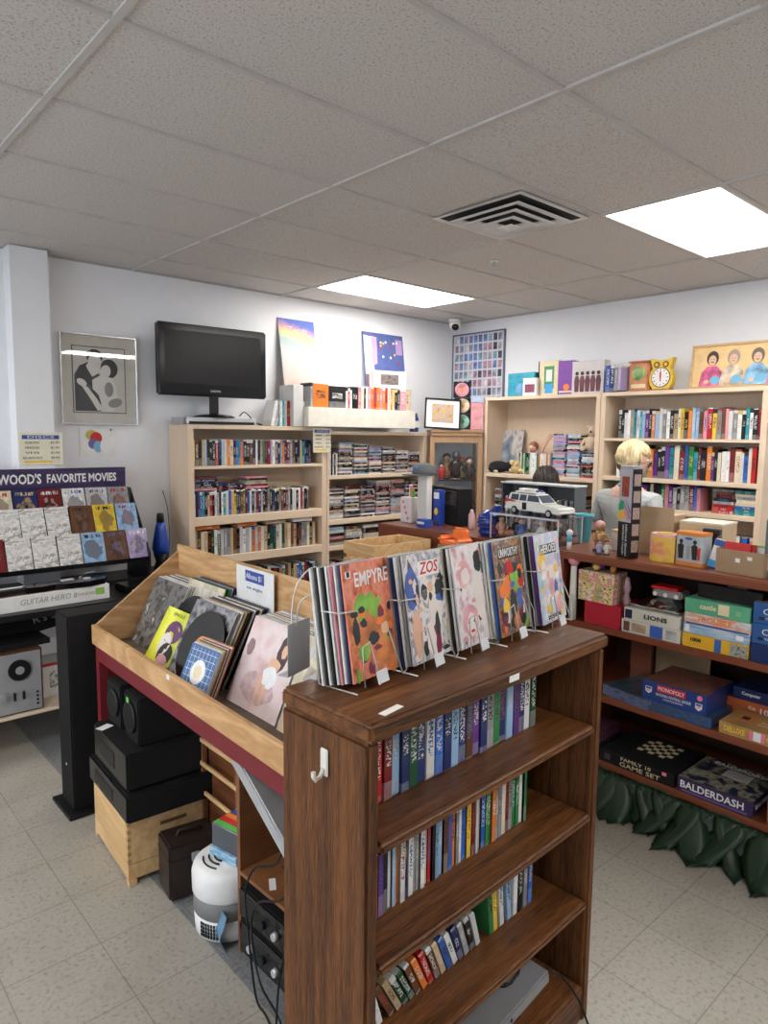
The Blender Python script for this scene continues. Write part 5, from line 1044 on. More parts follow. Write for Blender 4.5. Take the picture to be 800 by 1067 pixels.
t = T('plush_toy', 'yellow and red plush toy next to the black plush dog', 'plush toy', (5.07, 3.845, bz), -PI/2); MB().sph((0, 0, .06), .055, sc=(1.15, .9, 1.05)).build('body', yf, t); MB().sph((-.03, -.04, .10), .025).build('head', yf, t); MB().sph((.03, -.045, .09), .022).build('ear', yf, t); MB().sph((-.055, -.02, .03), .025, sc=(1, 1, .8)).build('paw', yf, t); MB().sph((.055, -.02, .03), .025, sc=(1, 1, .8)).build('paw', yf, t)
t = T('red_guitar', 'small red toy guitar standing diagonally behind the plush toys', 'toy guitar', (5.17, 3.80, bz), -PI/2); t.rotation_euler = (R(-8), R(28), -PI/2)
MB().lathe([(.055, 0), (.055, .03)], 24).build('lower_bout', hr_, t); 
b = MB(); b.prism([(-.05, 0), (.05, 0), (.065, .04), (.055, .09), (.03, .12), (.045, .16), (.03, .2), (-.03, .2), (-.045, .16), (-.03, .12), (-.055, .09), (-.065, .04)], 0, .03); b.build('body', hr_, t); MB().box(-.01, .01, -.004, .01, .2, .36).build('neck', hs_, t); MB().box(-.016, .016, -.004, .01, .36, .41, bev=.002).build('headstock', hs_, t)
t = T('doll_head', 'small brown haired doll peeking over the red guitar', 'doll', (5.20, 3.78, bz), -PI/2); MB().lathe([(.045, 0), (.04, .12), (.02, .20)], 16).build('dress', hr_, t); MB().sph((0, 0, .23), .04).build('head', hs_, t); MB().sph((0, .012, .245), .045).build('hair', plain('auburn', (.25, .08, .04), .6), t)
t = T('plush_toy', 'cream plush monkey slumped on the CD stacks at the bay edge', 'plush toy', (5.08, 3.115, 1.662), -PI/2); pf = plain('beige_fur', (.62, .48, .36), .95, bump=.8)
MB().sph((0, 0, .06), .055, sc=(1, .8, 1.25)).build('body', pf, t); MB().sph((.02, -.01, .16), .042).build('head', pf, t); MB().sph((.04, 0, .20), .02).build('ear', pf, t); MB().sph((-.03, 0, .19), .018).build('ear', pf, t)
for s in (-1, 1): MB().tube([(s*.04, -.01, .10), (s*.07, -.03, .06), (s*.06, -.05, .02)], [.018, .015, .014], 8).build('arm', pf, t)
MB().tube([(-.03, -.02, .03), (-.05, -.06, .015), (-.04, -.08, .015)], [.02, .017, .014], 8).build('leg', pf, t); MB().sph((.02, -.048, .155), .010).build('nose', hb_, t)
# ------------------------------------------------------------------ long counter with the game shelves
CT = 1.205; KX = 2.97
t = T('sales_counter', 'long red-brown counter with open game shelves facing the aisle', 'counter', (KX, .35, 0))
CL, CD = 3.0, .58
MB().box(-.01, CD+.02, 0, CL, CT-.038, CT, bev=.006, seg=2).build('counter_top', cherry, t)
for z in (.865, .525, .20): MB().box(0, CD-.02, .02, 1.60, z-.032, z, bev=.003).build('shelf', cherry, t)
for y in (0, 1.60): MB().box(0, CD, y, y+.022, 0 if y else .0, CT-.038).build('side_panel', cherry, t)
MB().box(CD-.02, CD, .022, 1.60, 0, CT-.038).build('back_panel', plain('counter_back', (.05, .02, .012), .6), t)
MB().box(0, .02, 1.622, CL, 0, CT-.038).build('front_panel', cherry, t); MB().box(.02, CD, CL-.02, CL, 0, CT-.038).build('end_panel', cherry, t)
MB().box(.32, .345, 1.275, 1.385, .525, .833).build('support_post', cherry, t)
MB().box(.36, .365, 1.0, 1.27, .53, .82).build('cardboard_back', plain('pale_board', (.38, .28, .16), .7), t)
def gbox(name, label, y0, y1, z0, z1, mat, x0=KX+.01, d=.27, rz=0, cat='board game', top=None):
    """flat box: y0..y1 along the shelf, front at x0; local frame has -y facing the aisle"""
    t = T(name, label, cat, (x0, (y0+y1)/2, z0+.0004), -PI/2+R(rz)); w_ = (y1-y0)/2; h_ = z1-z0-.0008
    MB().box(-w_, w_, 0, d, 0, h_*.92, bev=.001).build('tray', mat, t); MB().box(-w_-.001, w_+.001, -.001, d+.001, h_*.25, h_, bev=.0012).build('lid', [mat, top][0] if not top else mat, t)
    if top: MB().box(-w_+.003, w_-.003, .003, d-.003, h_, h_+.0004).build('printed_top', top, t)
    t['w'] = w_; t['h'] = h_; return t
def front(t, x, z, w_, h_, mat, name='printed_panel', y=-.0016): MB().box(x-w_/2, x+w_/2, y-.0006, y, z-h_/2, z+h_/2).build(name, mat, t)
def ftext(t, s_, x, z, size, mat, width): return text(t, s_, (x, -.0026, z), size, mat, width=width, ext=.0003, bold=.0008)
S1, S2, S3 = .865, .525, .20
navy = plain('box_navy', (.012, .03, .12), .3, noise=.2); nvd = plain('box_midnight', (.008, .018, .06), .3)
g = gbox('storage_box', 'flat bright red box under the yellow toy box', 1.635, 1.825, S1, .975, plain('box_scarlet', (.42, .012, .03), .4), d=.22, cat='box')
g = gbox('toy_box', 'yellow toy box with busy cartoonish print standing on the red box', 1.675, 1.865, .975, 1.125, artm('busy_toy_print', [(.03, .03, .03), (.7, .55, .1), (.75, .7, .6), (.6, .1, .3), (.7, .5, .1), (.15, .3, .1), (.75, .7, .65)], 5, .35, 2), d=.12, cat='toy box')
t = T('toy_mask', 'small purple and yellow toy on the yellow toy box', 'toy', (3.03, 1.79, 1.1255), -PI/2); MB().sph((0, 0, .024), .028, sc=(1.3, .8, .8)).build('cap', plain('toy_deep_violet', (.12, .02, .3), .4), t); MB().sph((0, -.02, .018), .016, sc=(1.2, .8, 1)).build('face', hy_, t)
t = T('toy_figure', 'small orange and white toy at the right end of the toy box', 'toy', (3.03, 1.71, 1.1255), -PI/2); MB().lathe([(.012, 0), (.016, .02), (.01, .035)], 12).build('body', plain('toy_orange', (.7, .3, .08), .4), t); MB().sph((0, 0, .044), .012).build('head', hw_, t)
t = T('toy_ball', 'pink round toy behind the last comic rack', 'toy', (2.99, 1.90, S1)); MB().sph((0, 0, .30), .03).build('ball', plain('toy_pink', (.75, .3, .38), .4), t); MB().cyl((0, 0, 0), (0, 0, .27), .02, .015).build('stand', hw_, t)
t = T('toy_tube', 'tall white and blue bubble wand standing behind the last comic rack', 'toy', (2.93, 1.92, 0)); t.location = (3.0, 1.865, CT+.0005); t.location = (3.03, 1.96, CT+.0005); MB().cyl((0, 0, 0), (0, 0, .04), .012).build('tube', hw_, t); MB().cyl((0, 0, .04), (0, 0, .075), .013).build('blue_band', plain('toy_cyan', (.05, .4, .6), .4), t); MB().sph((0, 0, .085), .017).build('cap', hw_, t)
lw = plain('box_ivory', (.62, .6, .53), .4)
g = gbox('board_game', 'ivory boxed game with pale figures and a blue strip, lowest of two', 1.345, 1.625, S1, .926, lw); front(g, -.115, .03, .03, .045, plain('panel_umber', (.12, .06, .04), .4)); front(g, -.055, .03, .07, .04, plain('panel_tan', (.5, .35, .25), .4, noise=.5)); front(g, .03, .03, .06, .055, plain('panel_cobalt', (.04, .12, .45), .4)); front(g, .10, .03, .05, .04, plain('panel_greyish', (.35, .35, .36), .4, noise=.5))
g = gbox('board_game', 'ivory boxed game lettered LIONS on the two-box stack', 1.35, 1.615, .9265, .984, lw); front(g, -.11, .028, .035, .042, nvd); ftext(g, 'LIONS', .02, .028, .028, TB, .11)
b = MB(); random.seed(8); 
foil = {}
def fz(u, v):
    k = (round(u*14), round(v*10)); return Vector((-.12+.24*u, .0+.2*v, .012+.05*math.sin(PI*u)*math.sin(PI*v)*random.uniform(.5, 1)+.006*random.random()))
b.grid(fz, 14, 10, smooth=False); o = b.build('foil_bag', plain('foil', (.8, .8, .8), .18, 1)); o.location = (KX+.03, 1.48, .984); o.rotation_euler = (0, 0, -PI/2); m = o.modifiers.new('s', 'SOLIDIFY'); m.thickness = .008; m.offset = -1; tag(o, 'crumpled silver foil bag on the LIONS game', 'bag')
t = T('toy_controller', 'grey plastic toy with a bright red lid on the foil bag', 'toy', (KX+.10, 1.45, 1.047), -PI/2); MB().box(-.065, .075, -.03, .06, 0, .035, bev=.008, seg=2).build('base', plain('toy_grey', (.25, .25, .25), .4), t)
for k in range(3): MB().cyl((-.05+.05*k, -.034, .012), (-.05+.05*k, -.028, .012), .010).build('stud', hw_, t)
MB().box(-.075, .06, -.035, .06, .035, .048, bev=.006, seg=2).build('lid', plain('toy_scarlet', (.6, .015, .02), .3), t)
t = T('tassel_toy', 'dark floral hanging toy left of the LIONS game', 'toy', (3.02, 1.628, .976), 0); MB().lathe([(.012, 0), (.018, .03), (.01, .06), (.018, .09), (.008, .14)], 12).build('body', artm('floral_dark', [(.02, .02, .02), (.5, .3, .35), (.03, .03, .03)], 12), t)
g = gbox('jigsaw_puzzle', 'yellow puzzle box marked 1000, bottom of the four-box stack', 1.06, 1.335, S1, .926, plain('box_amber', (.75, .42, .03), .35), cat='puzzle'); ftext(g, '1000', -.08, .036, .022, TB, .045); front(g, .015, .03, .028, .055, plain('panel_cobalt2', (.03, .12, .4), .4)); front(g, .10, .028, .07, .052, artm('panel_photo', [(.05, .05, .05), (.4, .4, .35), (.12, .16, .12)], 6))
g = gbox('board_game', 'pale blue boxed game with a white oval, third from the top of the stack', 1.058, 1.333, .9264, .968, artm('box_sky', [(.1, .25, .5), (.35, .5, .65), (.6, .65, .7)], 3)); front(g, -.12, .022, .02, .03, TW); front(g, .10, .022, .03, .02, TW)
g = gbox('board_game', 'white and orange boxed game lettered TROUBLE', 1.056, 1.330, .9684, 1.018, artm('box_trouble', [(.7, .68, .66), (.65, .3, .15), (.7, .68, .66), (.2, .3, .5)], 3)); ftext(g, 'TROUBLE', -.01, .028, .034, TO, .15)
front(g, 0, .004, .26, .006, TBL)
g = gbox('board_game', 'green boxed game with a cream medallion above TROUBLE', 1.062, 1.332, 1.0186, 1.082, plain('box_sea_green', (.10, .38, .22), .4, noise=.1)); ftext(g, 'castle', -.035, .034, .03, TC, .07); front(g, .03, .034, .045, .045, TC); front(g, .09, .03, .02, .02, plain('panel_leaf', (.2, .5, .2), .4))
g = gbox('board_game', 'black boxed game set back on top of the green one', 1.03, 1.30, 1.0824, 1.145, black, x0=KX+.05, d=.28, rz=-4); MB().box(-.02, .06, .02, .06, .0625, .0632).build('top_label', TC, g)
for k, (z0, z1, lab) in enumerate(((S1, .944, 'plain deep blue boxed game at the bottom of the blue stack'), (.9445, 1.028, 'blue boxed game lettered CRANIUM in the middle of the blue stack'), (1.0285, 1.115, 'blue boxed game lettered CRANIUM on top of the blue stack'))):
    g = gbox('board_game', lab, .785, 1.05, z0, z1, navy if k == 0 else plain('box_royal', (.025, .10, .30), .3), top=None if k < 2 else artm('top_brown_photo', [(.15, .05, .04), (.3, .15, .12), (.05, .04, .05)], 4))
    if k: text(g, 'CRANIUM', (-.0, -.0026, .05), .036, TW, width=.19, ext=.0003); text(g, 'The Game', (-.045, -.0026, .022), .013, TW, width=.08, ext=.0003); front(g, -.10, .022, .02, .012, TB)
# middle shelf
g = gbox('board_game', 'dark green and blue landscape game at the left of the middle shelf', 1.46, 1.72, S2, .575, artm('box_forest', [(.015, .03, .02), (.06, .10, .2), (.15, .17, .3), (.02, .05, .03)], 5), rz=-10, top=artm('top_forest', [(.01, .02, .02), (.05, .08, .12), (.02, .05, .03)], 3))
g = gbox('board_game', 'dark blue boxed game beneath the MONOPOLY box', 1.19, 1.50, S2, .572, artm('box_dusk', [(.01, .02, .03), (.03, .10, .3), (.05, .06, .04), (.1, .2, .4)], 5), d=.29)
g = gbox('board_game', 'blue MONOPOLY football edition box on the middle game shelf', 1.215, 1.505, .5725, .665, plain('box_football_blue', (.018, .05, .22), .3), d=.29, top=artm('top_football', [(.02, .03, .02), (.1, .08, .05), (.3, .05, .05), (.06, .07, .05), (.3, .28, .25)], 6))
front(g, -.01, .068, .13, .03, TR); text(g, 'MONOPOLY', (-.01, -.0034, .067), .026, TW, width=.12, ext=.0003); text(g, 'NATIONAL FOOTBALL LEAGUE', (.0, -.0026, .038), .018, TW, width=.16, ext=.0003); text(g, 'COLLECTORS EDITION', (.0, -.0026, .022), .011, TW, width=.09, ext=.0003)
def shield(t, x, z):
    s_ = .015; b = MB(); b.prism([(x-s_, z+s_), (x+s_, z+s_), (x+s_, z-s_*.5), (x, z-s_*1.2), (x-s_, z-s_*.5)], -.0028, -.0018); b.build('shield_emblem', TW, t); front(t, x, z+s_*.55, s_*1.5, s_*.6, TBL, 'emblem_field', -.003); text(t, 'NFL', (x, -.0036, z-s_*.25), .012, TR, width=s_*1.5, ext=.0002)
shield(g, -.115, .05); shield(g, .115, .035); o = MB().cyl((.118, -.003, .074), (.118, -.0016, .074), .012, n=16).build('price_dot', TP, g)
g = gbox('board_game', 'sandy wooden look domino game box at the right of the middle shelf', .88, 1.155, S2, .578, plain('box_sand', (.42, .24, .08), .5, noise=.2), d=.20)
ftext(g, 'DELUXE', -.075, .028, .034, TY, .085); ftext(g, 'GAME', .085, .028, .034, TY, .07); front(g, .015, .028, .03, .038, TW); front(g, -.008, .028, .014, .038, TP); front(g, .038, .028, .014, .038, TP)
MB().box(-.10, -.03, .06, .16, .0525, .053).build('orange_panel', plain('panel_orange', (.6, .2, .05), .5), g); MB().box(-.085, -.055, .09, .13, .053, .0534).build('elephant_mark', TB, g)
text(g, 'DOUBLE 12', (.05, .10, .0535), .022, TC, rot=(0, 0, 0), width=.11, ext=.0003); text(g, 'DOMINOES', (.05, .07, .0535), .024, TC, rot=(0, 0, 0), width=.12, ext=.0003)
g = gbox('jigsaw_puzzle', 'orange puzzle box marked 100 behind the domino game', .92, 1.235, S2, .613, plain('box_burnt_orange', (.55, .13, .04), .35), x0=KX+.235, d=.22, cat='puzzle'); ftext(g, 'Kit', -.03, .06, .022, TC, .03); ftext(g, '100', .03, .055, .035, TW, .06)
g = gbox('board_game', 'dark blue game box lying on the orange puzzle', .90, 1.19, .6135, .667, navy, x0=KX+.235, d=.22); ftext(g, 'Computer', -.07, .03, .02, TW, .08)
# bottom shelf
g = gbox('board_game', 'black boxed chess and games set lettered FAMILY 10 GAME SET', 1.335, 1.705, S3, .262, blackm, d=.33, top=None)
text(g, 'FAMILY 10', (.0, -.0026, .043), .024, TC, width=.15, ext=.0003); text(g, 'GAME SET', (.02, -.0026, .017), .030, TC, width=.20, ext=.0003); front(g, -.145, .03, .03, .03, plain('panel_soot', (.04, .03, .04), .5)); front(g, .14, .048, .02, .016, TP)
b = MB(); 
for i in range(6):
    for j in range(6):
        if (i+j) % 2 == 0: b.box(-.06+.027*i, -.033+.027*i, .12+.027*j, .147+.027*j, .0613, .0617)
b.build('checkerboard_print', TC, g)
g = gbox('board_game', 'dark violet boxed game lettered BALDERDASH', 1.0, 1.318, S3, .268, plain('box_aubergine', (.035, .02, .07), .35), d=.30, top=artm('top_navy_marks', [(.01, .012, .03), (.02, .03, .06), (.3, .28, .2), (.015, .015, .04)], 7))
ftext(g, 'BALDERDASH', -.01, .036, .045, TW, .27); front(g, 0, .010, .28, .008, plain('stripe_violet', (.15, .1, .35), .4)); MB().box(-.03, .08, .15, .23, .0675, .069).build('paper_note', plain('note_grey', (.5, .5, .5), .6), g); text(g, 'BALDERDASH', (.02, .26, .0687), .04, TW, rot=(0, 0, 0), width=.24, ext=.0003)
t2 = text(g, 'BALDERDASH', (.161, .15, .036), .03, TW, rot=(PI/2, 0, PI/2), width=.24, ext=.0003)
g = gbox('board_game', 'brown and sky blue boxed game at the right end of the bottom shelf', .66, .945, S3, .36, plain('box_russet', (.20, .06, .03), .35, noise=.4), d=.22); front(g, -.09, .12, .10, .05, plain('panel_sky', (.3, .45, .6), .4)); ftext(g, 'BO', -.09, .09, .03, TO, .05)
g = gbox('board_game', 'black boxed game half hidden at the left of the bottom shelf', 1.73, 1.93, S3, .255, blackm, d=.25)
g = gbox('board_game', 'dark red game box on the half hidden black one', 1.74, 1.92, .2554, .31, artm('box_dark_mix', [(.03, .015, .02), (.15, .05, .08), (.03, .02, .05)], 6), d=.24)
# leaf garland
t = T('leaf_garland', 'dark green artificial leaf garland hanging under the lowest game shelf', 'garland', (KX, .35, 0))
lm_ = artm('leaf_green', [(.003, .014, .005), (.008, .032, .011), (.004, .02, .007)], 6, .42, 3, .5, (1, 6, 1)); vein = plain('leaf_vein', (.02, .05, .02), .5)
random.seed(21)
b = MB(); b.tube([(-.0, .04+.05*k, .165+.008*math.sin(k)) for k in range(32)], .006); b.build('stem', vein, t)
for k in range(52):
    y = .04+.0305*k; L_ = random.uniform(.26, .36); wd = random.uniform(.08, .12); a = random.uniform(-1.0, 1.0); out = random.uniform(.03, .20)
    def leaf(u, v, L_=L_, wd=wd, a=a, out=out):
        w_ = wd*math.sin(PI*min(1, u)**.8)**.7*(v-.5)*2; dz = -.165*min(1, u*1.25)+.002
        dz = max(dz, -.163+.004*math.sin(u*9+v*5)); x = -.01-out*u**1.2-.02*math.sin(PI*v)
        return Vector((x, y+L_*.55*u*math.sin(a)+w_*math.cos(a)*.9, .17+dz-w_*math.sin(a)*.3*(u < .7)+.004*abs(v-.5)))
    b = MB(); b.grid(leaf, 10, 4); o = b.build('leaf', lm_, t); m = o.modifiers.new('s', 'SOLIDIFY'); m.thickness = .0012
    if k % 3 == 0: b = MB(); b.tube([leaf(q/8, .5)+Vector((-.002, 0, .003)) for q in range(9)], .0012, 5); b.build('vein', vein, o)
cable('electric_cable', 'thin dark cord lying on the floor by the leaf garland', [(2.80, 1.66, .006), (2.70, 1.62, .006), (2.62, 1.63, .006), (2.55, 1.66, .006)], .005)

# ------------------------------------------------------------------ items on the counter, right part
def on(x, y): return (x, y, CT+.0005)
t = T('toy_package', 'tall black and silver toy box lettered MIGHTY MORPHIN POWER RANGERS', 'toy box', on(3.03, 1.665), -PI/2-R(22))
MB().box(-.045, .045, 0, .055, 0, .42, bev=.002).build('box', black, t); MB().box(-.044, .044, -.001, 0, .17, .42).build('silver_panel', plain('panel_silver', (.5, .48, .55), .3, .2), t)
MB().box(-.0455, .0455, -.0015, .057, .42, .435, bev=.002).build('top_flap', plain('flap_grey', (.4, .4, .42), .4), t)
MB().box(-.026, .024, -.002, -.001, .29, .385).build('picture_panel', artm('panel_ember', [(.02, .01, .01), (.5, .08, .03), (.1, .02, .02), (.7, .3, .1)], 5), t)
pic(t, [([(-.044, .25), (-.03, .275), (-.005, .265), (-.005, .23), (-.044, .22)], plain('panel_jade', (.03, .3, .15), .4)), ([(-.044, .22), (-.005, .225), (.005, .19), (-.044, .17)], plain('panel_gold', (.7, .45, .05), .4)), ([(.0, .25), (.04, .18), (.02, .18), (-.008, .22)], plain('panel_rose', (.6, .25, .35), .4)), ([(-.02, .29), (.04, .19), (.036, .19)], TB), ([(.0, .29), (.043, .22), (.04, .215)], TB)], -.0012)
text(t, 'MIGHTY MORPHIN', (-.005, -.0015, .085), .016, TW, rot=(0, -PI/2, -PI/2), ext=.0002, width=.14); text(t, 'POWER RANGERS', (.016, -.0015, .085), .018, TW, rot=(0, -PI/2, -PI/2), ext=.0002, width=.15)
for q in range(5): MB().box(.0455, .0465, .008, .047, .03+.078*q, .085+.078*q).build('side_picture', artm(f'side_pic_{q}', [(.3, .05, .04), (.5, .4, .35), (.06, .06, .08)], 4+q), t)
t = T('gift_box', 'yellow eight sided box with pink lettering and an oval window', 'box', on(3.05, 1.505), -PI/2-R(8))
pts = [(.066*math.cos(PI/8+k*PI/4)*1.05, .055+.055*math.sin(PI/8+k*PI/4)) for k in range(8)]
b = MB(); b.prism(pts, 0, .115, 'z'); b.build('body', artm('gift_yellow', [(.72, .42, .05), (.78, .50, .10), (.7, .36, .08)], 3), t)
b = MB(); b.prism([(x*.97, .055+(y-.055)*.97) for x, y in pts], .115, .128, 'z'); b.build('pink_top', plain('gift_pink', (.75, .42, .40), .4), t); MB().lathe([(.038, 0), (.038, .003)], 24, (0, .055, .128)).build('oval_window', plain('gift_gold', (.6, .38, .08), .3), t)
text(t, 'BUG', (-.01, -.0005, .078), .034, TP, width=.06); text(t, 'DOGS', (-.0, -.0005, .045), .034, TP, width=.08)
t = T('carton', 'open brown card carton flap behind the yellow gift box', 'box', on(3.22, 1.60), -PI/2); MB().box(-.085, .085, 0, .12, 0, .20, bev=.001).build('box', plain('kraft', (.50, .36, .22), .7, noise=.06), t); MB().box(-.085, .085, -.002, 0, .185, .235, M=Matrix.Rotation(R(0), 4, 'X')).build('flap', MT['kraft'], t)
t = T('tin', 'orange rimmed tin printed with dark standing silhouettes', 'tin', on(3.06, 1.368), -PI/2-R(6))
b = MB(); 
def rrect(hx, hy, r_, n=5): return [(cx+r_*math.cos(a0+PI/2*i/n), cy+r_*math.sin(a0+PI/2*i/n)) for cx, cy, a0 in ((hx-r_, hy-r_, 0), (-hx+r_, hy-r_, PI/2), (-hx+r_, -hy+r_, PI), (hx-r_, -hy+r_, 3*PI/2)) for i in range(n+1)]
b.prism([(x, y+.045) for x, y in rrect(.066, .045, .02)], .018, .135, 'z'); b.build('body', plain('tin_ice', (.42, .46, .48), .35, noise=.15), t)
for z0, z1 in ((0, .018), (.135, .150)): b = MB(); b.prism([(x, y+.045) for x, y in rrect(.068, .047, .021)], z0, z1, 'z'); b.build('orange_rim', plain('tin_rim', (.65, .22, .04), .3), t)
for x in (-.035, .03): pic(t, [(ell(x, .108, .009, .010), TB), ([(x-.010, .03), (x-.016, .09), (x, .10), (x+.014, .09), (x+.012, .03)], TB)], -.0005)
pic(t, [(ell(0, .122, .018, .006), TBL), ([(.045, .03), (.042, .08), (.058, .09), (.056, .03)], TR), ([(-.008, .03), (-.01, .09), (.01, .09), (.008, .03)], plain('print_fog', (.3, .33, .33), .4))], -.0005)
t = T('carton', 'pale brown carton lying behind the silhouette tin', 'box', on(3.21, 1.385), -PI/2); MB().box(-.10, .10, 0, .16, 0, .175, bev=.002).build('box', plain('kraft_light', (.58, .44, .28), .7), t)
MB().box(-.101, .101, -.001, .161, .175, .183).build('lid', plain('ivory_lid', (.72, .66, .52), .6), t)
t = T('blister_pack', 'blue and white blister pack leaning beside the cardboard box', 'toy', on(3.09, 1.268), -PI/2); t.rotation_euler = (R(-8), R(12), -PI/2); MB().box(-.03, .03, 0, .02, .004, .13, bev=.002).build('card', white, t); MB().box(-.03, .03, -.002, 0, .004, .035).build('blue_base', plain('pack_blue', (.02, .3, .7), .4), t); MB().box(-.028, .028, -.002, 0, .1, .129).build('blue_head', TBL, t)
t = T('black_toy', 'black jagged toy standing between the tin and the blue pack', 'toy', on(3.14, 1.30), -PI/2); MB().box(-.02, .02, 0, .03, 0, .14, bev=.003).box(-.045, .03, .0, .03, .14, .165, bev=.003).build('body', black, t)
t = T('cardboard_box', 'open brown cardboard box of cards on the counter', 'box', on(3.03, 1.14), -PI/2-R(7))
kf = plain('kraft_box', (.36, .24, .14), .75, noise=.05)
MB().box(-.10, .10, 0, .004, 0, .10).build('front_side', kf, t); MB().box(-.10, .10, .146, .15, 0, .10).build('rear_side', kf, t)
for s in (-1, 1): MB().box(s*.10-.002, s*.10+.002, .004, .146, 0, .10).build('end_side', kf, t)
MB().box(-.098, .098, .004, .146, 0, .004).build('bottom', kf, t); MB().box(-.015, .005, -.001, 0, .05, .068).build('sticker', TW, t); MB().box(.035, .055, -.001, 0, .065, .08).build('sticker', TW, t)
for k, (x, z, m_, lab) in enumerate(((-.055, .128, TR, 'red'), (-.045, .122, plain('card_scarlet', (.6, .05, .04), .4), 'scarlet'), (.0, .112, TW, 'white'), (.02, .118, plain('card_lime', (.25, .5, .08), .4), 'lime green'))):
    v = Matrix.Rotation(-PI/2-R(7), 4, 'Z') @ Vector((x+.02, .03+.022*k, 0)); o = MB().box(-.055, .055, 0, .010, .004, z).build('card_pack', m_); o.location = (3.03+v.x, 1.14+v.y, CT+.0008); o.rotation_euler = (R(-10), 0, -PI/2-R(7)); tag(o, f'{lab} card pack standing in the cardboard box', 'card pack', 'card packs in the cardboard box')
t = T('boxed_toy', 'grey green boxed toy at the right picture edge on the counter', 'toy box', on(3.05, .99), -PI/2); MB().box(-.06, .06, 0, .10, 0, .24, bev=.002).build('box', plain('box_slate_green', (.10, .13, .12), .4), t); MB().box(-.06, .06, -.001, 0, .03, .09).build('red_panel', artm('panel_redwhite', [(.5, .02, .04), (.7, .6, .6), (.4, .02, .04)], 8), t); pic(t, [(ell(-.03, .2, .02, .014), TW)], -.0005)
# small things left of the toy package
bz_ = plain('bronze_figure', (.45, .25, .10), .35, .3)
figurine('bronze coloured figurine on a green base on the counter', on(3.10, 1.83), 1.05, bz_, bz_, plain('toy_blush', (.6, .3, .3), .5)); 
t = T('green_stand', 'flat green display stand under the bronze figurine', 'stand', (3.10, 1.83, CT-.0), 0); t.location.z = CT+.0002; MB().cyl((.0, 0, 0), (.0, 0, .0003), .001).build('pad', TG, t); bpy.data.objects.remove(t.children[0]); bpy.data.objects.remove(t)
t = T('small_carton', 'small open white and tan carton beside the bronze figurine', 'box', on(3.18, 1.765), -PI/2); MB().box(-.05, .05, 0, .08, 0, .09, bev=.001).build('box', hw_, t); MB().box(-.052, .052, -.002, .082, .09, .105).build('tan_lid', plain('kraft_tan', (.55, .4, .2), .6), t)
for k, (x, y, c1, lab) in enumerate(((3.03, 1.75, hw_, 'small white figurine with black antennae near the toy package'), (3.02, 1.785, hp_, 'tiny violet figurine left of the white one'))): figurine(lab, on(x, y), .5, c1, hs_, hb_)
# ------------------------------------------------------------------ items on the counter, middle and left
ac = glass('acrylic', rough=.03, thin=.4)
t = T('display_case', 'clear acrylic display case with white edges carrying the model car', 'display case', on(3.03, 2.03))
cx_, cy_, cz_ = .22, .44, .138
MB().box(.004, cx_-.004, .004, cy_-.004, .0, .004).build('floor_plate', black, t)
ed = plain('acrylic_edge', (.55, .57, .6), .2)
for x in (0, cx_):
    for y in (0, cy_): MB().box(x-.003, x+.003, y-.003, y+.003, 0, cz_).build('edge_post', ed, t)
MB().box(-.004, cx_+.004, -.004, cy_+.004, cz_, cz_+.005, bev=.001).build('top_plate', plain('smoky_top', (.10, .10, .11), .15), t)
for a in ((-.005, 0, -.005, cy_+.005), (cx_, cx_+.005, -.005, cy_+.005)): MB().box(a[0], a[1], a[2], a[3], cz_-.004, cz_+.006).build('edge_rail', ed, t)
MB().box(-.001, .001, .004, cy_-.004, .004, cz_).build('front_pane', ac, t)
MB().box(.0, cx_, cy_-.001, cy_+.001, .004, cz_).build('end_pane', ac, t); MB().box(.0, cx_, -.001, .001, .004, cz_).build('end_pane', ac, t)
random.seed(4)
for k in range(6):
    figurine(f'small {["brown haired", "dark", "blue", "grey", "pale", "black"][k]} figurine inside the acrylic case, {od(k+1)} from the left', (3.09+.05*(k % 2), 2.44-.068*k, CT+.006), .85, [hs_, hb_, plain('toy_blue', (.05, .1, .4), .4), plain('toy_mid_grey', (.2, .2, .22), .4), hw_, hb_][k], hs_, [hairb, hb_, hb_, hb_, hp_, hr_][k])
# model car: white long-roofed estate
t = T('model_car', 'large white model estate car with red tail fins on the display case', 'model car', (3.135, 2.225, CT+.1445+.0005), R(-90-9))
cwh = plain('car_white', (.78, .78, .74), .2, coat=.5)
# local x is forward; profile in x-z, swept over width y
def car_prof(pts, hw, mat, name, mid=None):
    b = MB(); b.prism(pts, -hw, hw); bmesh.ops.bevel(b.bm, geom=[e for e in b.bm.edges if abs(e.verts[0].co.y-e.verts[1].co.y) < 1e-6], offset=.004, segments=2, affect='EDGES'); return b.build(name, mat, t)
car_prof([(-.20, .022), (-.20, .062), (-.17, .068), (.03, .066), (.10, .060), (.185, .054), (.20, .046), (.20, .022)], .062, cwh, 'body')
b = MB()
sec = [(-.185, .066, .052, -.17, .122, .044), ]
lo = [(-.19, .066), (.075, .066)]; up = [(-.175, .112), (.02, .112)]
vs = []
for (x, z), hw in ((lo[0], .056), (lo[1], .056), (up[1], .045), (up[0], .045)): vs.append((b.bm.verts.new((x, -hw, z)), b.bm.verts.new((x, hw, z))))
n = 4
b.bm.faces.new([v[0] for v in vs]); b.bm.faces.new([v[1] for v in vs][::-1])
for k in range(n): b.bm.faces.new((vs[k][0], vs[k][1], vs[(k+1) % n][1], vs[(k+1) % n][0]))
bmesh.ops.recalc_face_normals(b.bm, faces=b.bm.faces[:]); b.build('cabin', cwh, t)
win = plain('car_window', (.06, .08, .11), .1)
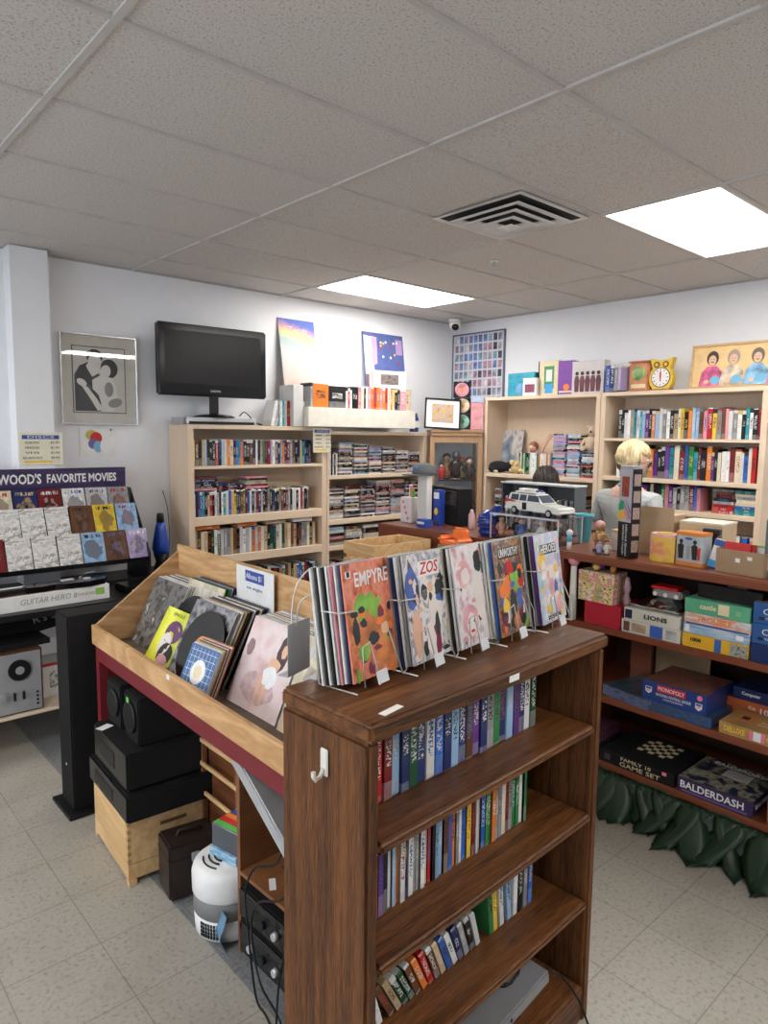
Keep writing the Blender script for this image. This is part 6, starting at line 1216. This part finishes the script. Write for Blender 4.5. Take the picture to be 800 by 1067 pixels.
def sidewin(x0, x1, z0=.074, z1=.106):
    for s in (-1, 1):
        def P(x, z): hw = .056-(z-.066)/.046*.011+.0008; return (x, s*hw, z)
        b = MB(); f = [b.bm.verts.new(P(*q)) for q in ((x0, z0), (x1, z0), (x1-(.018 if x1 > .02 else .002), z1), (x0+.002, z1))]; b.bm.faces.new(f); o = b.build('side_window', win, t)
sidewin(-.165, -.105); sidewin(-.098, -.045); sidewin(-.038, .055)
for k, (x0, z0, x1, z1, hw0, hw1) in enumerate(((.070, .0715, .026, .108, .048, .040), (-.1885, .076, -.178, .106, .048, .042))):
    b = MB(); e = .0012*(1 if k == 0 else -1); f = [b.bm.verts.new(p) for p in ((x0+e, -hw0, z0), (x0+e, hw0, z0), (x1+e, hw1, z1), (x1+e, -hw1, z1))]; b.bm.faces.new(f); b.build('windscreen', win, t)
for s in (-1, 1):
    MB().prism([(-.215, .05), (-.20, .080), (-.12, .068), (-.12, .06)], s*.055-.004, s*.055+.004).build('tail_fin', hr_, t)
    for x in (-.125, .13):
        MB().cyl((x, s*.052, .020), (x, s*.066, .020), .022, n=24).build('wheel', black, t); MB().cyl((x, s*.066, .020), (x, s*.068, .020), .013, n=20).build('hubcap', silver, t)
MB().cyl((-.05, -.0625, .045), (-.05, -.0615, .045), .016, n=20).build('door_badge', black, t); MB().box(-.066, -.034, -.0632, -.0625, .027, .066).build('open_door_window', black, t); MB().box(-.066, -.034, .0625, .0632, .027, .066).build('open_door_window', black, t)
MB().box(.198, .206, -.058, .058, .022, .034, bev=.003).build('front_bumper', silver, t); MB().box(-.212, -.200, -.058, .058, .022, .034, bev=.003).build('rear_bumper', silver, t)
for s in (-1, 1):
    for q in (.047, .030): MB().cyl((.196, s*q, .044), (.2025, s*q, .044), .008, n=14).build('headlamp', plain('lamp_lens', (.8, .8, .75), .1), t)
MB().box(-.15, .01, -.035, .035, .116, .122, bev=.001).build('roof_rack', hw_, t)
for x in (-.14, 0): MB().box(x-.003, x+.003, -.035, .035, .112, .116).build('rack_foot', silver, t)
MB().cyl((-.10, .0, .128), (-.02, .0, .128), .012).build('roof_tube', hw_, t); MB().box(-.14, -.11, -.02, .02, .122, .137, bev=.003).build('roof_unit', hw_, t); MB().cyl((.0, -.015, .122), (.0, -.015, .134), .008).build('roof_light', plain('beacon_blue', (.03, .1, .5), .2), t); MB().cyl((.0, .015, .122), (.0, .015, .134), .008).build('roof_light', plain('beacon_blue', (.03, .1, .5), .2), t)
# other counter things
t = T('toy_helmet', 'glossy blue ribbed toy helmet on the counter left of the display case', 'toy', on(3.12, 2.545), -PI/2+R(10))
hbz = plain('helmet_blue', (.012, .04, .26), .2); MB().sph((0, 0, .075), .075, sc=(1, 1, 1)).build('shell', hbz, t); MB().lathe([(.062, 0), (.07, .02), (.06, .04)], 24).build('collar', hbz, t)
for k in range(4): MB().tube([(.0775*math.cos(a)*math.cos(.25*k-.3), -.0775*math.sin(a)*1.0, .075+.0775*math.sin(.25*k-.3)) for a in [q*PI/8 for q in range(9)]], .004, 6).build('rib', hbz, t)
MB().box(.02, .06, -.03, .03, .12, .17, bev=.01, seg=2).build('crest', hbz, t); MB().cyl((.06, 0, .10), (.085, 0, .10), .025).build('side_knob', black, t)
t = T('plastic_cup', 'pale turquoise plastic cup on the counter right of the display case', 'cup', on(3.33, 2.065)); MB().lathe([(.032, 0), (.034, .004), (.046, .135), (.052, .14), (.052, .152), (.047, .152), (.044, .14), (.033, .01), (.001, .008)], 28).build('cup', plain('turquoise_plastic', (.08, .38, .45), .3), t)
t = T('file_rack', 'dark grey media rack with a pale top rail behind the model car', 'rack', on(3.42, 2.19)); MB().box(0, .12, 0, .52, 0, .01).build('base', blackm, t); MB().box(.10, .12, 0, .52, .01, .28).build('back_panel', plain('slate_panel', (.07, .08, .09), .5), t)
for y in (0, .25, .51): MB().box(0, .10, y, y+.01, .01, .28).build('divider', plain('slate_panel', (.07, .08, .09), .5), t)
MB().box(-.004, .124, -.004, .526, .28, .29, bev=.002).build('top_rail', plain('rail_pale', (.5, .52, .53), .4), t)
row((3.435, 2.69), -PI/2, .23, CT+.011, ['black', 'grey', 'black', 'white', 'navy blue'], 'left half of the dark rack', t=(.014, .02), d=.08, group='cases in the dark rack'); row((3.435, 2.43), -PI/2, .22, CT+.011, ['black', 'grey', 'black', 'brown', 'navy blue'], 'right half of the dark rack', t=(.014, .02), d=.08, group='cases in the dark rack')
t = T('cash_box', 'plain matt black upright steel box on the counter', 'cabinet', on(3.24, 2.905), R(-18)); MB().box(0, .10, 0, .37, 0, .235, bev=.003).build('body', blackm, t); MB().box(-.003, 0, .005, .33, .115, .118).build('drawer_gap', plain('deep_black', (.002, .002, .002), .6), t); MB().cyl((-.004, .17, .205), (0, .17, .205), .006).build('lock', silver, t); MB().box(-.002, 0, .02, .20, .125, .215, bev=.001).build('front_label', gloss, t)
t = T('packing_box', 'tall plain white narrow box on the counter', 'box', on(3.12, 3.065), R(-15)); MB().box(0, .04, 0, .115, 0, .315, bev=.003).build('box', plain('card_white', (.75, .74, .7), .5), t)
t = T('cap', 'grey baseball cap with a blue badge lying on the tall white box', 'cap', (3.15, 3.12, CT+.3155), R(160)); MB().lathe([(.075, .006), (.08, .01), (.075, .04), (.05, .068), (.02, .078), (.001, .08)], 24).build('crown', plain('cap_grey', (.13, .14, .15), .8), t)
MB().lathe([(.10, .0), (.102, .004), (.08, .008)], 24, (.045, 0, 0)).build('brim', plain('cap_brim', (.10, .11, .12), .8), t); MB().sph((.062, 0, .045), .024, sc=(.4, 1.3, .8)).build('badge', plain('cap_badge', (.1, .25, .5), .6), t)
t = T('juice_carton', 'white and pink patterned carton left of the tall white box', 'carton', on(3.12, 3.205)); MB().box(0, .09, 0, .10, 0, .165, bev=.003).build('carton', plain('carton_white', (.75, .7, .68), .45), t)
for k in range(4): MB().sph((-.001, .03+.014*k, .03+.035*k), .012, sc=(.1, 1, .9)).build('pink_mark', TP, t)
for k in range(4): o = MB().box(0, .02, 0, .015, 0, .05+.01*k, bev=.002).build('pencil_pack', [TG, TO, TP, TW][k]); o.location = (3.14+.012*k, 3.21+.02*k, CT+.166); tag(o, f'{["green", "orange", "pink", "white"][k]} stick standing on the pink patterned carton', 'stationery', 'sticks on the patterned carton')
t = T('glue_box', 'blue and white box standing behind the tall white box', 'box', on(3.17, 2.975), 0); t.location = on(3.17, 3.035); MB().box(0, .05, -.035, .02, 0, .225, bev=.002).build('box', plain('box_ultramarine', (.02, .06, .35), .35), t); MB().box(-.001, 0, -.03, .015, .17, .21).build('white_panel', TW, t); MB().sph((-.004, -.01, .09), .016, sc=(.3, 1, 1.4)).build('yellow_mark', TY, t)
t = T('glue_box', 'small royal blue box lying in front of the tall white box', 'box', on(3.03, 2.985)); MB().box(0, .06, 0, .075, 0, .05, bev=.002).build('box', plain('box_royal2', (.03, .08, .4), .35), t); MB().box(-.001, 0, .01, .07, .02, .035).build('white_panel', TW, t)
t = T('lotion_bottle', 'small pink and white bottle right of the black steel box', 'bottle', on(3.22, 2.775)); MB().lathe([(.018, 0), (.02, .005), (.02, .09), (.01, .105), (.01, .12)], 16).build('bottle', plain('bottle_pink', (.7, .45, .45), .4), t)
t = T('laptop', 'thin black closed laptop on the far end of the counter', 'laptop', on(3.02, 3.33), R(0)); t.location = on(3.0, 3.12); bpy.data.objects.remove(t)
# ------------------------------------------------------------------ table in front of the counter with crate, comic box, toy chair
t = T('side_table', 'brown side table with the slatted crate, behind the comic racks', 'table', (2.36, 2.25, 0)); MB().box(0, .58, 0, .85, .85, .88, bev=.003).build('table_top', cherry, t)
for x in (.02, .52):
    for y in (.02, .79): MB().box(x, x+.04, y, y+.04, 0, .85).build('leg', cherry, t)
t = T('wooden_crate', 'light slatted wooden crate behind the second comic rack', 'crate', (2.47, 2.82, .8805), R(0))
for z in (.02, .12, .215):
    MB().box(0, .44, -.0, .012, z, z+.07).build('slat', pine, t); MB().box(0, .44, .255, .267, z, z+.07).build('slat', pine, t)
    for x in (0, .428): MB().box(x, x+.012, .012, .255, z, z+.07).build('slat', pine, t)
MB().box(.012, .428, .012, .255, .012, .02).build('bottom_board', pine, t)
for x in (.012, .408):
    for y in (.012, .235): MB().box(x, x+.02, y, y+.02, 0, .28).build('corner_post', pine, t)
t = T('comic_box', 'long white card comic box on the side table', 'box', (2.40, 2.30, .8805)); 
MB().box(0, .46, 0, .004, 0, .21).build('side_wall', white, t); MB().box(0, .46, .44, .444, 0, .21).build('side_wall', white, t)
for x in (0, .456): MB().box(x, x+.004, .004, .44, 0, .21).build('end_wall', white, t)
MB().box(.004, .456, .004, .44, 0, .004).build('bottom', white, t)
for k in range(22):
    item('comic_book', U_art, (2.42+.019*k, 2.41+.006*math.sin(k*2), .8855+.131), (.17, .004, .26), Euler((R(-6), 0, -PI/2)), ['white', 'cream', 'white', 'silver', 'white', 'grey'][k % 6], f'{["white", "cream", "white", "silver", "white", "grey"][k % 6]} bagged comic, {od(k+1)} from the aisle, left file of the comic box', 'comic book', 'comics in the white comic box')
t = T('toy_armchair', 'bright orange toy armchair behind the middle comic rack', 'toy chair', (2.78, 2.60, .8805), -PI/2-R(8)); 
oc = plain('orange_plastic', (.85, .20, .04), .45)
t.location = (2.80, 2.585, .8805+.085); MB().box(-.09, .09, 0, .12, -.085, .20, bev=.004).build('pedestal_box', kf, t)
MB().box(-.085, .085, 0, .12, .20, .225, bev=.012, seg=3).build('seat', oc, t); MB().box(-.06, .06, .08, .12, .22, .295, bev=.014, seg=3).build('backrest', oc, t)
for s in (-1, 1): MB().box(s*.075-.018, s*.075+.018, -.005, .115, .215, .25, bev=.014, seg=3).build('armrest', oc, t)

# ------------------------------------------------------------------ people behind the counter
def skin_body(name, joints, edges, radii, mat, parent, sub=2):
    me = bpy.data.meshes.new(name); me.from_pydata([Vector(j) for j in joints], edges, []); o = bpy.data.objects.new(name, me); C.objects.link(o); o.parent = parent
    me.materials.append(mat); sk = o.modifiers.new('skin', 'SKIN')
    for v, r_ in zip(me.skin_vertices[0].data, radii): v.radius = r_ if isinstance(r_, tuple) else (r_, r_)
    me.skin_vertices[0].data[0].use_root = True; s_ = o.modifiers.new('sub', 'SUBSURF'); s_.levels = s_.render_levels = sub
    return o
skin_m = plain('skin_tone', (.58, .34, .25), .5); jean = plain('denim', (.05, .07, .12), .8)
tee = plain('grey_marl_shirt', (.42, .44, .44), .85, noise=.1); collar = plain('charcoal_rib', (.05, .05, .055), .8)
def person(label, loc, rz, hgt, hairm, shirt, trim, hair_len=.0, look=0, glasses=False, bend=0):
    t = T('person', label, 'person', loc, rz); k = hgt/1.72; t.scale = (k, k, k)
    # faces local -y; one continuous surface: pelvis root, legs, torso, arms, neck
    J = [(0, 0, .95), (0, .0, 1.12), (0, .0, 1.28), (0, .01, 1.40), (0, -.005, 1.50), (0, -.02, 1.56),
         (.09, 0, .88), (.10, -.01, .50), (.10, .03, .09), (.10, -.10, .035), (-.09, 0, .88), (-.10, -.01, .50), (-.10, .03, .09), (-.10, -.10, .035),
         (.175, .01, 1.385), (.225, .03, 1.12), (.19, -.10, .93), (.175, -.15, .87), (-.175, .01, 1.385), (-.225, .03, 1.12), (-.19, -.10, .93), (-.175, -.15, .87)]
    E_ = [(0, 1), (1, 2), (2, 3), (3, 4), (4, 5), (0, 6), (6, 7), (7, 8), (8, 9), (0, 10), (10, 11), (11, 12), (12, 13), (3, 14), (14, 15), (15, 16), (16, 17), (3, 18), (18, 19), (19, 20), (20, 21)]
    Rr = [(.15, .11), (.14, .10), (.155, .105), (.12, .085), .052, .05, .085, .058, .04, .035, .085, .058, .04, .035, .058, .043, .030, .026, .058, .043, .030, .026]
    skin_body('body', J, E_, Rr, skin_m, t)
    # clothing follows the same skeleton, slightly larger
    skin_body('shirt', [J[0], J[1], J[2], J[3], J[14], (.212, .025, 1.20), J[18], (-.212, .025, 1.20), (0, 0, 1.445)], [(0, 1), (1, 2), (2, 3), (3, 4), (4, 5), (3, 6), (6, 7), (3, 8)],
              [(.17, .13), (.16, .12), (.175, .125), (.14, .10), .075, .072, .075, .072, (.075, .07)], shirt, t)
    skin_body('trousers', [J[0], J[6], J[7], (.10, .03, .10), J[10], J[11], (-.10, .03, .10)], [(0, 1), (1, 2), (2, 3), (0, 4), (4, 5), (5, 6)], [(.165, .125), .10, .075, .06, .10, .075, .06], jean, t)
    b = MB(); b.tube([(.068*math.cos(a), .066*math.sin(a)-.002, 1.462+.012*math.sin(a)) for a in [q*2*PI/20 for q in range(21)]], .011, 8); b.build('collar', trim, t)
    for s in (-1, 1): 
        b = MB(); b.tube([(s*.213+.066*math.cos(a), .026+.066*math.sin(a), 1.165) for a in [q*2*PI/18 for q in range(19)]], .008, 8); b.build('sleeve_hem', trim, t)
    # hands: palm and five fingers
    for s in (-1, 1):
        Jh = [(s*.175, -.15, .87), (s*.17, -.185, .845), (s*.168, -.21, .835)]; E2 = [(0, 1), (1, 2)]; R2_ = [.024, (.034, .016), (.036, .014)]
        for f in range(4):
            bx = s*(.168+(f-1.5)*.019); i0 = len(Jh); ln = [.030, .036, .034, .026][f]
            Jh += [(bx, -.225, .832), (bx, -.225-ln, .822), (bx, -.225-ln*1.8, .805)]; E2 += [(2, i0), (i0, i0+1), (i0+1, i0+2)]; R2_ += [.010, .009, .007]
        i0 = len(Jh); Jh += [(s*.135, -.19, .842), (s*.118, -.215, .832)]; E2 += [(1, i0), (i0, i0+1)]; R2_ += [.011, .009]
        skin_body('hand', Jh, E2, R2_, skin_m, t, 1)
    # head on the neck, turned and tipped by look / bend
    h = bpy.data.objects.new('head', MB().sph((0, 0, 0), .1, n=24).mesh('head_mesh', [skin_m])); C.objects.link(h); h.parent = t; h.location = (0, -.025-.03*math.sin(bend), 1.625); h.rotation_euler = (-bend*-1, 0, look)
    for v in h.data.vertices:
        c_ = v.co; z = c_.z; c_.x *= .78-.14*max(0, -z/.1); c_.y *= .95; c_.z *= 1.18
        if z < -.03 and c_.y < 0: c_.y *= 1.02
    def hp(nm, b, m_): o = b.build(nm, m_, h); return o
    hp('nose', MB().prism([(-.094, .012), (-.118, -.022), (-.092, -.028)], -.011, .011, 'x'), skin_m)
    for s in (-1, 1):
        hp('ear', MB().sph((s*.079, .008, -.008), .026, sc=(.35, .7, 1.1)), skin_m); hp('eye', MB().sph((s*.03, -.083, .008), .012, sc=(1, .6, .8)), hw_); hp('eyebrow', MB().tube([(s*.015, -.092, .03), (s*.032, -.090, .035), (s*.05, -.078, .03)], .004, 6), hairm)
        hp('iris', MB().sph((s*.03, -.0895, .008), .0055, sc=(1, .5, 1)), TB)
    hp('mouth', MB().sph((0, -.082, -.055), .018, sc=(1.2, .4, .28)), plain('lip', (.45, .16, .14), .5))
    if glasses:
        for s in (-1, 1):
            hp('glasses_rim', MB().tube([(s*.033+.024*math.cos(a), -.101, .006+.019*math.sin(a)) for a in [q*2*PI/16 for q in range(17)]], .0022, 6), TB); hp('glasses_arm', MB().tube([(s*.058, -.100, .012), (s*.078, -.05, .012), (s*.084, .015, .004)], .0022, 6), TB)
        hp('glasses_bridge', MB().tube([(-.01, -.102, .01), (.01, -.102, .01)], .0022, 6), TB)
    # hair: many locks over a cap
    cap = MB().sph((0, .012, .022), .103, n=24)
    bmesh.ops.delete(cap.bm, geom=[v for v in cap.bm.verts if (v.co.y < -.05 and v.co.z < .065) or v.co.z < -.05-hair_len*.3], context='VERTS')
    for v in cap.bm.verts: v.co.x *= .88; v.co.z *= 1.12
    hp('hair', cap, hairm)
    if not hair_len:
        c2_ = MB().sph((0, .010, .0), .099, n=24)
        bmesh.ops.delete(c2_.bm, geom=[v for v in c2_.bm.verts if v.co.y < -.02 or v.co.z < -.062 or v.co.z > .03], context='VERTS')
        for v in c2_.bm.verts: v.co.x *= .84
        hp('hair_undercut', c2_, plain('undercut_brown', (.14, .08, .04), .7))
    random.seed(int(hgt*100))
    b = MB(); nl = 90
    for q in range(nl):
        a = random.uniform(0, 2*PI); front_ = math.cos(a-(-PI/2)) > .55
        e0 = random.uniform(.7, 1.45); pts = []
        reach = .3 if front_ else (-.30 if not hair_len else -.5)
        for i in range(6):
            e = e0+(reach-e0)*i/5; rr = .101+.006*math.sin(i*1.5+q)
            x = rr*.88*math.cos(e)*math.cos(a+.05*i); y = .012+rr*math.cos(e)*math.sin(a+.05*i); z = .022+rr*1.12*math.sin(e)
            if hair_len and not front_ and i > 3: z -= hair_len*(i-3)/2
            pts.append((x, y, z))
        b.tube(pts, [.008, .010, .010, .009, .007, .003], 5)
    o = b.build('hair_locks', hairm, h); o['kind'] = 'stuff'
    return t
person('person with pale blond hair and glasses in a grey t-shirt with dark collar', (4.20, 2.285, -.03), R(82), 1.74, plain('blond_hair', (.72, .58, .33), .55, noise=.3), tee, collar, look=R(-62), glasses=True, bend=R(12))
person('person with dark brown hair sitting low behind the model car', (4.56, 3.17, -.26), R(150), 1.76, plain('dark_brown_hair', (.022, .013, .011), .45, noise=.3), plain('black_top', (.02, .02, .022), .8), collar, hair_len=.12, bend=R(10))
